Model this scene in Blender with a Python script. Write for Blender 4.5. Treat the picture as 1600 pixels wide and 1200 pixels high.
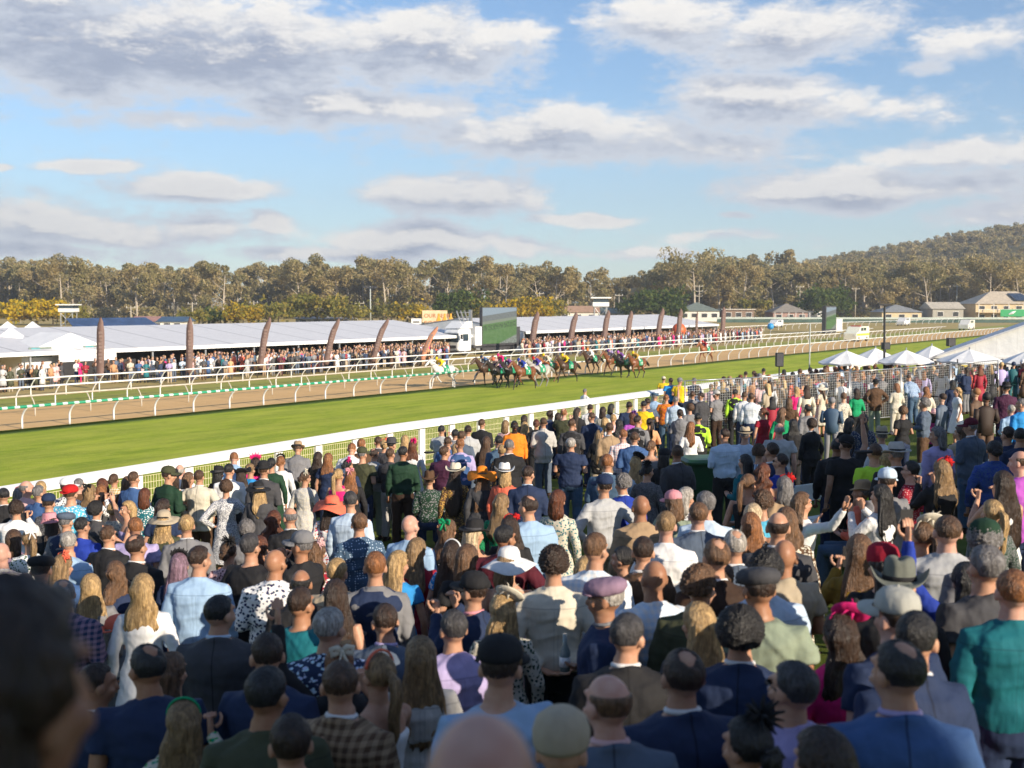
import bpy, bmesh, math, random
import numpy as np
from mathutils import Vector, Matrix, Euler
for _o in list(bpy.data.objects): bpy.data.objects.remove(_o)
SC = bpy.context.scene; COL = SC.collection
rad = math.radians
# ---------------------------------------------------------------- camera, sun, sky
CZ = 6.0; FPX = 1800.0; PITCH = math.atan(130/1800)
cd = bpy.data.cameras.new('camera'); cam = bpy.data.objects.new('camera', cd); COL.objects.link(cam)
cam.location = (0,0,CZ); cam.rotation_euler = (math.pi/2-PITCH,0,0)
cd.sensor_width = 36; cd.lens = 40.5; cd.clip_start = 0.1; cd.clip_end = 6000
cd.dof.use_dof = True; cd.dof.focus_distance = 22; cd.dof.aperture_fstop = 2.6
SC.camera = cam
SUN_H = Vector((0.70,-0.71)).normalized(); SUN_EL = rad(21)
sl = bpy.data.lights.new('sun','SUN'); sl.energy = 4.6; sl.angle = rad(0.53); sl.color = (1.0,0.86,0.68)
sun = bpy.data.objects.new('sun', sl); COL.objects.link(sun)
sdir = Vector((SUN_H.x*math.cos(SUN_EL), SUN_H.y*math.cos(SUN_EL), math.sin(SUN_EL)))
sun.rotation_euler = sdir.to_track_quat('Z','Y').to_euler(); sun.location = (60,-60,60)
SC.view_settings.view_transform = 'Standard'; SC.view_settings.look = 'None'
SC.view_settings.exposure = 0.85; SC.view_settings.gamma = 1
SC.cycles.max_bounces = 5; SC.cycles.diffuse_bounces = 3; SC.cycles.glossy_bounces = 2
SC.cycles.transmission_bounces = 3; SC.cycles.transparent_max_bounces = 8
SC.cycles.use_denoising = True

class NT:
    "small helper for node trees"
    def __init__(s, tree): s.t = tree; s.n = tree.nodes; s.l = tree.links
    def add(s, typ, **kw):
        n = s.n.new(typ); ins = kw.pop('ins', {})
        for k,v in kw.items(): setattr(n,k,v)
        for k,v in ins.items():
            if isinstance(v, bpy.types.NodeSocket): s.l.new(v, n.inputs[k])
            else: n.inputs[k].default_value = v
        return n
    def math(s, op, a, b=0.0, c=0.0, clamp=False):
        return s.add('ShaderNodeMath', operation=op, use_clamp=clamp, ins={0:a,1:b,2:c}).outputs[0]
    def mix(s, f, a, b, blend='MIX'):
        n = s.add('ShaderNodeMix', data_type='RGBA', blend_type=blend)
        for k,v in ((0,f),(6,a),(7,b)):
            if isinstance(v, bpy.types.NodeSocket): s.l.new(v, n.inputs[k])
            else: n.inputs[k].default_value = v
        return n.outputs[2]
    def noise(s, vec, scale, detail=4, rough=0.55, dim='3D'):
        n = s.add('ShaderNodeTexNoise', noise_dimensions=dim, ins={'Scale':scale,'Detail':detail,'Roughness':rough})
        if vec is not None: s.l.new(vec, n.inputs['Vector'])
        return n.outputs['Fac']
    def smooth(s, v, lo, hi, a=0.0, b=1.0):
        n = s.add('ShaderNodeMapRange', interpolation_type='SMOOTHSTEP', ins={0:v,1:lo,2:hi,3:a,4:b})
        return n.outputs[0]

def build_sky():
    w = bpy.data.worlds.new('World'); SC.world = w; w.cycles.sampling_method='MANUAL'; w.cycles.sample_map_resolution=256; w.use_nodes = True
    g = NT(w.node_tree); g.n.clear()
    sky = g.add('ShaderNodeTexSky', sky_type='NISHITA', sun_disc=False)
    sky.sun_elevation = SUN_EL; sky.sun_rotation = math.atan2(SUN_H.x, SUN_H.y)
    sky.air_density = 1.0; sky.dust_density = 0.25; sky.ozone_density = 3.0
    # cloud density as a node group of a direction given as (azimuth, elevation)
    grp = bpy.data.node_groups.new('cloud_density','ShaderNodeTree')
    grp.interface.new_socket('Vector', in_out='INPUT', socket_type='NodeSocketVector')
    grp.interface.new_socket('Density', in_out='OUTPUT', socket_type='NodeSocketFloat')
    c = NT(grp); gi = c.add('NodeGroupInput'); go = c.add('NodeGroupOutput')
    blobs = [(230,95,430,90,1.1),(640,80,230,70,.95),(560,170,300,34,.9),(860,215,290,52,.95),(1190,165,190,56,.9),(1030,45,170,45,.9),
      (1260,70,200,55,.9),(1480,95,170,32,.7),(1420,125,70,18,.6),(140,270,75,10,.95),(15,277,30,6,.8),(320,300,140,19,1.0),(700,308,175,33,1.05),
      (915,342,120,10,.8),(160,362,320,34,.95),(430,350,55,22,.9),(660,375,150,34,1.15),(800,385,70,20,.8),(1360,302,330,34,1.0),(1500,262,170,26,.95),
      (1140,340,30,8,.8),(1130,372,120,12,.6),(60,398,320,18,.8),(560,398,260,14,.75),(980,395,200,12,.5),(1100,235,240,40,.6),(420,60,300,60,.8),(1300,185,220,40,.6),(300,200,260,18,.6),(780,50,110,30,.6),(60,20,260,60,1.0),(1560,340,140,22,.7)]
    wn = c.add('ShaderNodeTexNoise', ins={'Vector':gi.outputs[0],'Scale':9.0,'Detail':3.0})
    wv = c.add('ShaderNodeVectorMath', operation='SUBTRACT', ins={0:wn.outputs['Color'],1:(.5,.5,.5)})
    ws = c.add('ShaderNodeVectorMath', operation='MULTIPLY', ins={0:wv.outputs[0],1:(.06,.022,0)})
    vec = c.add('ShaderNodeVectorMath', operation='ADD', ins={0:gi.outputs[0],1:ws.outputs[0]}).outputs[0]
    tot = None
    for (px,py,rx,ry,k) in blobs:
        az = math.atan((px-800)/FPX); el = math.atan((600-py)/FPX)-PITCH
        s1 = c.add('ShaderNodeVectorMath', operation='SUBTRACT', ins={0:vec,1:(az,el,0)})
        s2 = c.add('ShaderNodeVectorMath', operation='MULTIPLY', ins={0:s1.outputs[0],1:(FPX/(rx*1.35),FPX/(ry*1.5),0)})
        ln = c.add('ShaderNodeVectorMath', operation='LENGTH', ins={0:s2.outputs[0]})
        m = c.smooth(ln.outputs['Value'], 1.0, 0.0, 0.0, k)
        tot = m if tot is None else c.math('MAXIMUM', tot, m)
    st = c.add('ShaderNodeVectorMath', operation='MULTIPLY', ins={0:gi.outputs[0],1:(1.0,2.2,1)}).outputs[0]
    n1 = c.noise(st, 8.0, 10, .69)
    d = c.math('MULTIPLY_ADD', c.math('SUBTRACT', n1, .5), 3.0, c.math('MULTIPLY', tot, 1.25))
    n2 = c.noise(st, 34, 6, .62); d = c.math('MULTIPLY_ADD', c.math('SUBTRACT', n2, .5), 1.0, d)
    # thin random cover elsewhere in the sky, outside the view
    c.l.new(d, go.inputs[0])
    tc = g.add('ShaderNodeTexCoord'); xyz = g.add('ShaderNodeSeparateXYZ', ins={0:tc.outputs['Generated']})
    az = g.math('ARCTAN2', xyz.outputs[0], xyz.outputs[1]); el = g.math('ARCSINE', xyz.outputs[2])
    def dens(da, de):
        v = g.add('ShaderNodeCombineXYZ', ins={0:g.math('ADD',az,da),1:g.math('ADD',el,de)})
        n = g.add('ShaderNodeGroup'); n.node_tree = grp; g.l.new(v.outputs[0], n.inputs[0]); return n.outputs[0]
    d0 = dens(0,0); d1 = dens(.008,.018)
    alpha = g.smooth(d0, .04, .72)
    lit = g.smooth(g.math('SUBTRACT', d0, d1), .05, .75)
    lit2 = g.smooth(d0, 1.2, .3)
    thick = g.smooth(d0, .55, 1.35)
    light = g.math('ADD', g.math('MULTIPLY', lit, .85), g.math('MULTIPLY', lit2, .22), clamp=True)
    K = .60/0.1
    shade = g.mix(thick, (.62*K,.67*K,.76*K,1), (.36*K,.41*K,.53*K,1))
    ccol = g.mix(light, shade, (1.0*K,.96*K,.90*K,1))
    lowf = g.smooth(el, .0, .16)
    sk = g.mix(g.smooth(el,.20,.0,0,.30), g.mix(1.0, sky.outputs[0], (.76,.83,.90,1), 'MULTIPLY'), (.62*K,.78*K,.92*K,1))
    fac = g.math('MULTIPLY', alpha, .96)
    fin = g.mix(fac, sk, ccol)
    bg = g.add('ShaderNodeBackground', ins={'Color':fin,'Strength':.1})
    out = g.add('ShaderNodeOutputWorld'); g.l.new(bg.outputs[0], out.inputs[0])
build_sky()

# ---------------------------------------------------------------- geometry of the place
UX, UY = math.sin(rad(35.5)), math.cos(rad(35.5))      # along the track
NX, NY = -UY, UX                                       # across it, away from the stand
GQ = [-40,-2,0,1,2.7,5.3,7,8.7,12.5,16,21.2,24,28,36,50,66,80,4000]
GZ = [3.1,3.1,3.0,2.9,2.71,2.32,2.2,2.0,1.66,1.45,1.28,.78,.4,.12,0,0,0,0]
def G(x,y): return float(np.interp(NX*x+NY*y, GQ, GZ))
def QT(q,t): return (NX*q+UX*t, NY*q+UY*t)
def ray(px,py):
    a=(px-800)/FPX; b=(600-py)/FPX; c,s=math.cos(PITCH),math.sin(PITCH)
    d=Vector((a, c+b*s, -s+b*c)); return d/d.y
def P(px,py,z=0.0):
    r=ray(px,py); k=(z-CZ)/r.z; return Vector((r.x*k,k,z))
def PY(px,py,y): r=ray(px,py); return Vector((r.x*y,y,CZ+r.z*y))
def ground_hit(px,py,h=0.0):
    "point where the ray comes to height h above the ground"
    r=ray(px,py); lo,hi=1.0,400.0
    for _ in range(50):
        m=(lo+hi)/2
        if CZ+r.z*m-(G(r.x*m,m)+h)>0: lo=m
        else: hi=m
    return Vector((r.x*lo,lo,CZ+r.z*lo))
# ---------------------------------------------------------------- object helpers
def link(o, parent=None):
    COL.objects.link(o)
    if parent is not None: o.parent = parent
    return o
def tag(o, label=None, cat=None, group=None, kind=None):
    if label: o['label']=label
    if cat: o['category']=cat
    if group: o['group']=group
    if kind: o['kind']=kind
    return o
def empty(name, loc=(0,0,0), rz=0.0):
    o=bpy.data.objects.new(name,None); o.location=loc; o.rotation_euler=(0,0,rz); o.empty_display_size=.2; return link(o)
def copy_thing(root):
    c=root.copy(); COL.objects.link(c)
    for ch in root.children:
        d=ch.copy(); COL.objects.link(d); d.parent=c
        for g in ch.children:
            e=g.copy(); COL.objects.link(e); e.parent=d
    return c
class MB:
    "collects verts and faces (with material slots)"
    def __init__(s): s.v=[]; s.f=[]; s.m=[]; s.k=0
    def add(s, V, F, mi=0):
        o=s.k; s.v.extend([tuple(map(float,p)) for p in V]); s.f.extend([tuple(i+o for i in f) for f in F]); s.m.extend([mi]*len(F)); s.k+=len(V); return s
    def box(s, c, size, rz=0.0, mi=0, M=None):
        x,y,z=[a/2 for a in size]; V=[(i*x,j*y,k*z) for i in(-1,1) for j in(-1,1) for k in(-1,1)]
        R=(Matrix.Translation(c)@Matrix.Rotation(rz,4,'Z')) if M is None else M@Matrix.Translation(c)
        V=[R@Vector(p) for p in V]
        return s.add(V,[(0,1,3,2),(4,6,7,5),(0,4,5,1),(2,3,7,6),(0,2,6,4),(1,5,7,3)],mi)
    def tube(s, pts, r, n=8, mi=0, cap=True):
        V,F=tube(pts,r,n,cap); return s.add(V,F,mi)
    def mesh(s, name, smooth=False):
        me=bpy.data.meshes.new(name); me.from_pydata(s.v,[],s.f)
        me.polygons.foreach_set('material_index', s.m)
        if smooth: me.polygons.foreach_set('use_smooth',[True]*len(s.f))
        me.update(); return me
    def build(s, name, mats, parent=None, smooth=False, loc=None):
        me=s.mesh(name,smooth)
        for m in (mats if isinstance(mats,(list,tuple)) else [mats]): me.materials.append(m)
        o=bpy.data.objects.new(name,me)
        if loc is not None: o.location=loc
        return link(o,parent)
def tube(pts, r, n=8, cap=True):
    P_=[np.array(p,float) for p in pts]; m=len(P_)
    R=[r]*m if (np.isscalar(r) or isinstance(r,tuple)) else list(r)
    T=[]
    for i in range(m):
        a=P_[max(i-1,0)]; b=P_[min(i+1,m-1)]; t=b-a; T.append(t/(np.linalg.norm(t)+1e-9))
    ref=np.array([0,0,1.]) if abs(T[0][2])<.9 else np.array([1.,0,0])
    u=np.cross(T[0],ref); u/=np.linalg.norm(u)
    V=[];F=[]
    for i in range(m):
        u=u-T[i]*np.dot(u,T[i]); u/=np.linalg.norm(u); w=np.cross(T[i],u)
        rr=R[i] if not np.isscalar(R[i]) else (R[i],R[i])
        for k in range(n):
            a=2*math.pi*k/n; V.append(P_[i]+u*math.cos(a)*rr[0]+w*math.sin(a)*rr[1])
    for i in range(m-1):
        for k in range(n):
            k2=(k+1)%n; F.append((i*n+k,i*n+k2,(i+1)*n+k2,(i+1)*n+k))
    if cap:
        F.append(tuple(range(n-1,-1,-1))); F.append(tuple(range((m-1)*n,m*n)))
    return V,F
def loft(rings, n=24, p=2.0):
    "rings: (cx,cy,cz,rx,ry) closed at both ends"
    V=[];F=[]
    for (cx,cy,cz,rx,ry) in rings:
        for k in range(n):
            a=2*math.pi*k/n; c,s=math.cos(a),math.sin(a)
            V.append((cx+rx*math.copysign(abs(c)**(2/p),c), cy+ry*math.copysign(abs(s)**(2/p),s), cz))
    m=len(rings)
    for i in range(m-1):
        for k in range(n):
            k2=(k+1)%n; F.append((i*n+k,i*n+k2,(i+1)*n+k2,(i+1)*n+k))
    F.append(tuple(range(n-1,-1,-1))); F.append(tuple(range((m-1)*n,m*n)))
    return V,F
def ellipsoid(c, r, n=20, m=12):
    V=[];F=[]
    for i in range(1,m):
        t=math.pi*i/m
        for k in range(n):
            a=2*math.pi*k/n; V.append((c[0]+r[0]*math.sin(t)*math.cos(a), c[1]+r[1]*math.sin(t)*math.sin(a), c[2]-r[2]*math.cos(t)))
    for i in range(m-2):
        for k in range(n):
            k2=(k+1)%n; F.append((i*n+k,i*n+k2,(i+1)*n+k2,(i+1)*n+k))
    b=len(V); V.append((c[0],c[1],c[2]-r[2])); V.append((c[0],c[1],c[2]+r[2]))
    for k in range(n):
        k2=(k+1)%n; F.append((b,k2,k)); F.append((b+1,(m-2)*n+k,(m-2)*n+k2))
    return V,F
def lathe(prof, n=32, deform=None):
    "prof: (r,z) pairs from bottom/outside to top"
    V=[];F=[];m=len(prof)
    for (r,z) in prof:
        for k in range(n):
            a=2*math.pi*k/n; p=[r*math.cos(a), r*math.sin(a), z]
            V.append(deform(p,r,a) if deform else p)
    for i in range(m-1):
        for k in range(n):
            k2=(k+1)%n; F.append((i*n+k,i*n+k2,(i+1)*n+k2,(i+1)*n+k))
    F.append(tuple(range(n-1,-1,-1))); F.append(tuple(range((m-1)*n,m*n)))
    return V,F
def xf(VF, M):
    return [M@Vector(p) for p in VF[0]], VF[1]
def union(parts, voxel, smooth=3, disp=None, name='m'):
    "one continuous surface from overlapping closed shapes"
    mb=MB()
    for p in parts: mb.add(*p)
    me=mb.mesh('tmp'); o=bpy.data.objects.new('tmp',me); COL.objects.link(o)
    r=o.modifiers.new('r','REMESH'); r.mode='VOXEL'; r.voxel_size=voxel; r.use_smooth_shade=True
    if smooth:
        s=o.modifiers.new('s','SMOOTH'); s.factor=.5; s.iterations=smooth
    dg=bpy.context.evaluated_depsgraph_get(); dg.update()
    out=bpy.data.meshes.new_from_object(o.evaluated_get(dg)); out.name=name
    bpy.data.objects.remove(o); bpy.data.meshes.remove(me)
    if disp: disp(out)
    out.polygons.foreach_set('use_smooth', np.ones(len(out.polygons),bool))
    return out
def co_of(me):
    a=np.empty(len(me.vertices)*3,np.float32); me.vertices.foreach_get('co',a); return a.reshape(-1,3)
def no_of(me):
    a=np.empty(len(me.vertices)*3,np.float32); me.vertices.foreach_get('normal',a); return a.reshape(-1,3)
def wrinkle(amp, seed=0, scale=1.0):
    rs=np.random.RandomState(seed)
    def f(me):
        c=co_of(me); n=no_of(me); p=c*scale
        w=p+.03*np.sin(p[:,[1,2,0]]*rs.uniform(9,14,3)+rs.uniform(0,6,3))
        d=np.zeros(len(c))
        for k in range(7):
            v=rs.normal(size=3); v/=np.linalg.norm(v); v[2]*=1.3
            fr=rs.uniform(18,55); s=np.sin(w@v*fr+rs.uniform(0,6)+1.5*np.sin(w@rs.normal(size=3)*8))
            d+=np.maximum(s,-.2)**2*(26/fr)*.6
        d=(d-d.mean())*amp
        c=c+n*d[:,None]; me.vertices.foreach_set('co',c.astype(np.float32).ravel()); me.update()
    return f
# ---------------------------------------------------------------- materials
MATS={}
def pm(name, col, rough=.7, var=.12, vscale=3.0, bump=.0, bscale=40, metal=0.0, coat=0.0, sheen=0.0, spec=.5, emit=None):
    "principled material with gentle procedural variation of the base colour"
    if name in MATS: return MATS[name]
    m=bpy.data.materials.new(name); m.use_nodes=True; g=NT(m.node_tree); b=g.n['Principled BSDF']
    tc=g.add('ShaderNodeTexCoord').outputs['Object']
    n=g.noise(tc, vscale, 5, .6)
    lo=[c*(1-var) for c in col[:3]]+[1]; hi=[min(1,c*(1+var)) for c in col[:3]]+[1]
    g.l.new(g.mix(g.smooth(n,.3,.7),lo,hi), b.inputs['Base Color'])
    b.inputs['Roughness'].default_value=rough; b.inputs['Metallic'].default_value=metal
    b.inputs['Coat Weight'].default_value=coat; b.inputs['Specular IOR Level'].default_value=spec
    if bump:
        bn=g.noise(tc,bscale,3,.6); bp=g.add('ShaderNodeBump', ins={'Strength':bump,'Distance':.02,'Height':bn}); g.l.new(bp.outputs[0], b.inputs['Normal'])
    MATS[name]=m; return m
def srgb(r,g,b):
    f=lambda c:(c/255/12.92 if c/255<=.04045 else ((c/255+.055)/1.055)**2.4); return (f(r),f(g),f(b),1)
def ground_mat(name, cols, s1, s2, stripes=None, bump=.4, rough=.95):
    m=bpy.data.materials.new(name); m.use_nodes=True; g=NT(m.node_tree); b=g.n['Principled BSDF']
    ge=g.add('ShaderNodeNewGeometry'); pos=ge.outputs['Position']
    rt=g.add('ShaderNodeVectorRotate', rotation_type='Z_AXIS', ins={'Vector':pos,'Angle':rad(35.5)}).outputs[0]
    stv=g.add('ShaderNodeVectorMath', operation='MULTIPLY', ins={0:rt,1:(1,.25,1)}).outputs[0]
    n1=g.noise(stv,s1,6,.62); n2=g.noise(pos,s2,4,.7); n3=g.noise(pos,.035,3,.5)
    c=g.mix(g.smooth(n1,.32,.68),cols[0],cols[1]); c=g.mix(g.smooth(n2,.45,.8,0,.55),c,cols[2])
    c=g.mix(g.smooth(n3,.4,.65,0,.35),c,cols[3] if len(cols)>3 else cols[0])
    if stripes:
        sx=g.add('ShaderNodeSeparateXYZ', ins={0:rt}); wv=g.math('SINE', g.math('MULTIPLY', sx.outputs[0], 2*math.pi/stripes))
        c=g.mix(g.smooth(wv,-.5,.5,0,.14),c,cols[2])
    g.l.new(c,b.inputs['Base Color']); b.inputs['Roughness'].default_value=rough; b.inputs['Specular IOR Level'].default_value=.15
    bn=g.noise(pos,s2*2.5,5,.75); bp=g.add('ShaderNodeBump', ins={'Strength':bump,'Distance':.06,'Height':bn}); g.l.new(bp.outputs[0], b.inputs['Normal'])
    return m
TURF=ground_mat('turf',[(.24,.33,.022,1),(.42,.48,.045,1),(.54,.50,.10,1),(.30,.37,.025,1)],.9,3.0,stripes=5.2,bump=1.0)
LAWN=ground_mat('lawn',[(.09,.13,.015,1),(.15,.18,.03,1),(.20,.19,.05,1)],1.0,6,bump=.9)
DIRT=ground_mat('dirt',[(.62,.40,.18,1),(.70,.46,.215,1),(.50,.32,.14,1)],.4,1.2,bump=.3)
DRY=ground_mat('dry_grass',[(.36,.28,.10,1),(.44,.34,.14,1),(.22,.22,.06,1),(.48,.35,.18,1)],.3,1.5,bump=.5)
STRIP=ground_mat('strip_grass',[(.26,.29,.05,1),(.36,.34,.10,1),(.42,.33,.12,1)],.5,1.5,bump=.5)
WHITE=pm('white_paint',(.80,.80,.78),.45,.05,2)
GALV=pm('galvanised_steel',(.45,.46,.46),.4,.12,6,metal=.7)
BLACKM=pm('black_plastic',(.02,.02,.022),.5,.2,5)
CONC=pm('concrete',(.36,.34,.31),.9,.15,1.5,bump=.3)
def sheet(name, qs, t0, t1, zoff, m, nt=2):
    mb=MB(); ts=np.linspace(t0,t1,nt+1); V=[];F=[]
    for q in qs:
        for t in ts:
            x,y=QT(q,t); V.append((x,y,G(x,y)+zoff))
    k=nt+1
    for i in range(len(qs)-1):
        for j in range(nt): F.append((i*k+j,i*k+j+1,(i+1)*k+j+1,(i+1)*k+j))
    mb.add(V,F); o=mb.build(name,m,smooth=True); tag(o,kind='structure'); return o
sheet('ground', [-2500]+sorted(set([g for g in GQ if -41<g<100]+list(np.arange(-2,30,1.)))) +[4000], -3000,4000,0,DRY,4)
sheet('lawn', sorted(set([-38.]+[g for g in GQ if -38<g<20.9]+list(np.arange(-2,21,1.))+[20.9])), -60,95,.004,LAWN,2)
sheet('turf', [20.9]+list(np.arange(22,51,2))+[49.8], -120,420,.008,TURF,4)
sheet('dirt_track', [49.8,55,60.2], -120,420,.006,DIRT,4)
sheet('grass_verge', [60.2,63,66.2], -120,420,.01,STRIP,4)
# ---------------------------------------------------------------- rails
def qt_of(p): return NX*p.x+NY*p.y, UX*p.x+UY*p.y
def along(pts, step):
    out=[Vector(pts[0])]; acc=0.0
    for a,b in zip(pts[:-1],pts[1:]):
        L=(b-a).length; d=(b-a)/L; s=step-acc
        while s<=L: out.append(a+d*s); s+=step
        acc=L-(s-step)
    return out
def running_rail(pts, h, step, over, label, rail_r=.055, mat=WHITE, post_r=.035, pad=None, name='running_rail', maxn=100):
    "pts: base points of the posts; over: sideways reach of the goose-neck posts (negative = towards the camera)"
    root=empty(name, pts[0]); tag(root,label,'running rail','rails of the race track')
    inv=Matrix.Translation(-Vector(pts[0]))
    dx=Vector((NX*over,NY*over,0))
    top=[inv@(Vector(p)+dx+Vector((0,0,h))) for p in pts]
    mb=MB(); 
    if pad:
        mb.tube(top[pad:],(rail_r,rail_r*.8),8); mb.build('rail',mat,root,True)
        m2=MB(); m2.tube(top[:pad+1],(rail_r*1.35,rail_r*1.2),8); o=m2.build('padded_rail',PADM,root,True); tag(o,'green padded rail with white dots')
    else:
        mb.tube(top,(rail_r,rail_r*.8),8); mb.build('rail',mat,root,True)
    pm_=MB(); n=7; c=[]
    for i in range(n+1):
        k=i/n; z=h*k; s=0 if k<.45 else ((k-.45)/.55)**1.6
        c.append((NX*over*s,NY*over*s,z))
    pm_.tube(c,post_r,6); me=pm_.mesh('post',True); me.materials.append(mat)
    for p in along(pts,step)[:maxn]:
        o=bpy.data.objects.new('post',me); o.location=inv@p; link(o,root)
    return root
PADM=pm('green_padding',(.02,.30,.17),.5,.05)
def _pad():
    g=NT(PADM.node_tree); b=g.n['Principled BSDF']; ge=g.add('ShaderNodeNewGeometry')
    rt=g.add('ShaderNodeVectorRotate', rotation_type='Z_AXIS', ins={'Vector':ge.outputs['Position'],'Angle':rad(35.5)}).outputs[0]
    sp=g.add('ShaderNodeSeparateXYZ', ins={0:rt}); w=g.math('SINE', g.math('MULTIPLY', sp.outputs[1], 2*math.pi/.62))
    g.l.new(g.mix(g.smooth(w,.1,.4),(.012,.30,.16,1),(.62,.75,.68,1)), b.inputs['Base Color'])
_pad()
def line_q(q, t0, t1, n=12):
    return [Vector((*QT(q,t),G(*QT(q,t)))) for t in np.linspace(t0,t1,n)]
tpad=qt_of(P(742,600,0))[1]
t_a0=qt_of(P(-60,676,0))[1]
ptsA=line_q(50,t_a0,tpad,3)+line_q(50,tpad,225,9)[1:]
running_rail(ptsA,1.08,2.5,-.5,'white goose-neck rail at the turf edge with green padding at its near end',.06,pad=2,post_r=.05)
GREYR=pm('weathered_rail',(.50,.46,.38),.7,.12,2)
running_rail(line_q(55,t_a0+3,tpad+12,6),1.05,3.3,.35,'weathered beige rail standing on the dirt track behind the green padded rail',.06,GREYR,.035)
running_rail(line_q(60.3,t_a0+6,225,12),1.15,2.45,-.5,'white rail along the far edge of the dirt track',.065,post_r=.04)
running_rail(line_q(66,t_a0+8,200,12),1.2,2.45,-.55,'white rail directly in front of the infield crowd',.065,post_r=.04)
running_rail([P(*p,0) for p in [(1130,521),(1250,514),(1400,508),(1620,500)]],1.15,4.0,-.5,'distant white rail on the far side of the infield track, beyond the vehicles',.07,post_r=.05)
def crowd_rail():
    pts=[QT(21.2,t) for t in np.arange(-12,63,1.38)]
    root=empty('crowd_rail',(*pts[0],G(*pts[0]))); tag(root,'wide white rail on flat posts with cream wire mesh in front of the near crowd','fence')
    o0=root.location
    L=len(pts)*1.38
    m=MB()
    M=Matrix.Translation((0,0,0))
    ang=math.atan2(UY,UX)
    def lp(s,off,z): return Vector((UX*s+NX*off,UY*s+NY*off,z))
    prof=[(-.16,1.10),(-.17,1.20),(-.13,1.235),(.10,1.29),(.14,1.26),(.14,1.17),(.0,1.10)]
    zr=[G(*p)-o0.z-.22*min(1.4,max(0,(24-(-12+1.38*i))/11.5)) for i,p in enumerate(pts)]
    V=[];F=[];n=len(prof)
    for i,z in enumerate(zr):
        for (a,b) in prof: V.append(lp(i*1.38,a,b+z))
    for i in range(len(zr)-1):
        for k in range(n):
            k2=(k+1)%n; F.append((i*n+k,(i+1)*n+k,(i+1)*n+k2,i*n+k2))
    F.append(tuple(range(n))); m.add(V,F); m.build('rail',WHITE,root)
    p=MB(); p.box((0,0,.56),(.23,.07,1.12),ang); pme=p.mesh('post'); pme.materials.append(WHITE)
    CREAM=pm('cream_wire',(.72,.66,.42),.6,.08)
    w=MB()
    for k in range(1,19): w.box(lp(k*.0725,0,.58),(.009,.009,.92),ang)
    for z in (.13,.28,.43,.58,.73,.88,1.03): w.box(lp(.69,0.008,z),(1.2,.009,.009),ang)
    wme=w.mesh('mesh_panel'); wme.materials.append(CREAM)
    for i in range(len(pts)):
        o=bpy.data.objects.new('post',pme); o.location=lp(i*1.38,0,zr[i]); link(o,root)
        if i<len(pts)-1:
            o=bpy.data.objects.new('mesh_panel',wme); o.location=lp(i*1.38,0.02,zr[i]); link(o,root)
crowd_rail()
# ---------------------------------------------------------------- tents and structures of the infield
def fabric_mat(name, seam=5.0, col=(.84,.84,.83), transl=.15, dark=.58):
    m=bpy.data.materials.new(name); m.use_nodes=True; g=NT(m.node_tree); b=g.n['Principled BSDF']
    tc=g.add('ShaderNodeTexCoord').outputs['Object']; sp=g.add('ShaderNodeSeparateXYZ', ins={0:tc})
    fr=g.math('FRACT', g.math('DIVIDE', sp.outputs[0], seam)); k=g.math('ABSOLUTE', g.math('SUBTRACT', fr,.5))
    line=g.smooth(k,.470,.488)
    n=g.noise(tc,1.3,5,.6)
    c=g.mix(g.smooth(n,.3,.7),(*[x*.93 for x in col],1),(*col,1)); c=g.mix(line,c,(*[x*dark for x in col],1))
    g.l.new(c,b.inputs['Base Color']); b.inputs['Roughness'].default_value=.55
    bn=g.noise(tc,1.6,3,.5); bp=g.add('ShaderNodeBump', ins={'Strength':.35,'Distance':.12,'Height':bn}); g.l.new(bp.outputs[0], b.inputs['Normal'])
    return m
TENT=fabric_mat('tent_fabric',5.0,(.66,.66,.67)); TENT2=fabric_mat('tent_fabric_pleated',.9,dark=.88)
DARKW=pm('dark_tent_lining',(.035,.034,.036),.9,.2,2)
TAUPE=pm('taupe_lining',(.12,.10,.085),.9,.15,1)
ALU=pm('aluminium',(.55,.56,.57),.4,.08,4,metal=.6)
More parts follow.
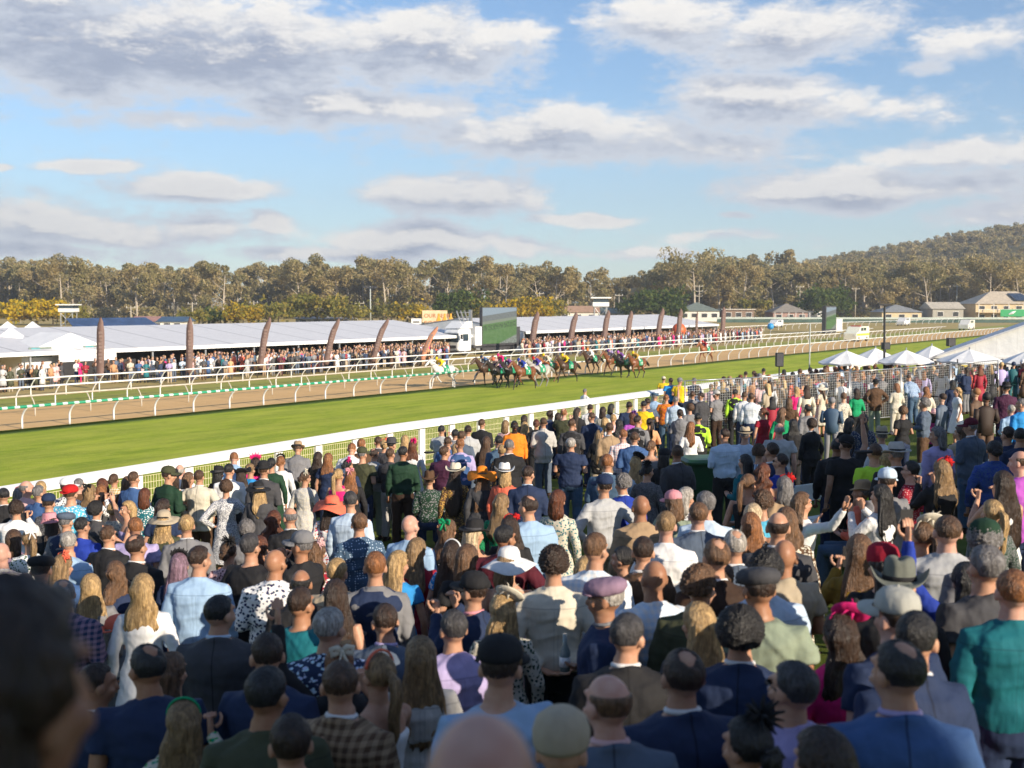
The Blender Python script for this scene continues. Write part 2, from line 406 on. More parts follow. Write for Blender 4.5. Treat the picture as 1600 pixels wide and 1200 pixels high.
def marquee(px0,px1,q,depth,eave,ridge,label,bays=5.0,back=None):
    def tq(px,q): a=(px-800)/FPX; d=q/(NX*a+NY); return qt_of(Vector((a*d,d,0)))[1]
    t0,t1=tq(px0,q),tq(px1,q); L=t1-t0
    root=empty('marquee',(*QT(q,t0),0),math.atan2(UY,UX)); tag(root,label,'marquee')
    r=MB(); h=depth/2
    r.add([(0,-.3,eave-.12),(L,-.3,eave-.12),(L,h,ridge),(0,h,ridge),(L,depth+.3,eave),(0,depth+.3,eave),
           (0,-.3,eave-.2),(L,-.3,eave-.2),(L,h,ridge-.08),(0,h,ridge-.08),(L,depth+.3,eave-.08),(0,depth+.3,eave-.08)],
          [(0,1,2,3),(3,2,4,5),(7,6,9,8),(8,9,11,10),(0,6,7,1),(5,4,10,11),(0,3,9,6),(3,5,11,9),(1,7,8,2),(2,8,10,4)])
    r.build('roof',TENT,root)
    v=MB(); v.box((L/2,-.34,eave-.24),(L,.03,.30)); v.build('valance',WHITE,root)
    for x in (0.05,L-.05):
        w=MB(); w.add([(x,0,0),(x,depth,0),(x,depth,eave-.1),(x,h,ridge-.12),(x,0,eave-.1),(x+.04,0,0),(x+.04,depth,0),(x+.04,depth,eave-.1),(x+.04,h,ridge-.12),(x+.04,0,eave-.1)],
              [(0,1,2,3,4),(9,8,7,6,5),(0,4,9,5),(4,3,8,9),(3,2,7,8),(2,1,6,7)]); w.build('end_wall',TENT2,root)
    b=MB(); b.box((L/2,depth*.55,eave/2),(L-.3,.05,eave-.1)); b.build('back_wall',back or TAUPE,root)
    n=int(L/bays); po=MB(); po.box((0,0,eave/2-.1),(.13,.13,eave-.2)); pme=po.mesh('pole'); pme.materials.append(ALU)
    for i in range(n+1):
        o=bpy.data.objects.new('pole',pme); o.location=(i*L/n,-.02,0); link(o,root)
    return root,L
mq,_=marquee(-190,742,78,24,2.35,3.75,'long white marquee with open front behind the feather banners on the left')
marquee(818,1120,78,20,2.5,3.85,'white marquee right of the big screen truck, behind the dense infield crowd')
# blue solar roof beside the first marquee and white gable annexe
def annexe():
    p=P(112,592,0); root=empty('white_annexe',p,math.atan2(UY,UX)); tag(root,'white gabled annexe tent with blue windows left of the long marquee','tent')
    m=MB(); w,d,e,rg=8.2,4,2.0,3.55
    m.add([(-w/2,0,0),(w/2,0,0),(w/2,0,e),(0,0,rg),(-w/2,0,e),(-w/2,d,0),(w/2,d,0),(w/2,d,e),(0,d,rg),(-w/2,d,e)],
          [(0,1,2,3,4),(9,8,7,6,5),(1,6,7,2),(2,7,8,3),(3,8,9,4),(4,9,5,0)]); m.build('walls',TENT2,root)
    gl=pm('window_vinyl',(.10,.28,.30),.2,.3,1)
    for x in(-2.6,2.0):
        f=MB(); f.box((x,-.03,2.15),(1.9,.05,.75)); fo=f.build('window',pm('window_tint',(.16,.20,.17),.3),root)
        g_=MB(); g_.box((x-.4,-.07,2.15),(.7,.03,.68)); g_.build('pane',gl,fo)
    s=MB(); s.box((.6,-1.3,1.75),(5.0,.06,.7)); s.build('awning_wall',WHITE,root)
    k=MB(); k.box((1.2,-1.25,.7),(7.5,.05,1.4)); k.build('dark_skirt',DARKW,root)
annexe()
def blue_roof():
    a=P(125,593,0); root=empty('solar_roof_building',(-42.6,113,-.35),math.atan2(UY,UX)); tag(root,'low building with dark blue panelled roof rising behind the marquee','building')
    m=MB(); m.box((4.8,2,1.6),(8.6,4,3.2)); m.build('walls',pm('pale_wall',(.55,.52,.46),.8),root)
    r=MB(); r.add([(-.5,-.8,3.3),(10,-.8,3.3),(10.4,3.2,4.6),(.9,3.2,4.6),(-.5,-.8,3.2),(10,-.8,3.2),(10.4,3.2,4.5),(.9,3.2,4.5)],[(0,1,2,3),(7,6,5,4),(0,4,5,1),(1,5,6,2),(2,6,7,3),(3,7,4,0)])
    r.build('roof',pm('blue_panel',(.035,.06,.13),.25,.3,.8),root)
blue_roof()
def pagoda(p,w,eave,apex,label,name='pagoda_tent',rz=.2):
    root=empty(name,p,rz); tag(root,label,'tent','white peaked tents in the infield')
    V=[];F=[];n=7
    for i in range(n+1):
        k=i/n; r=w/2*(1-k)**1.0+.03; z=eave+(apex-eave)*(k**1.9*.55+k*.45)
        for (a,b) in((-1,-1),(0,-1.0),(1,-1),(1,0),(1,1),(0,1),(-1,1),(-1,0)): V.append((a*r,b*r,z))
    for i in range(n):
        for k in range(8): F.append((i*8+k,i*8+(k+1)%8,(i+1)*8+(k+1)%8,(i+1)*8+k))
    F.append(tuple(range(n*8,n*8+8))); F.append(tuple(range(7,-1,-1)))
    m=MB(); m.add(V,F); m.build('canopy',TENT2,root)
    v=MB()
    for a in(0,1,2,3): v.box((math.cos(a*math.pi/2)*(w/2),math.sin(a*math.pi/2)*(w/2),eave-.13),(.03,w,.26),a*math.pi/2)
    v.build('valance',WHITE,root)
    po=MB(); po.box((0,0,eave/2),(.08,.08,eave)); pme=po.mesh('pole'); pme.materials.append(ALU)
    for sx in(-1,1):
        for sy in(-1,1):
            o=bpy.data.objects.new('pole',pme); o.location=(sx*(w/2-.06),sy*(w/2-.06),0); link(o,root)
pagoda(P(20,588,0),5.4,2.1,3.9,'white pagoda tent with pointed top at the left edge beyond the rails')
for (px,py,z) in((13,512,0),(52,510,0)):
    pagoda(Vector(PY(px,py+30,112).to_tuple()[:2]+(0,)),3.2,2.9,4.0,['small white tent peak left of the other, behind the pagoda tent','small white tent peak nearer the annexe, behind the pagoda tent'][px>20])
# feather banners
BAN=pm('banner_brown',(.17,.105,.088),.7,.12,2); BANE=pm('banner_edge',(.055,.03,.028),.7)
BANW=pm('banner_text',(.22,.15,.13),.7)
BANO=pm('banner_orange',(.50,.22,.13),.7,.1,2)
def feather(px,top,lean,label,col=BAN,w=.45,q=None,foot=None):
    if foot: base=P(px,foot,0)
    else:
        a=(px-800)/FPX; d=(q or 68.3)/(NX*a+NY); base=Vector((a*d,d,0))
    H=PY(px,top,base.y).z
    root=empty('feather_banner',base,rad(6)); tag(root,label,'banner','brown feather banners along the infield crowd')
    n=14; c=[]
    for i in range(n+1):
        k=i/n; c.append(Vector((lean*(k**1.6)*.8+(.30*max(0,k-.8)/.2 if lean>.3 else .2*max(0,k-.85)/.15),0,H*k)))
    pl=MB(); pl.tube(c,[.035-.02*i/n for i in range(n+1)],6); pl.build('pole',BANE,root,True)
    V=[];F=[]
    for i in range(n+1):
        k=.16+.84*i/n; j=k*n; i0=min(int(j),n-1); p=c[i0].lerp(c[i0+1],j-i0)
        ww=w*max(.02,min(1,(1.001-k)*6.0))**.5*(.80+.25*math.sin(k*2.6))
        bow=.03*math.sin(i*.9)
        V+= [p+Vector((.02,.014,0)),p+Vector((.02+ww*.5,bow*.6+.014,-.05)),p+Vector((.02+ww,bow+.014,-.05*i/n))]
    m=len(V); V+=[v+Vector((0,-.028,0)) for v in V]
    for i in range(n):
        for k in range(2):
            a=i*3+k; F.append((a,a+3,a+4,a+1)); F.append((m+a,m+a+1,m+a+4,m+a+3))
        F.append((i*3,m+i*3,m+i*3+3,i*3+3)); F.append((i*3+2,i*3+5,m+i*3+5,m+i*3+2))
    F.append((0,1,m+1,m)); F.append((1,2,m+2,m+1))
    f=MB(); f.add(V,F); f.build('flag',col,root,True)
    t=MB()   # lettering blocks running up the flag
    for i in range(9):
        k=.38+.05*i; j=k*n; i0=int(j); p=c[i0].lerp(c[i0+1],j-i0)
        t.box(p+Vector((.02+w*.5,.03*math.sin((k-.16)/.84*n*.9)*.6-.03,0)),(.16+.05*((i*7)%3),.012,H*.036))
    t.build('lettering',BANW,root)
FE=[(150,495,.15,'leftmost tall brown feather banner, white at its foot'),(290,495,.15,'upright brown feather banner between the leftmost two'),
 (401,495,.9,'brown feather banner in front of the middle of the long marquee'),(504,497,1.3,'leaning brown feather banner right of the red and green dresses'),
 (578,497,1.6,'leaning brown feather banner, second left of the screen truck')]
for (px,top,ln,lb) in FE: feather(px,top,ln,lb)
feather(655,510,1.7,'short orange-brown feather banner just left of the truck cab',BANO)
FR=[(826,486,.8,'brown feather banner directly right of the big screen'),(886,487,.9,'second brown feather banner right of the big screen'),(939,484,.7,'third brown feather banner right of the big screen'),
 (976,485,.6,'brown feather banner in front of the centre of the right marquee'),(1023,481,.9,'wide brown feather banner right of the centre of the right marquee'),(1056,482,.4,'narrow brown feather banner near the orange balloon'),
 (1086,487,.1,'edge-on brown feather banner near the end of the right marquee'),(1125,479,.3,'last brown feather banner at the right end of the right marquee')]
for (px,top,ln,lb) in FR: feather(px,top,ln,lb,w=.62 if px!=1086 else .3,q=72)
# screens
def screen_mat(name):
    m=bpy.data.materials.new(name); m.use_nodes=True; g=NT(m.node_tree); g.n.clear()
    tc=g.add('ShaderNodeTexCoord').outputs['Generated']; sp=g.add('ShaderNodeSeparateXYZ', ins={0:tc}); x,z=sp.outputs[0],sp.outputs[2]
    zz=g.math('MULTIPLY_ADD',x,-.14,z)
    n=g.noise(tc,26,4,.7); n2=g.noise(tc,9,3,.6)
    c=g.mix(g.smooth(n2,.3,.7),(.10,.20,.06,1),(.14,.24,.09,1))
    c=g.mix(g.smooth(zz,.52,.54),c,(.24,.27,.2,1)); c=g.mix(g.smooth(zz,.60,.615),c,g.mix(n,(.06,.07,.07,1),(.30,.32,.30,1)))
    c=g.mix(g.smooth(zz,.76,.78),c,(.30,.36,.40,1))
    bl=g.math('MULTIPLY',g.smooth(g.math('ABSOLUTE',g.math('SUBTRACT',zz,.42)),.09,.05),g.smooth(n,.5,.56)); c=g.mix(bl,c,(.05,.06,.045,1))
    tr=g.smooth(g.math('MULTIPLY_ADD',x,-.45,z),-.22,-.2); c=g.mix(tr,g.mix(g.smooth(n,.4,.6),(.16,.18,.14,1),(.32,.34,.3,1)),c)
    e=g.add('ShaderNodeEmission', ins={'Color':c,'Strength':.75}); gl=g.add('ShaderNodeBsdfGlossy', ins={'Color':(.5,.5,.5,1),'Roughness':.4})
    mx=g.add('ShaderNodeMixShader', ins={0:.12,1:e.outputs[0],2:gl.outputs[0]}); o=g.add('ShaderNodeOutputMaterial'); g.l.new(mx.outputs[0],o.inputs[0]); return m
SCR=screen_mat('video_screen')
TRUCKW=pm('truck_white',(.75,.76,.76),.35,.05,1,coat=.3); GLASS=pm('dark_glass',(.03,.05,.07),.08,.2,2,spec=.8); STEEL=pm('dark_steel',(.07,.07,.075),.5,.2,3,metal=.3)
TYRE=pm('tyre',(.015,.015,.015),.8)
def wheel(mb_root, p, r=.48, w=.28, M=None):
    V,F=lathe([(.0,-w/2),(r*.9,-w/2),(r,-w/2+.04),(r,w/2-.04),(r*.9,w/2),(0,w/2)],16)
    M=Matrix.Translation(p)@Matrix.Rotation(math.pi/2,4,'X'); m=MB(); m.add(*xf((V,F),M)); wo=m.build('wheel',TYRE,mb_root,True)
    V,F=lathe([(0,-w/2-.01),(r*.5,-w/2-.01),(r*.5,w/2+.01),(0,w/2+.01)],12); m=MB(); m.add(*xf((V,F),M)); m.build('rim',ALU,wo)
def screen_truck():
    a=P(705,556,0); root=empty('screen_truck',a,math.atan2(UY,UX)+.0); tag(root,'white truck carrying a tall video screen among the infield crowd','truck')
    # +X runs back along the truck, -Y faces the camera side
    c=MB(); V,F=loft([(1.1,0,.55,1.15,1.22),(1.1,0,1.5,1.2,1.25),(1.15,0,2.6,1.12,1.2),(1.3,0,2.95,.95,1.1)],16,6); c.add(V,F); c.build('cab',TRUCKW,root)
    w=MB(); w.box((-.07,0,2.0),(.08,2.1,.95)); w.build('windscreen',GLASS,root)
    w=MB(); w.box((1.0,-1.23,2.0),(.9,.06,.75)); w.build('side_window',GLASS,root)
    w=MB(); w.box((-.1,0,1.0),(.06,1.5,.3)); w.box((-.12,0,.45),(.2,2.3,.3)); w.build('grille',STEEL,root)
    for y in(-.95,.95):
        h=MB(); V,F=ellipsoid((-.14,y,.75),(.06,.16,.12)); h.add(V,F); h.build('headlight',pm('lamp_glass',(.8,.8,.75),.1),root)
    for y in(-1.45,1.45):
        h=MB(); h.box((.0,y,2.1),(.12,.22,.5)); h.build('mirror',STEEL,root)
    d=MB(); d.add([(.2,-1.05,3.0),(.2,1.05,3.0),(2.3,1.15,3.0),(2.3,-1.15,3.0),(1.4,-1.05,3.75),(1.4,1.05,3.75),(2.3,1.15,3.75),(2.3,-1.15,3.75)],[(0,1,5,4),(4,5,6,7),(0,4,7,3),(1,2,6,5),(3,7,6,2),(0,3,2,1)]); d.build('roof_fairing',TRUCKW,root)
    b=MB(); b.box((7.0,0,.95),(9.0,2.4,.35)); b.build('chassis',STEEL,root)
    b=MB(); b.box((3.3,-.9,2.1),(1.2,.7,2.1)); b.build('side_cabinet',TRUCKW,root)
    f=MB(); f.box((7.4,-1.0,3.15),(6.7,.35,4.25)); f.build('screen_housing',STEEL,root)
    s=MB(); s.box((7.4,-1.2,3.2),(6.5,.04,4.05)); s.build('screen_face',SCR,root)
    k=MB(); k.box((7.4,-1.05,.72),(6.7,.3,.5)); k.box((11.1,-.9,1.9),(.7,.5,2.2)); k.build('equipment_skirt',STEEL,root)
    fr=MB()
    for x in(2.2,2.9,3.6): fr.tube([(x-1.2,0,4.9),(x,0.2,3.0)],.09,6)
    for z in(3.2,3.7,4.2,4.7): fr.tube([(3.9,.3,z),(1.9,.3,z)],.05,6)
    fr.box((3.75,.2,3.9),(.3,.3,2.2)); fr.build('support_frame',GALV,root)
    for x in(1.0,8.5,9.8,5.2):
        for y in(-1.0,1.0): wheel(root,(x,y,.5))
screen_truck()
def far_screen():
    a=P(1290,521,0); sc=P(1290,521,0).y; root=empty('video_board',a,math.atan2(UY,UX)); tag(root,'second video board with dark frame beside the ambulance on the right','screen')
    H=PY(1290,478,a.y).z; w=5.2
    f=MB(); f.box((w/2,.35,H/2),(w+.3,.7,H)); f.build('frame',STEEL,root)
    s=MB(); s.box((w/2+.1,-.03,H/2+.25),(w-.3,.05,H-1.0)); s.build('screen_face',SCR,root)
    c=MB(); c.box((w+2.6,1.2,1.4),(3.2,2.0,2.4)); c.build('generator_cabin',TRUCKW,root)
far_screen()
def van(px,py,L,W,H,col,label,cat='van',rz=None,name='parked_van',bonnet=.18,stripe=None,winH=.35):
    a=P(px,py,0); root=empty(name,a,rz if rz is not None else math.atan2(UY,UX)); tag(root,label,cat)
    body=pm('paint_'+name+str(px),col,.35,.05,1,coat=.4)
    b=MB(); hb=.3; wb=H*(1-winH)
    prof=[(0,hb),(0,wb*.85),(L*bonnet*.2,wb*.95),(L*bonnet,wb),(L*(bonnet+.12),H*.98),(L*(bonnet+.2),H),(L*.97,H),(L,H*.92),(L,hb)]
    V=[(x,-W/2,z) for x,z in prof]+[(x,W/2,z) for x,z in prof]; n=len(prof)
    F=[tuple(range(n)),tuple(range(2*n-1,n-1,-1))]+[(i,i+n,(i+1)%n+n,(i+1)%n) for i in range(n)]
    b.add(V,F); o=b.build('body',body,root); bv=o.modifiers.new('b','BEVEL'); bv.width=.06; bv.segments=2
    x0,x1=L*(bonnet+.03),L*(bonnet+.115)
    w=MB(); w.add([(x0-.04,-W*.44,wb+.05),(x0-.04,W*.44,wb+.05),(x1-.04,W*.42,H*.94),(x1-.04,-W*.42,H*.94),(x0+.06,-W*.44,wb+.05),(x0+.06,W*.44,wb+.05),(x1+.06,W*.42,H*.94),(x1+.06,-W*.42,H*.94)],[(0,3,2,1),(4,5,6,7),(0,1,5,4),(3,7,6,2),(0,4,7,3),(1,2,6,5)]); w.build('windscreen',GLASS,root)
    for i,(xa,xb) in enumerate(((bonnet+.14,bonnet+.32),(bonnet+.36,bonnet+.56))):
        w=MB(); w.box((L*(xa+xb)/2,0,(wb+H)/2-.02),(L*(xb-xa),W+.03,(H-wb)*.6)); w.build('side_window',GLASS,root)
    for x in(L*.17,L*.8):
        for y in(-W*.45,W*.45): wheel(root,(x,y,.36),.36,.24)
    if stripe:
        s=MB(); s.box((L/2,0,wb*.72),(L*.96,W+.04,.28)); s.build('stripe',pm('stripe_paint',stripe,.4),root)
    for y in(-W*.35,W*.35):
        l=MB(); V,F=ellipsoid((-.01,y,wb*.66),(.05,.15,.1),10,6); l.add(V,F); l.build('headlight',pm('lamp_glass',(.8,.8,.75),.1),root)
    return root
r_=van(1328,534,5.6,2.0,2.2,(.80,.80,.66),'white and yellow ambulance with roof light bar on the dirt track','ambulance',stripe=(.55,.75,.05),name='ambulance')
lb=MB(); lb.box((2.4,0,2.28),(.4,1.4,.14)); lb.build('light_bar',pm('bar_red',(.5,.04,.03),.3),r_)
van(1505,516,5.2,2.0,2.1,(.72,.71,.66),'cream van driving on the track near the white marquee',rz=math.atan2(UY,UX))
van(1407,509,4.6,1.9,1.9,(.74,.74,.74),'white utility parked beyond the track right of the lamp pole',cat='car',name='parked_car')
van(1520,502,9.5,2.6,3.2,(.74,.74,.72),'long white coach parked in front of the two-storey cream house',cat='coach',name='parked_coach',rz=.05,bonnet=.03)
van(1206,512,4.4,1.8,1.75,(.72,.74,.75),'small white car beyond the end of the infield crowd, left of the caravans',cat='car',name='parked_car')
for i,(px,w) in enumerate(((1228,7.0),(1262,6.5))):
    a=P(px,501,0); root=empty('caravan',a,.05); tag(root,['white caravan in front of the brown-roofed cottage','white caravan next to the second video board'][i],'caravan','caravans in front of the cottage')
    b=MB(); b.box((w/2,0,1.75),(w,2.2,2.3)); o=b.build('body',TRUCKW,root); bv=o.modifiers.new('b','BEVEL'); bv.width=.25; bv.segments=3
    for x in(1.2,3.2,5.2): w_=MB(); w_.box((x,-1.12,2.0),(.8,.05,.6)); w_.build('window',GLASS,root)
    for y in(-.9,.9): wheel(root,(w*.55,y,.4),.38,.2)
def horse_lorry():
    a=P(1466,501,0); root=empty('horse_lorry',a,.1); tag(root,'grey lorry with white rear door parked near the open shed','lorry')
    b=MB(); b.box((5.2,2.8,2.4),(4.2,9.0,3.4)); b.build('body',pm('lorry_grey',(.13,.16,.20),.5,.1,1),root)
    d=MB(); d.box((8.0,-1.6,2.3),(3.6,.1,3.5)); d.build('rear_door',TRUCKW,root)
    for x in(3.6,7.0): wheel(root,(x,-.5,.5),.5,.3)
horse_lorry()
# ---------------------------------------------------------------- buildings behind
def house(px0,px1,base,top,depth,label,wall,roofc,kind='hip',storeys=1,windows=3,ve=.55,rz=0.0,verandah=False,panel=False,name='house'):
    a=P(px0,base,0); b=P(px1,base,0)
    if a.y>336: k=336/a.y; a=a*k; b=b*k; a.z=b.z=0
    W=(b-a).length; H=PY(px0,top,a.y).z
    root=empty(name,a,rz); tag(root,label,'house' if name=='house' else 'building')
    E=H*ve; o_=.5
    wm=pm('wall_'+str(px0),wall,.8,.08,.8,bump=.1,bscale=8); rm=pm('roof_'+str(px0),roofc,.6,.15,1.2,bump=.15,bscale=10)
    m=MB(); m.box((W/2,depth/2,E/2),(W,depth,E)); m.build('walls',wm,root)
    r=MB()
    if kind=='hip':
        i=min(depth,W)/2; V=[(-o_,-o_,E),(W+o_,-o_,E),(W+o_,depth+o_,E),(-o_,depth+o_,E),(i,depth/2,H),(W-i,depth/2,H) if W>depth else (i+.01,depth/2,H)]
        r.add(V,[(0,1,5,4),(2,3,4,5),(1,2,5),(3,0,4),(3,2,1,0)])
    elif kind=='gable':
        V=[(-o_,-o_,E),(W+o_,-o_,E),(W+o_,depth+o_,E),(-o_,depth+o_,E),(-o_,depth/2,H),(W+o_,depth/2,H)]
        r.add(V,[(0,1,5,4),(2,3,4,5),(1,2,5),(3,0,4),(3,2,1,0)])
    elif kind=='gablef':
        V=[(-o_,-o_,E),(W+o_,-o_,E),(W+o_,depth+o_,E),(-o_,depth+o_,E),(W/2,-o_,H),(W/2,depth+o_,H)]
        r.add(V,[(0,1,4),(2,3,5),(1,2,5,4),(3,0,4,5),(3,2,1,0)])
    elif kind=='flat':
        r.box((W/2,depth/2,E+.12),(W+1,depth+1,.24))
    r.build('roof',rm,root)
    if panel:
        s=MB(); s.add([(W*.55,-o_+1.0,E+(H-E)*.25),(W*.8,-o_+1.0,E+(H-E)*.25),(W*.7,depth*.36,E+(H-E)*.8),(W*.52,depth*.36,E+(H-E)*.8)]+[(W*.55,-o_+.9,E+(H-E)*.25+.2),(W*.8,-o_+.9,E+(H-E)*.25+.2),(W*.7,depth*.36,E+(H-E)*.8+.2),(W*.52,depth*.36,E+(H-E)*.8+.2)],[(4,5,6,7),(0,1,5,4),(1,2,6,5),(2,3,7,6),(3,0,4,7)]); s.build('solar_panel',pm('solar',(.03,.05,.09),.2),root)
    sh=E/storeys
    for s in range(storeys):
        for i in range(windows):
            x=W*(i+.5)/windows; ww=min(1.6,W/windows*.6)
            f=MB(); f.box((x,-.03,sh*s+sh*.58),(ww+.2,.08,sh*.42)); fo=f.build('window',pm('trim_white',(.7,.69,.65),.6),root)
            g_=MB(); g_.box((x,-.08,sh*s+sh*.58),(ww,.04,sh*.36)); g_.build('pane',pm('pane_dark',(.05,.05,.05),.2,.3,2),fo)
    if verandah:
        v=MB(); v.box((W/2,-1.2,sh*(storeys-1)+.08 if storeys>1 else .1),(W,2.4,.16)); v.build('verandah_floor',wm,root)
        po=MB(); po.box((0,0,E/2),(.16,.16,E)); me=po.mesh('post'); me.materials.append(pm('trim_white',(.7,.69,.65),.6))
        for i in range(6):
            o=bpy.data.objects.new('post',me); o.location=(W*i/5,-2.3,0); link(o,root)
        rl=MB(); rl.box((W/2,-2.3,sh*(storeys-1)+1.0),(W,.06,.1)); 
        for i in range(40): rl.box((W*(i+.5)/40,-2.3,sh*(storeys-1)+.55),(.05,.05,.85))
        rl.build('railing',pm('trim_white',(.7,.69,.65),.6),root)
    return root
BR=(.20,.07,.05); GRN=(.16,.19,.16); GRY=(.22,.22,.21); CREAMW=(.60,.48,.30); WHT=(.66,.64,.58)
house(205,240,512,494.5,8,'low house with pink roof and pale teal gable behind the blue panelled roof',(.25,.42,.36),(.38,.20,.16),'gable')
house(238,285,512,495,9,'low cream house with blue roof right of the pink-roofed house',WHT,(.05,.10,.17),'gable')
house(462,552,506,494.5,8,'long low white house with flat grey roof behind the centre of the left marquee',WHT,(.30,.28,.25),'gable',windows=4,ve=.7)
house(872,935,503,478,9,'white house with rusty corrugated roof behind the right marquee',WHT,(.40,.25,.16),'gable',ve=.6)
house(930,992,502,481,8,'green-grey roofed shed right of the rusty-roofed house',(.30,.30,.26),GRN,'gable',ve=.6)
house(1062,1124,500,472.5,11,'white cottage with green hipped roof behind the end of the right marquee',WHT,GRN,'hip',windows=4,ve=.55)
house(1130,1178,499,478,8,'low brown shop with flat pale roof right of the green-roofed cottage',(.22,.15,.11),(.55,.50,.42),'flat',ve=.75)
house(1208,1262,499,474,11,'brown-walled cottage with steep grey roof behind the caravans',(.35,.22,.18),(.25,.22,.18),'hip',ve=.5,verandah=True)
house(1378,1440,497,476,11,'cream house with hipped grey roof right of the lamp pole',CREAMW,(.23,.24,.24),'hip',ve=.55)
house(1457,1505,500,472,10,'open shed with pale gable roof left of the two-storey house',(.35,.33,.28),(.50,.45,.36),'gable',ve=.65,windows=2)
house(1524,1640,497,455,14,'two-storey cream house with balcony and solar panels',(.58,.45,.27),(.52,.44,.33),'hip',2,6,.58,verandah=True,panel=True)
def green_signs():
    a=P(1566,503.5,0); root=empty('green_hoarding',a,.0); tag(root,'green hoarding with white leaf marks below the two-storey house','sign')
    m=MB(); m.box((6,-1,2.6),(14,.1,2.0)); m.build('panel',pm('hoarding_green',(.01,.30,.09),.5),root)
    w=MB()
    for i in range(3): V,F=tube([(1.2+4.6*i,-1.08,2.2),(2.2+4.6*i,-1.08,2.6),(3.2+4.6*i,-1.08,3.1)],[(.12),(.42),(.1)],8); w.add(V,F)
    w.build('leaf_marks',WHITE,root)
green_signs()
def low_wall():
    a=P(1120,504,0); b=P(1640,504.5,0); root=empty('far_fence',a); tag(root,'long green and white boundary fence in front of the distant houses','fence')
    L=(b-a).length; m=MB(); ang=math.atan2(b.y-a.y,b.x-a.x); d=(b-a).normalized()
    m.box(d*L/2+Vector((0,0,.5)),(L,.1,.9),ang); m.build('panel',pm('fence_green',(.05,.10,.08),.7,.2,.5),root)
    m=MB(); m.box(d*L/2+Vector((0,-.05,1.25)),(L,.12,.45),ang); m.build('top_rail',pm('pale_rail',(.45,.52,.47),.6),root)
low_wall()
def judge_tower(px,top,base,label,w=3.0):
    a=P(px,base,0); H=PY(px,top,a.y).z; root=empty('judge_tower',a); tag(root,label,'tower','small white viewing towers')
    m=MB()
    for sx in(-1,1):
        for sy in(-1,1): m.box((sx*w*.38,sy*w*.38,H*.33),(.18,.18,H*.66))
    m.tube([(-w*.38,-w*.38,0),(w*.38,-w*.38,H*.6)],.06,6); m.tube([(w*.38,-w*.38,0),(-w*.38,-w*.38,H*.6)],.06,6)
    m.box((0,0,H*.64),(w*.9,w*.9,.2)); m.build('legs_frame',ALU,root)
    m=MB(); m.box((0,0,H*.73),(w,w,H*.15)); m.build('cabin',WHITE,root)
    m=MB(); m.box((0,0,H*.87),(w*.92,w*.92,H*.14)); m.build('window',GLASS,root)
    m=MB(); m.box((0,0,H*.97),(w*1.25,w*1.25,H*.05)); m.build('roof',WHITE,root)
judge_tower(108,475,510,'white viewing tower beside the yellow wattle trees on the left',3.6)
judge_tower(938,464,506,'white viewing tower above the green-grey roofed shed',4.2)
def text_obj(name,s,size,mat,parent,align='LEFT'):
    cu=bpy.data.curves.new(name,'FONT'); cu.body=s; cu.size=size; cu.extrude=.015; cu.align_x=align
    o=bpy.data.objects.new('t',cu); COL.objects.link(o); dg=bpy.context.evaluated_depsgraph_get(); dg.update()
    me=bpy.data.meshes.new_from_object(o.evaluated_get(dg)); bpy.data.objects.remove(o); bpy.data.curves.remove(cu); me.materials.clear(); me.materials.append(mat)
    o=bpy.data.objects.new(name,me); o.rotation_euler=(math.pi/2,0,0); return link(o,parent)
def billboard():
    a=P(660,512,0); b=P(699,512,0); W=b.x-a.x; root=empty('billboard',a); zt=PY(660,485,a.y).z; tag(root,'orange and cream beer billboard with three golden bottles behind the marquee','billboard')
    m=MB(); m.box((W/2,0,zt/2+.6),(W,.15,zt-1.2)); m.build('panel',pm('billboard_cream',(.74,.55,.34),.7,.15,.6),root)
    for x in(.8,W-.8): m=MB(); m.box((x,.15,zt/2),(.2,.2,zt-.1)); m.build('post',STEEL,root)
    TB=pm('billboard_text',(.42,.16,.05),.7)
    for (s,z,sz) in(('OUR BEER',zt-1.6,1.25),('FOREST',zt-3.4,1.55)):
        o=text_obj('lettering',s,sz,TB,root); o.location=(.4,-.12,z)
    for i in range(3):
        V,F=lathe([(0,0),(.5,0),(.52,1.9),(.22,2.6),(.2,3.3),(0,3.3)],12); m=MB(); m.add(*xf((V,F),Matrix.Translation((W*.66+i*1.35,-.15,zt-4.0))@Matrix.Diagonal((1,.15,1,1)))); m.build('bottle_picture',pm('beer_gold',(.75,.36,.03),.4),root)
billboard()
def small_board():
    a=P(645,507,0); root=empty('small_sign',a); zt=PY(645,497,a.y).z; tag(root,'small white rectangular sign left of the beer billboard','sign')
    m=MB(); m.box((.9,0,zt-1.0),(2.6,.1,1.8)); m.build('panel',WHITE,root); m=MB(); m.box((.9,.1,zt/2-.5),(.15,.15,zt-1)); m.build('post',STEEL,root)
    m=MB(); m.box((.9,-.07,zt-1.0),(1.6,.03,.35)); m.build('lettering',STEEL,root)
small_board()
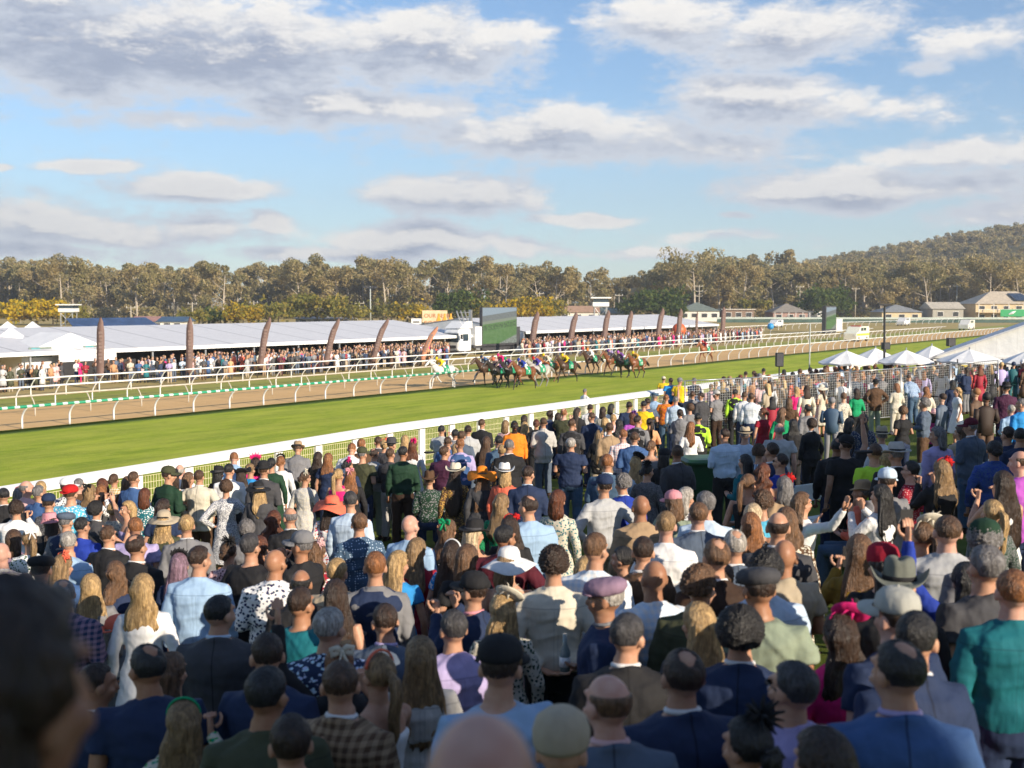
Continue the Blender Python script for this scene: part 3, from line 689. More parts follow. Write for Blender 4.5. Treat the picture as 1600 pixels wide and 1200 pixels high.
# poles
POLEW=pm('pole_timber',(.42,.38,.30),.8,.15,1); POLEG=pm('pole_grey',(.40,.43,.40),.6,.1,1)
def pole(px,top,base,label,arms=1,r=.17,mat=POLEW,lamps=False,cat='utility pole',name='utility_pole'):
    a=P(px,base,0); H=PY(px,top,a.y).z; root=empty(name,a,random.Random(px).uniform(-.4,.4)); tag(root,label,cat)
    m=MB(); m.tube([(0,0,0),(0,0,H)],[r,r*.7],8); m.build('shaft',mat,root,True)
    for i in range(arms): m=MB(); m.box((0,.0,H-.5-i*1.6),(2.6-.5*i,.14,.16)); m.build('crossarm',mat,root)
    for i in range(arms):
        for x in(-1.1,0,1.1): m=MB(); m.tube([(x,0,H-.4-i*1.6),(x,0,H-.1-i*1.6)],.07,6); m.build('insulator',WHITE,root)
    if lamps:
        m=MB()
        for x in(-1.6,-.6,.6,1.6): m.box((x,-.2,H-.3),(.7,.4,.5))
        m.build('lamp_head',STEEL,root)
for args in [(32,472,506,'timber utility pole at the left behind the wattle trees'),(205,478,506,'thin pole behind the blue panelled roof'),(301,472,506,'timber utility pole above the second feather banner'),
  (397,470,506,'timber utility pole beside the bright yellow tree'),(562,471,505,'timber utility pole left of the floodlight mast'),(729,458,505,'grey pole beside the dark green tree'),
  (843,456,503,'timber utility pole right of the big screen'),(967,459,502,'timber utility pole right of the viewing tower'),(1249,446,499,'utility pole with two crossarms behind the brown cottage',2),
  (1336,449,499,'utility pole with crossarm right of the video board'),(1494,445,498,'green utility pole above the open shed',1,.17,POLEG),(1092,445,499,'pole with many arms above the green-roofed cottage',3)]:
    pole(*args)
pole(579,447,505,'tall floodlight mast behind the left marquee',0,.22,POLEG,True,'floodlight','floodlight_mast')
# orange balloon, blue barrel in the distance
def ball(px,py,y_,r,col,name,label,cat):
    c=PY(px,py,y_); root=empty(name,(c.x,c.y,0)); tag(root,label,cat); m=MB(); V,F=ellipsoid((0,0,c.z),(r,r,r),16,10); m.add(V,F); m.build('disc',pm(name+'_paint',col,.5),root,True)
    m=MB(); m.tube([(0,0,0),(0,0,c.z)],.04,6); m.build('stake',ALU,root)
ball(1061,516,160,1.0,(.75,.12,.03),'orange_marker','round orange marker above the infield crowd near the marquee end','marker')
ball(1204,510,175,.5,(.03,.28,.62),'blue_marker','round blue marker ball beyond the track right of the last feather banner','marker')
# ---------------------------------------------------------------- trees, forest and hill
def leaf_mat(name, a, b, c):
    m=bpy.data.materials.new(name); m.use_nodes=True; g=NT(m.node_tree); bs=g.n['Principled BSDF']
    ge=g.add('ShaderNodeNewGeometry'); n=g.noise(ge.outputs['Position'],.09,3,.6); r=ge.outputs['Random Per Island']
    col=g.mix(g.smooth(n,.38,.62),a,b); col=g.mix(g.smooth(r,.55,.95),col,c)
    g.l.new(col,bs.inputs['Base Color']); bs.inputs['Roughness'].default_value=.75; bs.inputs['Specular IOR Level'].default_value=.2
    tr=g.add('ShaderNodeBsdfTranslucent'); g.l.new(col,tr.inputs[0]); mx=g.add('ShaderNodeMixShader', ins={0:.42}); out=[n for n in g.n if n.type=='OUTPUT_MATERIAL'][0]
    g.l.new(bs.outputs[0],mx.inputs[1]); g.l.new(tr.outputs[0],mx.inputs[2]); g.l.new(mx.outputs[0],out.inputs[0]); return m
L_GUM=leaf_mat('gum_foliage',(.24,.22,.085,1),(.36,.28,.12,1),(.50,.41,.21,1))
L_GRN=leaf_mat('green_foliage',(.05,.085,.018,1),(.08,.12,.025,1),(.14,.17,.035,1))
L_YEL=leaf_mat('wattle_foliage',(.42,.29,.02,1),(.60,.42,.02,1),(.24,.23,.03,1))
L_OLV=leaf_mat('olive_foliage',(.17,.17,.035,1),(.24,.22,.045,1),(.36,.28,.06,1))
BARK=pm('gum_bark',(.42,.36,.28),.8,.25,.6,bump=.2); BARKD=pm('dark_bark',(.14,.11,.085),.9,.25,.8)
def tree_np(h, w, seed, nleaf, leaf=.55, bare=.3, kind='gum'):
    "returns wood (V,F) and leaf quads as array (n,4,3)"
    rs=np.random.RandomState(seed); mb=MB(); tips=[]
    bend=rs.uniform(-.06,.06,2)*h
    tr=[(bend[0]*k*k,bend[1]*k*k,h*.72*k) for k in np.linspace(0,1,6)]
    r0=h*.018+.05; mb.tube(tr,[r0*(1-.75*k) for k in np.linspace(0,1,6)],6)
    nl=rs.randint(6,9) if kind=='gum' else rs.randint(8,12)
    for i in range(nl):
        k=rs.uniform(bare,.98); j=k*5; i0=min(int(j),4); p0=np.array(tr[i0])*(1-(j-i0))+np.array(tr[i0+1])*(j-i0)
        a=rs.uniform(0,2*math.pi); L=w*.5*rs.uniform(.6,1.05)*(1.1-.45*abs(k-.55)); up=L*rs.uniform(.45,1.1) if kind=='gum' else L*rs.uniform(.1,.7)
        e=p0+np.array([math.cos(a)*L,math.sin(a)*L,up]); m=(p0+e)/2+np.array([0,0,-.08*L])
        mb.tube([p0,m,e],[r0*.42*(1-.6*k),r0*.28*(1-.6*k),.03],5); tips+= [e,(e+m)/2]
    tips.append(np.array(tr[-1])+[0,0,h*.12]); tips=np.array(tips)
    tips[:,2]=np.minimum(tips[:,2],h*.9)
    nc=len(tips); cr=w*(.17 if kind=='gum' else .22)
    which=rs.randint(0,nc,nleaf); sz=rs.uniform(.6,1.25,nc)
    d=rs.normal(size=(nleaf,3)); d/=np.linalg.norm(d,axis=1)[:,None]; rr=rs.uniform(.25,1,nleaf)**.5
    c=tips[which]+d*rr[:,None]*(cr*sz[which])[:,None]*[1,1,.72]
    if kind=='round':
        d=rs.normal(size=(nleaf,3)); d/=np.linalg.norm(d,axis=1)[:,None]; d[:,2]=np.abs(d[:,2])*1.0-.25*rs.rand(nleaf)
        lump=1+.16*np.sin(d[:,0]*7+seed)+.14*np.sin(d[:,1]*8+2*seed)+.1*np.sin(d[:,2]*11)
        half=rs.rand(nleaf)<.75
        c=np.where(half[:,None], np.array([0,0,h*.42])+d*(rs.uniform(.7,1,nleaf)*lump)[:,None]*[w*.5,w*.5,h*.55], c)
    s=leaf*rs.uniform(.5,1.3,nleaf)
    t=rs.normal(size=(nleaf,3)); t/=np.linalg.norm(t,axis=1)[:,None]; n=np.cross(t,rs.normal(size=(nleaf,3))); n/=np.linalg.norm(n,axis=1)[:,None]
    t=t*s[:,None]; n=n*(s*.62)[:,None]
    Q=np.stack([c-t,c-n*.9,c+t,c+n],1)
    return (np.array(mb.v,float),mb.f),Q
def mesh_quads(name, Q, mat):
    n=len(Q); me=bpy.data.meshes.new(name); me.vertices.add(n*4); me.vertices.foreach_set('co',Q.reshape(-1).astype(np.float32))
    me.loops.add(n*4); me.loops.foreach_set('vertex_index',np.arange(n*4,dtype=np.int32))
    me.polygons.add(n); me.polygons.foreach_set('loop_start',np.arange(0,n*4,4,dtype=np.int32)); me.polygons.foreach_set('loop_total',np.full(n,4,np.int32))
    me.update(calc_edges=True); me.materials.append(mat); return me
HILL=[(-60,0)]
def hillz(x,y):
    "terrain behind the trees, rising to the right"
    a=1/(1+math.exp(-(x-285)/72)); b=1/(1+math.exp(-(y-560)/70))
    return 66*a*b+ (6*math.sin(x*.013)+4*math.sin(y*.017+1))*a*b
def hill():
    xs=np.linspace(-40,1100,46); ys=np.linspace(420,1500,40); V=[(x,y,hillz(x,y)-.3) for y in ys for x in xs]; k=len(xs)
    F=[(j*k+i,j*k+i+1,(j+1)*k+i+1,(j+1)*k+i) for j in range(len(ys)-1) for i in range(k-1)]
    m=MB(); m.add(V,F); o=m.build('hill',ground_mat('hill_grass',[(.10,.10,.03,1),(.17,.15,.05,1),(.2,.17,.06,1)],.02,.1),smooth=True); tag(o,kind='structure')
hill()
def forest():
    rs=np.random.RandomState(5); protos=[]
    for i in range(8): protos.append(tree_np(1.0*20,12+i%3*2,100+i,2400,.50,.08+.03*(i%4)))
    low=[tree_np(20,15,200+i,900,.85,.1) for i in range(4)]
    spots=[]
    for i in range(300):    # flat belt of gums
        px=rs.uniform(-60,1660); d=rs.choice([400,430,465,505])+rs.uniform(-14,14); x=(px-800)/FPX*d
        h=max(15,rs.normal(19,2.0))*(d/430)**.9
        if px<400: h*=1.02
        if 1040<px<1140: h*=1.1
        if 860<px<1000: h*=.82
        spots.append((x,d,0,h,0))
    for i in range(520):   # hill
        px=rs.uniform(980,1680); d=rs.uniform(560,1050); x=(px-800)/FPX*d
        spots.append((x,d,hillz(x,d)-.5,rs.uniform(13,19),1))
    WV=[];WF=[];wk=0;QS=[]
    for (x,y,z,h,far) in spots:
        (wv,wf),Q=(low if far else protos)[rs.randint(0,4 if far else 8)]
        s=h/20; a=rs.uniform(0,6.28); c,sn=math.cos(a)*s*rs.uniform(.85,1.2),math.sin(a)*s
        R=np.array([[math.cos(a)*s,-math.sin(a)*s,0],[math.sin(a)*s,math.cos(a)*s,0],[0,0,s]])
        QS.append(Q@R.T+[x,y,z])
        if not far:
            WV.append(wv@R.T+[x,y,z]); WF+= [tuple(i+wk for i in f) for f in wf]; wk+=len(wv)
    # undergrowth
    for i in range(260):
        px=rs.uniform(-60,1660); d=rs.uniform(385,420); x=(px-800)/FPX*d; n=110; r=rs.uniform(2,4.2)
        dd=rs.normal(size=(n,3)); dd/=np.linalg.norm(dd,axis=1)[:,None]; dd[:,2]=np.abs(dd[:,2]); c=np.array([x,d,0])+dd*r*[1.3,1,1.0]
        t=rs.normal(size=(n,3))*.4; m=rs.normal(size=(n,3))*.3; QS.append(np.stack([c-t,c-m,c+t,c+m],1))
    Q=np.concatenate(QS); me=mesh_quads('forest',Q,L_GUM); o=bpy.data.objects.new('forest',me); link(o); tag(o,kind='stuff'); o['label']='far wooded belt of gum trees and wooded hill behind the racecourse'
    W=MB(); W.v=[tuple(v) for v in np.concatenate(WV)]; W.f=WF; W.m=[0]*len(WF); o2=W.build('trunks',BARK,o)
    o2['kind']='stuff'
forest()
def tree(px,base,top,w,label,mat,kind='gum',nleaf=1600,leaf=.5,bare=.3,bark=BARK,name='gum_tree',y=None,cat='tree'):
    a=P(px,base,0) if y is None else Vector(((px-800)/FPX*y,y,0)); H=PY(px,top,a.y).z
    (wv,wf),Q=tree_np(H,w,px*7+3,nleaf,leaf,bare,kind)
    root=empty(name,a); tag(root,label,cat,'trees standing in front of the forest')
    m=MB(); m.v=[tuple(v) for v in wv]; m.f=wf; m.m=[0]*len(wf); m.build('trunk',bark,root,True)
    o=bpy.data.objects.new('crown',mesh_quads('crown',Q,mat)); link(o,root)
Y='wattle_tree'
for a in [(24,468,9,'yellow-flowering wattle at the left beside the first utility pole'),(58,466,11,'broad yellow wattle between the utility pole and viewing tower'),(83,468,10,'bright yellow wattle just left of the viewing tower')]:
    tree(a[0],508,a[1],a[2],a[3],L_YEL,'round',1500,.5,.15,BARKD,Y)
tree(118,508,478,7,'small yellow-olive wattle right of the viewing tower',L_OLV,'round',900,.5,.15,BARKD,Y)
tree(380,508,478,11,'brightest yellow wattle behind the long marquee',L_YEL,'round',1700,.5,.12,BARKD,Y)
tree(310,508,487,12,'orange-green shrubby tree left of the brightest wattle',L_OLV,'round',1200,.5,.1,BARKD,'shrub_tree')
tree(345,508,484,8,'green shrubby tree between the orange-green tree and the wattle',L_GRN,'round',900,.5,.1,BARKD,'shrub_tree')
tree(435,507,473,17,'olive green spreading tree behind the marquee centre',L_OLV,'round',1700,.55,.15,BARKD,'spreading_tree')
tree(505,507,465,12,'pale green palm-like tree left of the low white house',L_OLV,'gum',1300,.6,.3,BARKD,'spreading_tree')
tree(535,507,474,12,'green and orange tree behind the low white house',L_OLV,'round',1300,.5,.15,BARKD,'spreading_tree')
tree(612,503.5,474,16,'yellow-orange spreading tree right of the floodlight mast',L_OLV,'round',1600,.55,.12,BARKD,'spreading_tree')
tree(642,503.5,476,12,'golden olive tree behind the beer billboard',L_YEL,'round',900,.55,.12,BARKD,'spreading_tree')
tree(714,506,452,13,'tall dense dark green tree between billboard and screen',L_GRN,'round',2600,.5,.1,BARKD,'fig_tree')
tree(738,506,466,9,'lighter green tree right of the dark green tree',L_OLV,'round',1200,.5,.1,BARKD,'spreading_tree')
tree(795,505,471,16,'yellow flowering tree behind the top of the screen',L_YEL,'round',1700,.55,.12,BARKD,Y)
tree(828,505,466,13,'golden wattle right of the screen, left of the pole',L_YEL,'round',1500,.55,.12,BARKD,Y)
tree(856,504,468,10,'olive wattle between the pole and the rusty-roofed house',L_OLV,'round',1200,.5,.12,BARKD,Y)
tree(1016,503,451,17,'large dark green tree right of the viewing tower',L_GRN,'round',2400,.55,.12,BARKD,'fig_tree')
tree(1045,503,462,11,'second dark green tree closer to the green-roofed cottage',L_GRN,'round',1300,.55,.12,BARKD,'fig_tree')
tree(1180,502,471,9,'small palm-like tree left of the brown cottage',L_OLV,'gum',900,.5,.5,BARKD,'palm_tree')
tree(1290,501,448,17,'dense olive green tree behind the video board',L_GRN,'round',2400,.55,.1,BARKD,'spreading_tree')
for i,(px,top,w,lb) in enumerate([(98,402,16,'tall gum with pale forked trunk at the left of the forest edge'),(215,408,15,'gum above the blue panelled roof'),(350,404,14,'slender gum left of the brightest wattle'),
   (470,398,15,'gum above the low white house'),(603,396,18,'round-topped gum left of the billboard'),(700,400,15,'gum with feathery top right of the billboard'),(790,404,14,'gum behind the screen'),
   (868,407,13,'gum above the rusty-roofed house'),(1085,388,21,'tallest spreading gum above the green-roofed cottage'),(1160,402,15,'gum above the low brown shop'),
   (1375,430,16,'gum with bare pale trunk right of the second pole'),(1448,408,20,'big gum with white forked trunk left of the two-storey house'),(1545,400,18,'gum with pale trunk behind the two-storey house'),(1590,410,16,'gum at the right edge behind the two-storey house')]):
    tree(px,502,top,w,lb,L_GUM,'gum',3000,.46,.38,BARK,'gum_tree',y=378)
# ---------------------------------------------------------------- right-hand marquee, umbrellas, fences, near structures
def big_marquee():
    yv=55; x0=(1461-800)/FPX*yv; w=13.0; zg=1.3; rz=rad(-21)
    root=empty('big_marquee',(x0,yv,zg),rz); tag(root,'large white marquee with pleated gable wall at the right edge','marquee')
    ev=CZ-(557-470)/FPX*yv-zg; ap=5.9-zg; d=4
    m=MB(); m.add([(0,0,0),(w,0,0),(w,0,ev),(w/2,0,ap),(0,0,ev),(0,.05,0),(w,.05,0),(w,.05,ev),(w/2,.05,ap),(0,.05,ev)],[(0,1,2,3,4),(9,8,7,6,5),(0,5,6,1),(1,6,7,2),(0,4,9,5)]); m.build('gable_wall',TENT2,root)
    m=MB(); m.add([(-.3,-.25,ev-.08),(w/2,-.25,ap+.03),(w+.3,-.25,ev-.08),(-.3,d,ev-.08),(w/2,d,ap+.03),(w+.3,d,ev-.08),(-.3,-.25,ev-.16),(w/2,-.25,ap-.05),(w+.3,-.25,ev-.16),(-.3,d,ev-.16),(w/2,d,ap-.05),(w+.3,d,ev-.16)],
       [(0,1,4,3),(1,2,5,4),(9,10,7,6),(10,11,8,7),(0,6,7,1),(1,7,8,2),(0,3,9,6),(2,8,11,5)]); m.build('roof',TENT,root)
    m=MB(); m.box((0,d/2,ev/2),(.06,d,ev)); m.build('side_wall',TENT2,root)
    m=MB(); m.box((w/2,-.1,ev-.02),(w,.06,.1)); m.build('trim',WHITE,root)
    for i,x in enumerate((1.6,5.4,8.6)):
        m=MB(); m.box((x,-.6,1.15),(.95,.04,1.1)); m.build('yellow_panel',pm('sign_yellow',(.85,.62,.01),.5),root)
big_marquee()
def umbrella(px,top,bot,half,y,label):
    c=PY(px,top,y); zg=G(c.x,c.y); zb=PY(px,bot,y).z-zg; zt=c.z-zg; R_=half/FPX*y
    root=empty('market_umbrella',(c.x,c.y,zg),random.Random(px).uniform(0,.7)); tag(root,label,'umbrella','white market umbrellas over the crowd')
    V=[];F=[];n=8;m=6
    for i in range(m+1):
        k=i/m
        for j in range(n*2):
            a=math.pi*j/n; r=R_*(1-k)*(1.0 if j%2==0 else .955)+.02; z=zb+(zt-zb)*(k**.9)-(.05*(j%2)*(1-k))
            V.append((r*math.cos(a),r*math.sin(a),z))
    N=2*n
    for i in range(m):
        for j in range(N): F.append((i*N+j,i*N+(j+1)%N,(i+1)*N+(j+1)%N,(i+1)*N+j))
    k0=len(V); V+= [(v[0]*.97,v[1]*.97,v[2]-.07) for v in V[:N]]+[(0,0,zt-.25)]
    for j in range(N): F.append((j,k0+j,k0+(j+1)%N,(j+1)%N)); F.append((k0+N,k0+(j+1)%N,k0+j))
    mb=MB(); mb.add(V,F); mb.build('canopy',TENT2,root)
    p=MB(); p.tube([(0,0,0),(0,0,zt+.1)],.03,8); p.build('pole',ALU,root,True)
    for j in range(n):
        a=2*math.pi*j/n; r=MB(); r.tube([(0,0,zb+.25),(R_*.9*math.cos(a),R_*.9*math.sin(a),zb-.02)],.014,4); r.build('rib',ALU,root)
for a in [(1368,544,563,42,54,'white umbrella half hidden behind the two front umbrellas'),(1323,548,566,43,49,'leftmost white umbrella over the crowd'),(1416,547,565,44,49,'white umbrella next to the black lamp pole, second from the left in front'),
   (1456,540,560,38,56,'white umbrella in front of the marquee corner'),(1515,546,563,48,47,'white umbrella in front of the yellow panels'),(1606,548,566,40,47,'white umbrella cut off by the right edge')]:
    umbrella(*a)
def speaker_pole(px,top,base_y,label,dist,h0,h1,w):
    c=PY(px,top,dist); zg=G(c.x,c.y); root=empty('speaker_stand',(c.x,c.y,zg)); tag(root,label,'speaker')
    m=MB(); m.tube([(0,0,0),(0,0,c.z-zg-.02)],.03,8); m.build('pole',BLACKM,root)
    zb=PY(px,base_y,dist).z-zg; zt=c.z-zg
    m=MB(); m.box((0,0,(zb+zt)/2),(w,w*.8,zt-zb)); o=m.build('cabinet',BLACKM,root); bv=o.modifiers.new('b','BEVEL'); bv.width=.03
    m=MB(); m.box((0,-w*.41,(zb+zt)/2),(w*.85,.02,(zt-zb)*.9)); m.build('grille',STEEL,root)
speaker_pole(1218,551,573,'black loudspeaker on a pole left of the umbrellas, against the grass',50,0,0,.33)
speaker_pole(1384,535,546,'black loudspeaker between the two left umbrellas',60,0,0,.4)
speaker_pole(1486,528,541,'black loudspeaker above the sloping edge of the big marquee',62,0,0,.42)
def dark_lamp_pole():
    c=PY(1385,476,50); zg=G(c.x,c.y); root=empty('lamp_pole',(c.x,c.y,zg)); tag(root,'tall thin black lamp pole rising between the umbrellas','lamp pole')
    m=MB(); m.tube([(0,0,0),(-.08,0,c.z-zg)],.05,8); m.build('shaft',BLACKM,root)
    m=MB(); m.box((-.08,0,c.z-zg),(.55,.2,.09)); m.build('lamp_head',BLACKM,root)
dark_lamp_pole()
def thin_pole(px,top,dist,label):
    c=PY(px,top,dist); zg=G(c.x,c.y); root=empty('flag_pole',(c.x,c.y,zg)); tag(root,label,'pole'); m=MB(); m.tube([(0,0,0),(0,0,c.z-zg)],.03,8); m.build('shaft',POLEG,root)
thin_pole(1266,505,50,'thin grey pole standing at the track edge right of the loudspeaker')
def crowd_fence():
    A=Vector((5.9,39)); B=Vector((18.5,43.5)); n=6
    for i in range(n):
        a=A.lerp(B,i/n); b=A.lerp(B,(i+1)/n); L=(b-a).length-.06; z=G(*a)+.05; z2=G(*b)+.05
        root=empty('fence_panel',(a.x,a.y,z),math.atan2(b.y-a.y,b.x-a.x)); root.rotation_euler[1]=-math.atan2(z2-z,L)
        lb=['leftmost temporary mesh fence panel, near the white rail','mesh fence panel behind the person in the pink jacket','mesh fence panel beside the person in white hat and ruffled dress','mesh fence panel in front of the person in the brown jacket','mesh fence panel in front of the blue checked shirt','rightmost temporary mesh fence panel'][i]
        tag(root,lb,'fence panel','temporary mesh fence panels across the lawn')
        f=MB(); H=1.85
        for p,q in(((0,0,.1),(L,0,.1)),((0,0,H),(L,0,H)),((0,0,0),(0,0,H)),((L,0,0),(L,0,H))): f.tube([p,q],.022,6)
        f.build('frame',GALV,root,True)
        w=MB(); k=int(L/.09)
        for j in range(1,k): w.box((j*L/k,0,H/2+.05),(.006,.006,H-.1))
        for j in range(1,20): w.box((L/2,.006,.1+j*.0875),(L,.006,.006))
        w.build('wire_mesh',GALV,root)
        for x in(.02,): b_=MB(); b_.box((x,0,.06),(.25,.6,.1)); b_.build('foot',CONC,root)
crowd_fence()
BENCH=pm('bench_white',(.60,.63,.60),.5,.08,3)
def bench(p, rz, label, L=2.4):
    root=empty('park_bench',p,rz); tag(root,label,'bench','white slatted benches on the lawn')
    for i in range(2):
        m=MB(); m.box((0,.12+.2*i,.44),(L,.17,.035)); m.build('seat',BENCH,root) if i==0 else m.build('seat_board',BENCH,root)
    m=MB(); m.box((0,-.1,.80),(L,.035,.26)); m.build('backrest',BENCH,root)
    for x in(-L*.42,L*.42):
        m=MB(); m.tube([(x,-.06,0),(x,-.02,.42),(x,-.12,.92)],.03,6); m.tube([(x,.36,0),(x,.34,.42),(x,-.02,.42)],.03,6); m.build('leg',BENCH,root)
    return root
def bench_at(px,py,h,rz,label): c=ground_hit(px,py,h); c.z=G(c.x,c.y); return bench(c,rz,label)
bench_at(1262,762,.9,rad(215),'grey-white bench right of the person with the red flowers',)
bench_at(1535,655,.8,rad(60),'white bench by the fence, right of the white dress')
bench_at(1517,765,.45,rad(200),'bench in front of the person in the blue knitted dress')
bench_at(1545,640,.8,rad(60),'white bench behind the maroon cap, nearer the fence')
def wheelie_bin():
    c=ground_hit(1101,712,1.12); s=1.12; c.z=G(c.x,c.y); root=empty('wheelie_bin',c,rad(8)); tag(root,'dark green wheelie bin standing on the lawn in the crowd','bin')
    g_=pm('bin_green',(.012,.055,.022),.45,.15,3,spec=.4)
    V,F=loft([(0,0,.08,.30,.30),(0,0,.12,.31,.31),(0,0,.95,.40,.38),(0,0,1.0,.41,.39)],24,7); m=MB(); m.add(V,F); m.build('body',g_,root)
    V,F=loft([(0,0,1.0,.45,.43),(0,0,1.04,.46,.44),(0,0,1.09,.40,.38),(0,0,1.10,.2,.2)],24,7); m=MB(); m.add(V,F); m.build('lid',pm('bin_lid',(.02,.085,.03),.4,.1,3),root)
    m=MB(); m.tube([(-.38,.42,1.0),(-.38,.52,1.03),(.38,.52,1.03),(.38,.42,1.0)],.025,6); m.build('handle',g_,root)
    for x in(-.3,.3):
        V,F=lathe([(0,-.04),(.11,-.04),(.11,.04),(0,.04)],14); m=MB(); m.add(*xf((V,F),Matrix.Translation((x,.3,.11))@Matrix.Rotation(math.pi/2,4,'Y'))); m.build('wheel',TYRE,root)
wheelie_bin()
def near_stand():
    # the grandstand wing beside the camera and a block added to the right for its shade: both outside the view, both shade the near lawn
    root=empty('grandstand_wing',(8.6,-2.7,2.8),math.atan2(-.71,.70)); tag(root,'brick grandstand wing standing beside the viewing terrace','building')
    m=MB(); m.box((6,-6.2,4.8),(14,12,10.6)); m.build('walls',pm('stand_brick',(.34,.22,.16),.9,.15,2),root)
    m=MB(); m.box((6,-6.2,10.3),(14.4,12.2,.4)); m.build('roof',pm('stand_roof',(.4,.4,.38),.5),root)
    c=Vector((16.2*.71-1*.70,16.2*.70+1*.71)); r2=empty('shade_block',(c.x,c.y,2.2),math.atan2(-.71,.70)); tag(r2,'plain roofed block added out of view to shade the lawn','building')
    m=MB(); m.box((0,0,2.0),(3.6,7.2,4.0)); m.build('walls',pm('shade_block_wall',(.4,.33,.25),.8,.15,2),r2)
    m=MB(); m.box((0,0,4.3),(4.4,7.8,.5)); m.build('roof',pm('stand_roof',(.4,.4,.38),.5),r2)
    t=MB(); t.box((-1.5,-.3,1.6),(9,4.0,2.6)); o=t.build('terrace',CONC); tag(o,kind='structure')
near_stand()
# ---------------------------------------------------------------- people: figures, clothes, hair, hats
def objcol_mat(name, kind='plain', rough=.8, bump=.25, bscale=90, sheen=0):
    m=bpy.data.materials.new(name); m.use_nodes=True; g=NT(m.node_tree); b=g.n['Principled BSDF']
    oi=g.add('ShaderNodeObjectInfo'); c1=oi.outputs['Color']; at=g.add('ShaderNodeAttribute', attribute_type='OBJECT', attribute_name='c2'); c2=at.outputs['Color']
    tc=g.add('ShaderNodeTexCoord').outputs['Object']; mp=g.add('ShaderNodeVectorMath', operation='ADD', ins={0:tc,1:oi.outputs['Random']}).outputs[0]
    sp=g.add('ShaderNodeSeparateXYZ', ins={0:tc}); h=None
    n=g.noise(mp,7,4,.6); c=g.mix(g.smooth(n,.3,.7),g.mix(1.0,c1,(.86,.86,.86,1),'MULTIPLY'),c1)
    if kind=='dots':
        v=g.add('ShaderNodeTexVoronoi', ins={'Vector':mp,'Scale':38.0,'Randomness':.35}); c=g.mix(g.smooth(v.outputs['Distance'],.30,.22),c,c2)
    elif kind=='floral':
        v=g.add('ShaderNodeTexVoronoi', ins={'Vector':mp,'Scale':36.0,'Randomness':1.0}); nn=g.noise(mp,48,3,.6)
        k=g.smooth(g.math('ADD',v.outputs['Distance'],g.math('MULTIPLY',g.math('SUBTRACT',nn,.5),.9)),.44,.34)
        hs=g.add('ShaderNodeHueSaturation', ins={'Hue':.5,'Saturation':1.0,'Value':1.0,'Color':c2}); rv=g.add('ShaderNodeSeparateXYZ', ins={0:v.outputs['Color']})
        g.l.new(g.math('MULTIPLY_ADD',rv.outputs[0],.12,.44),hs.inputs['Hue']); c=g.mix(k,c,hs.outputs[0])
    elif kind=='check':
        fx=g.math('SINE',g.math('MULTIPLY',sp.outputs[0],150)); fz=g.math('SINE',g.math('MULTIPLY',sp.outputs[2],150))
        c=g.mix(g.math('MULTIPLY',g.math('ADD',g.smooth(fx,-.1,.1),g.smooth(fz,-.1,.1)),.5),c,c2)
    elif kind=='stripe':
        fz=g.math('SINE',g.math('MULTIPLY',sp.outputs[0],190)); c=g.mix(g.smooth(fz,.2,.6),c,c2)
    elif kind=='speckle':
        nn=g.noise(mp,105,2,.5); c=g.mix(g.smooth(nn,.48,.56),c,c2)
    elif kind=='suitc':
        yb=g.smooth(sp.outputs[1],.0,-.02); sx=g.math('ABSOLUTE',sp.outputs[0]); ln=g.math('MULTIPLY',yb,g.smooth(sx,.0055,.002)); c=g.mix(g.math('MULTIPLY',ln,.65),c,(.004,.004,.005,1)); h=ln
    elif kind=='shirtc':
        yb=g.smooth(sp.outputs[1],.0,-.02); l1=g.smooth(g.math('ABSOLUTE',g.math('SUBTRACT',sp.outputs[2],1.375)),.006,.002); l2=g.math('MULTIPLY',g.smooth(g.math('ABSOLUTE',g.math('SUBTRACT',g.math('ABSOLUTE',sp.outputs[0]),.014)),.005,.0015),g.math('LESS_THAN',sp.outputs[2],1.37))
        ln=g.math('MULTIPLY',yb,g.math('MAXIMUM',l1,g.math('MULTIPLY',l2,.6))); c=g.mix(g.math('MULTIPLY',ln,.45),c,g.mix(1.0,c1,(.3,.3,.33,1),'MULTIPLY')); h=ln
    elif kind=='leopard':
        v=g.add('ShaderNodeTexVoronoi', ins={'Vector':mp,'Scale':38.0,'Randomness':1.0}); c=g.mix(g.smooth(v.outputs['Distance'],.36,.46),c,c2)
    g.l.new(c,b.inputs['Base Color']); b.inputs['Roughness'].default_value=rough; b.inputs['Specular IOR Level'].default_value=.25
    bn=g.noise(tc,bscale,2,.5); bn2=g.noise(g.add('ShaderNodeVectorMath', operation='MULTIPLY', ins={0:mp,1:(1,1,.45)}).outputs[0],9,2,.5); bp0=g.add('ShaderNodeBump', ins={'Strength':.8,'Distance':.035,'Height':bn2})
    bp=g.add('ShaderNodeBump', ins={'Strength':bump,'Distance':.004,'Height':bn,'Normal':bp0.outputs[0]}); g.l.new(bp.outputs[0],b.inputs['Normal'])
    return m
FAB={k:objcol_mat('cloth_'+k,k) for k in('plain','dots','floral','check','stripe','speckle','leopard','suitc','shirtc')}
def skin_mat():
    m=bpy.data.materials.new('skin'); m.use_nodes=True; g=NT(m.node_tree); b=g.n['Principled BSDF']; oi=g.add('ShaderNodeObjectInfo')
    tc=g.add('ShaderNodeTexCoord').outputs['Object']; n=g.noise(tc,14,4,.6)
    c=g.mix(g.smooth(n,.3,.7),g.mix(1.0,oi.outputs['Color'],(.85,.72,.68,1),'MULTIPLY'),oi.outputs['Color'])
    g.l.new(c,b.inputs['Base Color']); b.inputs['Roughness'].default_value=.48; b.inputs['Specular IOR Level'].default_value=.35
    b.inputs['Subsurface Weight'].default_value=.0
    bn=g.noise(tc,120,2,.5); bp=g.add('ShaderNodeBump', ins={'Strength':.15,'Distance':.003,'Height':bn}); g.l.new(bp.outputs[0],b.inputs['Normal']); return m
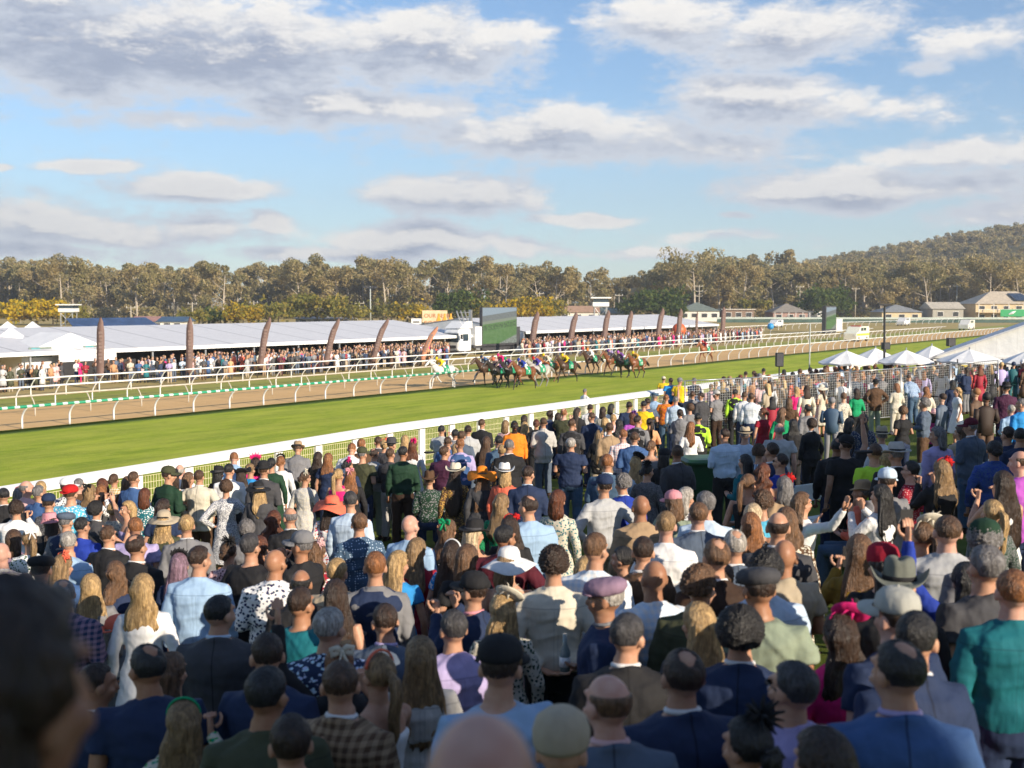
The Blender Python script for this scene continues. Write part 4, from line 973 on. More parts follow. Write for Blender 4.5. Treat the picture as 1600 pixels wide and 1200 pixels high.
SKIN=skin_mat()
def hair_mat():
    m=bpy.data.materials.new('hair'); m.use_nodes=True; g=NT(m.node_tree); b=g.n['Principled BSDF']; oi=g.add('ShaderNodeObjectInfo'); c1=oi.outputs['Color']
    tc=g.add('ShaderNodeTexCoord').outputs['Object']; st=g.add('ShaderNodeVectorMath', operation='MULTIPLY', ins={0:tc,1:(1,1,.13)}).outputs[0]
    n=g.noise(st,75,4,.7); n2=g.noise(st,22,4,.65); n3=g.noise(g.add('ShaderNodeVectorMath', operation='MULTIPLY', ins={0:tc,1:(1,1,.5)}).outputs[0],34,3,.6)
    c=g.mix(g.smooth(n,.3,.72),g.mix(1.0,c1,(.42,.38,.35,1),'MULTIPLY'),g.mix(1.0,c1,(1.3,1.25,1.2,1),'MULTIPLY')); c=g.mix(g.smooth(n2,.38,.62,0,.6),c,g.mix(1.0,c1,(.42,.38,.34,1),'MULTIPLY')); c=g.mix(g.smooth(n3,.5,.7,0,.45),c,g.mix(1.0,c1,(1.7,1.6,1.5,1),'MULTIPLY'))
    g.l.new(c,b.inputs['Base Color']); b.inputs['Roughness'].default_value=.42; b.inputs['Specular IOR Level'].default_value=.5
    bp=g.add('ShaderNodeBump', ins={'Strength':.9,'Distance':.02,'Height':g.math('MULTIPLY_ADD',n3,.8,n)}); g.l.new(bp.outputs[0],b.inputs['Normal']); return m
HAIRM=hair_mat()
HATM=objcol_mat('hat_felt','plain',.85,.3,140)
EYEM=pm('eye_white',(.7,.68,.65),.2,.02); 
# --- skeletons. local frame: the person faces +Y, root between the feet, 1.75 m tall
def pose_def(p, fem):
    sw=.165 if fem else .195
    T=Matrix.Identity(4)
    A={}
    def both(el,wr,hd): 
        for s in(1,-1): A[s]=[Vector((s*sw,0,1.40)),Vector((s*el[0],el[1],el[2])),Vector((s*wr[0],wr[1],wr[2])),Vector((s*hd[0],hd[1],hd[2]))]
    both((.245,-.03,1.13),(.25,.04,.89),(.0,.15,-1))
    if p in('f','s','l'): both((.25,-.04,1.14),(.13,.20,1.13),(-.6,.7,.2))
    if p=='c': A[1][1:]=[Vector((.25,-.05,1.14)),Vector((.17,.21,1.16)),Vector((-.4,.8,.3))]
    if p=='h': both((.40,-.10,1.15),(.20,-.03,1.02),(-.8,.5,-.1))
    if p=='p': 
        A[1][1:]=[Vector((.25,.14,1.24)),Vector((.10,.30,1.47)),Vector((-.1,.3,1))]; A[-1][1:]=[Vector((-.25,.12,1.22)),Vector((-.08,.30,1.44)),Vector((.2,.3,1))]
    if p=='r': A[1][1:]=[Vector((.34,.08,1.62)),Vector((.33,.14,1.89)),Vector((0,.1,1))]
    if p=='R': A[-1][1:]=[Vector((-.34,.08,1.62)),Vector((-.33,.14,1.89)),Vector((0,.1,1))]
    if p=='w': # both arms thrown up and sideways
        A[1][1:]=[Vector((.46,.05,1.47)),Vector((.62,.08,1.68)),Vector((.3,.1,1))]; A[-1][1:]=[Vector((-.30,.12,1.18)),Vector((-.22,.30,1.36)),Vector((.3,.6,.8))]
    if p=='g': # clasped behind the back
        both((.30,-.10,1.13),(.10,-.17,.98),(-.9,-.1,-.3))
    legs={}
    for s in(1,-1): legs[s]=[Vector((s*.09,0,.90)),Vector((s*.105,.015,.50)),Vector((s*.115,-.02,.09)),Vector((s*.13,.10,.03))]
    if p=='s':
        T=Matrix.Translation((0,0,-.42)); 
        for s in(1,-1): legs[s]=[Vector((s*.10,0,.50)),Vector((s*.13,.42,.50)),Vector((s*.13,.40,.09)),Vector((s*.13,.52,.03))]
    if p=='l': T=Matrix.Translation((0,0,.95))@Matrix.Rotation(rad(-24),4,'X')@Matrix.Translation((0,0,-.95))
    if p=='J': # riding, crouched
        T=Matrix.Translation((0,0,.55))@Matrix.Rotation(rad(-62),4,'X')@Matrix.Translation((0,0,-.92))
        for s in(1,-1):
            A[s]=[Vector((s*sw,0,1.40)),Vector((s*.27,.24,1.22)),Vector((s*.13,.44,1.30)),Vector((-.1*s,.4,1))]
            legs[s]=[Vector((s*.11,-.02,.52)),Vector((s*.27,.30,.42)),Vector((s*.25,-.02,.16)),Vector((s*.25,.12,.10))]
    for s in A: A[s]=[T@v for v in A[s][:3]]+[(T.to_3x3()@A[s][3]).normalized()]
    return T,A,legs
def torso_rings(fem, inf=0.0, z0=.84, z1=1.53, boxy=0.0):
    R=[(.84,.145,.10,0),(.93,.172,.118,-.012),(1.02,.160,.112,-.004),(1.10,.148,.102,.0),(1.20,.158,.112,.004),(1.30,.178,.122,.0),(1.37,.186,.112,-.006),(1.425,.158,.088,-.01),(1.465,.095,.07,-.008),(1.49,.062,.062,.0),(1.535,.056,.058,.01)]
    if fem: R=[(z,rx*{.84:1.06,.93:1.05,1.02:.98,1.10:.86,1.20:.86,1.30:.86,1.37:.85,1.425:.85}.get(z,.85),ry*{1.10:.9,1.20:.96,1.30:1.02}.get(z,.93),y) for z,rx,ry,y in R]
    zs=[r[0] for r in R]; out=[]
    def at(z): return [float(np.interp(z,zs,[r[i] for r in R])) for i in(1,2,3)]
    Z=sorted(set([z0,z1]+[z for z in zs if z0<z<z1]))
    for z in Z:
        rx,ry,y=at(z); b=boxy*(1 if z<1.38 else .3); k=inf*(1 if z<1.45 else .7)
        out.append((0,y,z,rx+k+b,ry+k+b*.6))
    return out
def hand_parts(W, D, side, grip):
    "palm, four fingers and a thumb, as closed shapes, from the wrist W along D"
    D=D.normalized(); up=Vector((0,0,1)) if abs(D.z)<.8 else Vector((0,1,0)); S=D.cross(up).normalized(); N=S.cross(D).normalized()
    parts=[]
    c=W+D*.045; parts.append(tube([W-D*.02,W+D*.02,W+D*.055,W+D*.085],[(.024,.019),(.036,.017),(.040,.016),(.036,.013)],10)); 
    V,F=parts[0]; 
    for i,L in enumerate((.062,.074,.070,.055)):
        o=(i-1.5)*.019; b=W+D*.078+S*o; cu={'relax':.35,'grip':1.25,'open':.05,'vee':(.05 if i in(1,2) else 1.4)}[grip]
        pts=[b]; d=D.copy(); 
        for k in range(3):
            d=(Matrix.Rotation(cu*(.6 if k==0 else .85),3,S)@d).normalized() if cu>.01 else d
            pts.append(pts[-1]+(d+S*o*(3.0 if grip in('open','vee') else .5)*.5).normalized()*L*(.42,.32,.26)[k])
        parts.append(tube(pts,[.0092,.0088,.0082,.0062],8))
    ts=-1 if side>0 else 1
    b=W+D*.022+S*ts*.028; parts.append(tube([b,b+(D*.5+S*ts*.8).normalized()*.032,b+(D*.8+S*ts*.6+N*.2).normalized()*.062,b+(D*1.0+S*ts*.35+N*.3).normalized()*.082],[.013,.012,.010,.008],8))
    return parts
def HT(turn): return Matrix.Translation((0,-.01,1.5))@Matrix.Rotation(turn*.55,4,'Z')@Matrix.Rotation(-.08*abs(turn),4,'X')@Matrix.Translation((0,.01,-1.5))
def head_parts(T, fem):
    k=.96 if fem else 1.0; E=[]
    E.append(ellipsoid((0,-.012,1.655),(.0725*k,.092*k,.094)))
    E.append(ellipsoid((0,.022,1.60),(.058*k,.070,.080)))
    E.append(ellipsoid((0,.050,1.552),(.032*k,.032,.026)))
    E.append(tube([(0,.085,1.655),(0,.100,1.628),(0,.113,1.603),(0,.090,1.590)],[.010,.012,.015,.010],8))
    E.append(ellipsoid((0,.078,1.672),(.052,.020,.012)))
    E.append(ellipsoid((0,.088,1.568),(.024,.010,.010)))
    for s in(1,-1):
        E.append(ellipsoid((s*.079*k,-.008,1.622),(.012,.022,.034)))
        E.append(ellipsoid((s*.040*k,.062,1.605),(.022,.022,.020)))
    E.append(loft([(0,-.004,1.44,.075,.07),(0,-.004,1.49,.056*k,.058*k),(0,.0,1.56,.052*k,.056*k),(0,.0,1.60,.05,.055)],16))
    return [xf(e,T) for e in E]
_cache={}
def body_mesh(fem,p,hand='relax',turn=0):
    key=('b',fem,p,hand,turn)
    if key in _cache: return _cache[key]
    T,A,L=pose_def(p,fem); parts=[xf(loft(torso_rings(fem)),T)]+head_parts(T@HT(turn),fem)
    m=.86 if fem else 1.0
    for s in(1,-1):
        S,E,W,D=A[s]; parts.append(tube([S+(Vector((0,0,1.36))-S)*.0+Vector((-s*.05,0,-.02)) if p not in('l','J') else S,S,S.lerp(E,.35),E,E.lerp(W,.3),W],[.050*m,.056*m,.050*m,.040*m,.042*m,.027*m],12))
        h,k,a,t=L[s]; parts.append(tube([h+Vector((0,0,.03)),h.lerp(k,.3),k,k.lerp(a,.3),a],[.088,.082,.056,.058,.040],12)); parts.append(tube([a+Vector((0,-.03,-.03)),a.lerp(t,.5),t],[.042,.042,.030],10))
    me=union(parts,.0105,2,name='body')
    hp=[]
    for s in(1,-1):
        S,E,W,D=A[s]; hp+=hand_parts(W,D,s,hand if (s==1 or p in('p','w')) and p in('p','r','w','f','c') else ('relax' if p!='w' else 'grip'))
        if p=='R' and s==-1: hp+=[]
    hm=union(hp,.0042,1)
    bm=bmesh.new(); bm.from_mesh(me); bm.from_mesh(hm); bm.to_mesh(me); bm.free(); bpy.data.meshes.remove(hm)
    me.polygons.foreach_set('use_smooth', np.ones(len(me.polygons),bool)); me.materials.append(SKIN); _cache[key]=me; return me
def top_mesh(fem,p,kind,seed=0):
    key=('t',fem,p,kind,seed)
    if key in _cache: return _cache[key]
    T,A,L=pose_def(p,fem); m=.86 if fem else 1.0; parts=[]
    sleeve={'tee':.42,'polo':.45,'shirt':2,'suit':2,'dress':.30,'gown':2,'tank':0,'strap':0,'vest':0}[kind]
    inf={'tee':.020,'polo':.022,'shirt':.024,'suit':.034,'dress':.012,'gown':.016,'tank':.012,'strap':.010,'vest':.034}[kind]
    z0={'tee':.86,'polo':.86,'shirt':.93,'suit':.76,'dress':.95,'gown':.95,'tank':.88,'strap':.95,'vest':.90}[kind]
    z1={'tank':1.40,'strap':1.33}.get(kind,1.475)
    if p in('s','J'): z0=max(z0,.90)
    R=torso_rings(fem,inf,z0,z1,.012 if kind in('suit','shirt','polo','tee') and not fem else (.004 if kind in('suit',) else 0))
    if kind in('suit',): R[0]=(0,-.005,R[0][2],.205 if not fem else .195,.145)
    if kind=='shirt': R[0]=(0,-.004,R[0][2],.175,.125); R.insert(1,(0,-.006,.99,.190 if not fem else .165,.135))
    parts.append(xf(loft(R,32,2.3),T))
    if kind in('dress','gown','strap') :
        if p=='s': sk=[(0,.0,.98,.16,.12),(0,.02,.9,.19,.15),(0,.10,.86,.22,.24)]; parts.append(xf(loft(sk,24),T))
        else:
            ln=.42 if kind!='strap' else .50
            sk=[(0,.0,1.08,.125,.095),(0,-.005,1.0,.165,.125),(0,-.008,.92,.195,.15),(0,.0,.75,.225,.185),(0,0,ln+.1,.26,.225),(0,0,ln,.275,.24)]
            V,F=loft(sk,40); V=[(x*(1+.05*math.sin(9*math.atan2(y,x)+z*3)*max(0,(1.0-z))*1.6),y*(1+.05*math.sin(9*math.atan2(y,x)+z*3)*max(0,(1.0-z))*1.6),z) for x,y,z in V]; parts.append((V,F))
    r=.056*m+ {'suit':.018,'shirt':.016,'tee':.018,'polo':.018,'gown':.014,'dress':.010}.get(kind,.008)
    for s in(1,-1):
        S,E,W,D=A[s]; inn=S+(T.to_3x3()@Vector((-s*.07,0,-.015)))
        if sleeve==2:
            S=S+Vector((-s*.008,0,-.012)); parts.append(tube([inn,S,S.lerp(E,.35),S.lerp(E,.8),E,E.lerp(W,.25),W.lerp(E,.04)],[r*1.02,r*1.03,r*.98,r*.86,r*.84,r*.80,r*.58],14))
        elif sleeve>0:
            parts.append(tube([inn,S,S.lerp(E,sleeve*.6),S.lerp(E,sleeve+.12)],[r,r*1.04,r*1.02,r*1.05],14))
        elif kind in('vest','tank'):
            parts.append(xf(tube([Vector((s*.085,-.05,1.36)),Vector((s*.09,-.01,1.465)),Vector((s*.085,.06,1.36))],.03,8),T))
        elif kind=='strap':
            parts.append(xf(tube([Vector((s*.075,-.085,1.30)),Vector((s*.08,-.045,1.43)),Vector((s*.078,.03,1.43)),Vector((s*.07,.09,1.28))],.012,6),T))
    if kind in('shirt','polo','suit'):
        c=[]; rr=.066 if kind!='suit' else .078
        for i in range(21):
            a=2*math.pi*i/20+math.pi/2; z=1.495-.022*(math.sin(a)+1)/2*(1.6 if kind!='suit' else 3.5); c.append(T@Vector((rr*math.cos(a),-.002+rr*.98*math.sin(a),z)))
        parts.append(tube(c,.0165 if kind!='suit' else .019,8))
    me=union(parts,.0115,6,disp=wrinkle({'suit':.0065,'shirt':.0090,'tee':.008,'polo':.008,'gown':.006,'dress':.005}.get(kind,.004),seed*31+len(kind)),name=kind)
    me.materials.append(None); _cache[key]=me; return me
def legs_mesh(fem,p,kind):
    key=('l',fem,p,kind)
    if key in _cache: return _cache[key]
    T,A,L=pose_def(p,fem); wide=.022 if kind=='trousers' else .010
    T2=T if p in('s','J') else Matrix.Identity(4)
    parts=[xf(loft([(0,-.004,.80,.15,.11),(0,-.012,.88,.172+wide*.5,.125+wide*.4),(0,-.010,.95,.172+wide*.5,.125),(0,-.004,1.00,.168 if not fem else .158,.118)],28),T2)]
    for s in(1,-1):
        h,k,a,t=L[s]; e=a.lerp(k,.02 if kind!='shorts' else 1.1)
        if kind=='shorts': parts.append(tube([h,h.lerp(k,.4),k.lerp(h,.1)],[.10,.098,.092],14))
        else: parts.append(tube([h+Vector((0,0,.02)),h.lerp(k,.35),k,k.lerp(a,.4),a+Vector((0,0,.0))],[.094+wide*.6,.086+wide,.060+wide,.058+wide,.050+wide*1.2],14))
    me=union(parts,.0125,2,disp=wrinkle(.0050,7),name='trousers'); me.materials.append(None); _cache[key]=me; return me
def shoes_mesh(p,fem):
    key=('s',p,fem)
    if key in _cache: return _cache[key]
    T,A,L=pose_def(p,fem); m=MB()
    for s in(1,-1):
        h,k,a,t=L[s]; d=(t-a); d.z=0; d.normalize(); f=Vector((a.x,a.y,0 if p!='J' else a.z-.09))
        m.tube([f-d*.05+Vector((0,0,.045)),f+d*.02+Vector((0,0,.05)),f+d*.10+Vector((0,0,.04)),f+d*.18+Vector((0,0,.028)),f+d*.205+Vector((0,0,.022))],[(.036,.045),(.042,.05),(.046,.038),(.042,.026),(.02,.016)],12)
        m.tube([f+Vector((0,0,.05)),a+Vector((0,0,.03))],[.042,.050],10)
    me=m.mesh('shoes',True); me.materials.append(None); _cache[key]=me; return me
# --- hair and hats in head space (origin at the neck base, head centre at z 1.655)
def shell(thick, seed=0, nt=64, nz=44, lump=.0, freq=10, strand=.0):
    "skull-hugging shell; thick(theta, phi) in metres, negative = hidden inside the head. phi=0 top; theta=0 is the face"
    rs=np.random.RandomState(seed); V=[];F=[]; ph=rs.uniform(0,6,6)
    for i in range(nz+1):
        p=math.pi*(.001+.80*i/nz)
        for j in range(nt):
            t=2*math.pi*j/nt
            d=thick(t,p)
            if d>0: d+= lump*(math.sin(freq*t+ph[0]+2*math.sin(freq*.7*p+ph[1]))*math.sin(freq*p*1.3+ph[2]+1.5*math.sin(freq*t*.6))) + strand*math.sin(38*t+5*math.sin(3*p+ph[3]))
            x=math.sin(p)*math.sin(t); y=math.sin(p)*math.cos(t); z=math.cos(p)
            V.append((x*(.0725+d)*(1-.10*ss(p,1.5,2.2)), -.012+y*(.092+d)*(1-.08*ss(p,1.5,2.2)), 1.655+z*(.094+d)))
    for i in range(nz):
        for j in range(nt):
            j2=(j+1)%nt; F.append((i*nt+j,(i+1)*nt+j,(i+1)*nt+j2,i*nt+j2))
    F.append(tuple(range(nt-1,-1,-1))[::-1]); F.append(tuple(range(nz*nt,(nz+1)*nt))[::-1])
    return V,F
def ss(x,a,b): k=min(1,max(0,(x-a)/(b-a))); return k*k*(3-2*k)
def hairline(t,p,low=2.10,th=.014,front=.95):
    "1 inside the hair area"
    c=math.cos(t)  # 1 = face, -1 = back
    lim=front+(low-front)*ss(-c,-.55,.15)
    if -.25<c<.35: lim=min(lim,1.72+.2*ss(-c,-.2,.2))
    return th*(1-ss(p,lim-.10,lim+.04))-.016*ss(p,lim-.06,lim+.08)
def strands(pts, r, n=26, seed=0, groove=.12, flat=None):
    rs=np.random.RandomState(seed); V,F=tube(pts,r,n,True); m=len(pts); out=[]
    for i in range(m):
        c=Vector(pts[i])
        for k in range(n):
            v=Vector(V[i*n+k]); g=1+groove*math.sin(k*2*math.pi/n*7+seed+.5*math.sin(i*.8+seed))+groove*.6*math.sin(k*2*math.pi/n*11+i*.25)
            out.append(c+(v-c)*g)
    return out,F
def drape(length, w0, w1, d0, d1, seed=0, wave=0.0, n=40, m=22, yb=-.075):
    "hair mass falling down the back"
    V=[];F=[]; rs=np.random.RandomState(seed); ph=rs.uniform(0,6,4); top=1.70
    for i in range(m+1):
        k=i/m; z=top-length*k; w=w0+(w1-w0)*ss(k,0,.5); w*= (1-.55*ss(k,.8,1)); d=d0+(d1-d0)*k; d*=(1-.5*ss(k,.85,1))
        zz=[1.24,1.32,1.42,1.50,1.58,1.66,1.72]; be=float(np.interp(z,zz,[.128,.130,.128,.122,.128,.131,.09])); fe=float(np.interp(z,zz,[.088,.080,.060,.030,.0,-.02,.0]))
        cy=-(be+fe)/2; d=max(.014,(be-fe)/2)*(1 if k<.8 else 1-.4*ss(k,.8,1)); w=float(np.interp(z,zz,[w1,w1,w1*.94,max(.098,w1*.80),.092,.086,.058]))*(1-.5*ss(k,.8,1))
        for j in range(n):
            a=2*math.pi*j/n; g=1+.055*math.sin(13*a+ph[0]+2.2*k+1.5*math.sin(3*k+ph[2]))+.04*math.sin(21*a+ph[1]-3*k)+ (wave*math.sin(16*k+3*math.sin(a*2+ph[3])+4*a))
            V.append((w*g*math.cos(a)+ (wave*.12*math.sin(10*k+ph[2])), cy+d*g*math.sin(a), z-(.05*abs(math.sin(5*a+ph[1]))+.02*math.sin(17*a))*k*k))
    for i in range(m):
        for j in range(n): F.append((i*n+j,(i+1)*n+j,(i+1)*n+(j+1)%n,i*n+(j+1)%n))
    F.append(tuple(range(n))); F.append(tuple(range(m*n,(m+1)*n))[::-1])
    return V,F
def hair_mesh(st):
    key=('h',st)
    if key in _cache: return _cache[key]
    m=MB(); base=st.rstrip('0123'); sd=int(st[len(base):] or 0)
    if base=='short':
        th=.009+.003*sd; m.add(*shell(lambda t,p:hairline(t,p,2.08+.05*sd,th*(1-.55*ss(p,1.15,1.75))),sd,lump=.0022,freq=13+sd*2,strand=.0008))
    elif base=='thin':   # thinning crown
        m.add(*shell(lambda t,p:hairline(t,p,2.12,.009)-.028*(1-ss(math.hypot(math.sin(p)*math.sin(t),math.sin(p)*math.cos(t)+.34)+.06*math.sin(5*t+9*p)+.03*math.sin(11*t),.22,.60)),sd,lump=.0015,freq=13))
    elif base=='fringe': # bald with hair at the sides
        m.add(*shell(lambda t,p:hairline(t,p,2.12,.006)-.03*(1-ss(p,1.05,1.35)),sd,lump=.001,freq=12))
    elif base=='curly':
        m.add(*shell(lambda t,p:hairline(t,p,2.1,.030),sd,72,50,lump=.010,freq=15))
    elif base=='afro':
        m.add(*shell(lambda t,p:hairline(t,p,2.15,.040),sd,96,64,lump=.008,freq=23))
    elif base in('long','vlong','wavy','curlylong'):
        m.add(*shell(lambda t,p:hairline(t,p,2.3,.020,1.0),sd,lump=.002,freq=9,strand=.0012))
        L={'long':.40,'vlong':.70,'wavy':.40,'curlylong':.36}[base]+.04*sd
        m.add(*drape(L,.080,.142 if base!='curlylong' else .165,.050,.030 if base!='curlylong' else .07,sd,{'wavy':.07,'curlylong':.13}.get(base,.0)))
    elif base=='bob':
        m.add(*shell(lambda t,p:hairline(t,p,2.35,.024,1.0),sd,lump=.002,freq=9,strand=.0012)); m.add(*drape(.245,.086,.098,.058,.055,sd,.02,yb=-.05))
    elif base=='pony':
        m.add(*shell(lambda t,p:hairline(t,p,2.15,.012,1.0),sd,lump=.001,freq=9,strand=.0012)); m.add(*ellipsoid((0,-.115,1.66),(.028,.026,.028)))
        m.add(*strands([(0,-.12,1.665),(0,-.155,1.64),(.005,-.165,1.56),(-.005,-.150,1.45),(.006,-.140,1.34),(0,-.135,1.27)],[.020,.030,.034,.032,.026,.006],26,sd))
    elif base=='bun':
        m.add(*shell(lambda t,p:hairline(t,p,2.12,.013,1.0),sd,lump=.0015,freq=9,strand=.0015)); V,F=ellipsoid((0,-.118,1.62),(.050,.038,.042),28,18)
        V=[(x+.004*math.sin(70*y+40*z),y,z+.004*math.sin(60*x)) for x,y,z in V]; m.add(V,F)
        for k in range(5): a=k*1.3; m.add(*tube([(0,-.13,1.62),(.045*math.cos(a),-.14,1.62+.04*math.sin(a)),(.05*math.cos(a+1),-.12,1.62+.045*math.sin(a+1))],.013,8))
    me=m.mesh('hair',True); me.materials.append(HAIRM); _cache[key]=me; return me
def hat_mesh(st):
    key=('hat',st)
    if key in _cache: return _cache[key]
    m=MB(); C=(0,-.012,0); sub=None
    def put(VF,dz=0,rx=0): m.add(*xf(VF,Matrix.Translation((0,-.012,1.69+dz))@Matrix.Rotation(rx,4,'X')))
    if st=='cap':
        put(lathe([(.001,-.012),(.086,-.012),(.094,.0),(.094,.02),(.086,.055),(.062,.082),(.03,.094),(.004,.097)],36,lambda p,r,a:[p[0],p[1]*1.16,p[2]]))
        V=[];F=[]
        for i in range(5):
            for j in range(13):
                a=math.pi*(j/12); r=.09+.075*i/4*math.sin(a)**.7
                V.append((r*math.cos(a)*(1 if i==0 else .97),.02+r*math.sin(a)*1.16-.012, 1.688-.012*(i/4)-.022*math.cos(a)**2*(i/4)))
        n=len(V); V+= [(x,y,z-.006) for x,y,z in V]
        for i in range(4):
            for j in range(12): a=i*13+j; F.append((a,a+13,a+14,a+1)); F.append((n+a,n+a+1,n+a+14,n+a+13))
        for j in range(12): F.append((52+j,52+j+n,53+j+n,53+j))
        m.add(V,F); m.add(*ellipsoid((0,-.012,1.788),(.008,.008,.006),10,6))
    elif st=='bcap': # cap worn backwards
        put(lathe([(.001,-.012),(.088,-.012),(.096,.0),(.096,.02),(.088,.055),(.062,.082),(.03,.094),(.004,.097)],36,lambda p,r,a:[p[0],p[1]*1.16,p[2]]))
        V,F=tube([(-.075,-.10,1.70),(-.04,-.155,1.685),(0,-.175,1.68),(.04,-.155,1.685),(.075,-.10,1.70)],[(.02,.006)]*5,8); m.add(V,F)
    elif st=='flat':
        put(lathe([(.001,-.02),(.090,-.02),(.100,-.008),(.110,.012),(.104,.040),(.080,.060),(.04,.070),(.003,.072)],40,lambda p,r,a:[p[0]*1.02,p[1]*1.2+.012,p[2]+(.018 if p[1]<0 else -.010)*abs(p[1])/.1]))
        put(lathe([(.001,-.026),(.10,-.026),(.10,-.016),(.001,-.016)],30,lambda p,r,a:[p[0]*.85,p[1]*.55+.095,p[2]]))
    elif st in('cowboy','panama','fedora','trilby'):
        br={'cowboy':.185,'panama':.160,'fedora':.150,'trilby':.135}[st]; ht={'cowboy':.125,'panama':.105,'fedora':.110,'trilby':.10}[st]; cu={'cowboy':.075,'panama':.02,'fedora':.022,'trilby':.02}[st]
        def df(p,r,a):
            x,y,z=p; s=max(0,(r-.09)/(br-.09)) if r>.095 else 0
            z+= cu*abs(math.cos(a))**3*s**1.5 - .012*s*abs(math.sin(a)) 
            x*=1-.16*s*abs(math.cos(a))**2*(1 if st=='cowboy' else .3); y*=1.13
            if z>ht*.7 and r<.09:
                z-= .030*math.exp(-(x/.022)**2)*(1-abs(y)/.14) ; x*=1-.18*max(0,math.sin(a))
            return [x,y,z]
        put(lathe([(.001,-.012),(.088,-.012),(.13,-.012),(br*.98,-.010),(br,-.004),(br*.97,-.001),(.13,-.004),(.092,-.002),(.0885,.02),(.085,ht*.6),(.078,ht*.88),(.064,ht),(.04,ht*1.02),(.018,ht*1.0),(.003,ht*.98)],48,df),.0,rad(-4))
    elif st in('sun','floppy','wide'):
        br={'sun':.225,'floppy':.235,'wide':.20}[st]; am={'sun':.022,'floppy':.045,'wide':.008}[st]
        def df(p,r,a):
            x,y,z=p; s=max(0,(r-.09)/(br-.09)) if r>.095 else 0
            return [x,y*1.08,z+am*s*math.sin(3*a+.6)-.05*s*s*(1 if st!='wide' else .4)]
        put(lathe([(.001,-.012),(.09,-.012),(.14,-.014),(br,-.016),(br,-.010),(.14,-.007),(.094,-.002),(.092,.02),(.088,.055),(.072,.088),(.04,.102),(.003,.106)],60,df),0,rad(6))
    elif st=='bowler':
        put(lathe([(.001,-.012),(.088,-.012),(.125,-.008),(.128,.004),(.12,.0),(.092,-.002),(.092,.03),(.088,.07),(.066,.10),(.03,.112),(.003,.114)],40,lambda p,r,a:[p[0],p[1]*1.15,p[2]]))
    elif st=='tricorn':
        def df(p,r,a):
            s=max(0,(r-.09)/.1) if r>.095 else 0; return [p[0],p[1]*1.1,p[2]+.085*s*(.55-.45*math.cos(3*(a-math.pi/2)))]
        put(lathe([(.001,-.012),(.09,-.012),(.14,-.01),(.19,-.006),(.19,.0),(.14,-.004),(.093,0),(.09,.04),(.07,.07),(.003,.08)],48,df))
    elif st=='beanie':
        put(lathe([(.001,-.03),(.090,-.03),(.097,-.01),(.098,.03),(.086,.07),(.05,.098),(.003,.104)],36,lambda p,r,a:[p[0],p[1]*1.15,p[2]]))
    elif st=='bucket':
        put(lathe([(.001,-.04),(.12,-.052),(.122,-.048),(.092,-.004),(.088,.06),(.08,.078),(.003,.08)],40,lambda p,r,a:[p[0]*(1+.03*math.sin(5*a)),p[1]*1.12,p[2]]))
    elif st=='helmet':
        put(lathe([(.001,-.05),(.098,-.045),(.108,-.01),(.108,.03),(.092,.075),(.055,.105),(.003,.114)],36,lambda p,r,a:[p[0],p[1]*1.15,p[2]]))
        put(lathe([(.001,-.02),(.10,-.02),(.10,-.012),(.001,-.012)],24,lambda p,r,a:[p[0]*.8,p[1]*.5+.115,p[2]]))
    elif st in('flower','rose'):
        rs=random.Random(3)
        for k in range(16 if st=='flower' else 9):
            a=k*2.4; r=.012+.0032*k; c=Vector((.058+r*math.cos(a)*.75,-.055+r*math.sin(a)*.3,1.745+r*math.sin(a)))
            V,F=ellipsoid((0,0,0),(.026,.007,.020),10,6); m.add(*xf((V,F),Matrix.Translation(c)@Euler((rs.uniform(-1,1),rs.uniform(-1,1),a)).to_matrix().to_4x4()))
        m.add(*tube([(-.078,-.01,1.70),(-.05,-.02,1.765),(0,-.02,1.785),(.05,-.02,1.765),(.078,-.01,1.70)],.005,6))
    elif st=='saucer':  # disc fascinator with feathers
        V,F=lathe([(.002,-.004),(.07,-.010),(.10,.004),(.105,.012),(.09,.008),(.03,.016),(.003,.02)],32); m.add(*xf((V,F),Matrix.Translation((.045,-.045,1.765))@Euler((rad(-35),rad(28),0)).to_matrix().to_4x4()))
        for k in range(7): a=k*.9; m.add(*tube([(.05,-.05,1.78),(.05+.05*math.cos(a),-.07,1.81+.03*math.sin(a)),(.05+.09*math.cos(a),-.08,1.80+.06*math.sin(a))],[(.004,.004),(.012,.003),(.002,.002)],6))
        m.add(*tube([(-.08,-.01,1.70),(-.05,-.02,1.765),(0,-.02,1.785),(.05,-.02,1.765),(.08,-.01,1.70)],.004,6))
    elif st=='bow':
        for s in(1,-1):
            m.add(*tube([(0,-.09,1.745),(s*.03,-.10,1.775),(s*.065,-.10,1.770),(s*.06,-.10,1.735),(0,-.09,1.745)],[(.008,.018)]*5,8)); m.add(*tube([(0,-.10,1.745),(s*.02,-.125,1.70),(s*.035,-.13,1.66)],[(.004,.014)]*3,6))
        m.add(*ellipsoid((0,-.10,1.747),(.014,.010,.014),10,6))
    elif st in('band','crown','spiky'):
        n=17; P0=[]
        for i in range(n): a=math.pi*i/(n-1); P0.append(Vector((.084*math.cos(a),-.012,1.69+.088*math.sin(a))))
        m.add(*tube(P0,[(.009,.007)]*n,8))
        if st!='band':
            for i in range(3,n-3):
                p=P0[i]; d=(p-Vector((0,-.012,1.66))).normalized(); h=(.045 if st=='crown' else .10)*(1-.3*(i%2)); m.add(*tube([p,p+d*h*.5+Vector((0,-.01,0)),p+d*h],[.010,.013,.003],6))
    elif st=='puff':
        rs=random.Random(8)
        for k in range(46):
            d=Vector((rs.gauss(0,1),rs.gauss(0,1),rs.gauss(0,1))).normalized(); c=Vector((.03,-.06,1.765)); m.add(*tube([c,c+d*.045,c+d*.085+Vector((0,-.01,0))],[.004,.010,.002],5))
    me=m.mesh('hat',True); me.materials.append(HATM); _cache[key]=me; return me
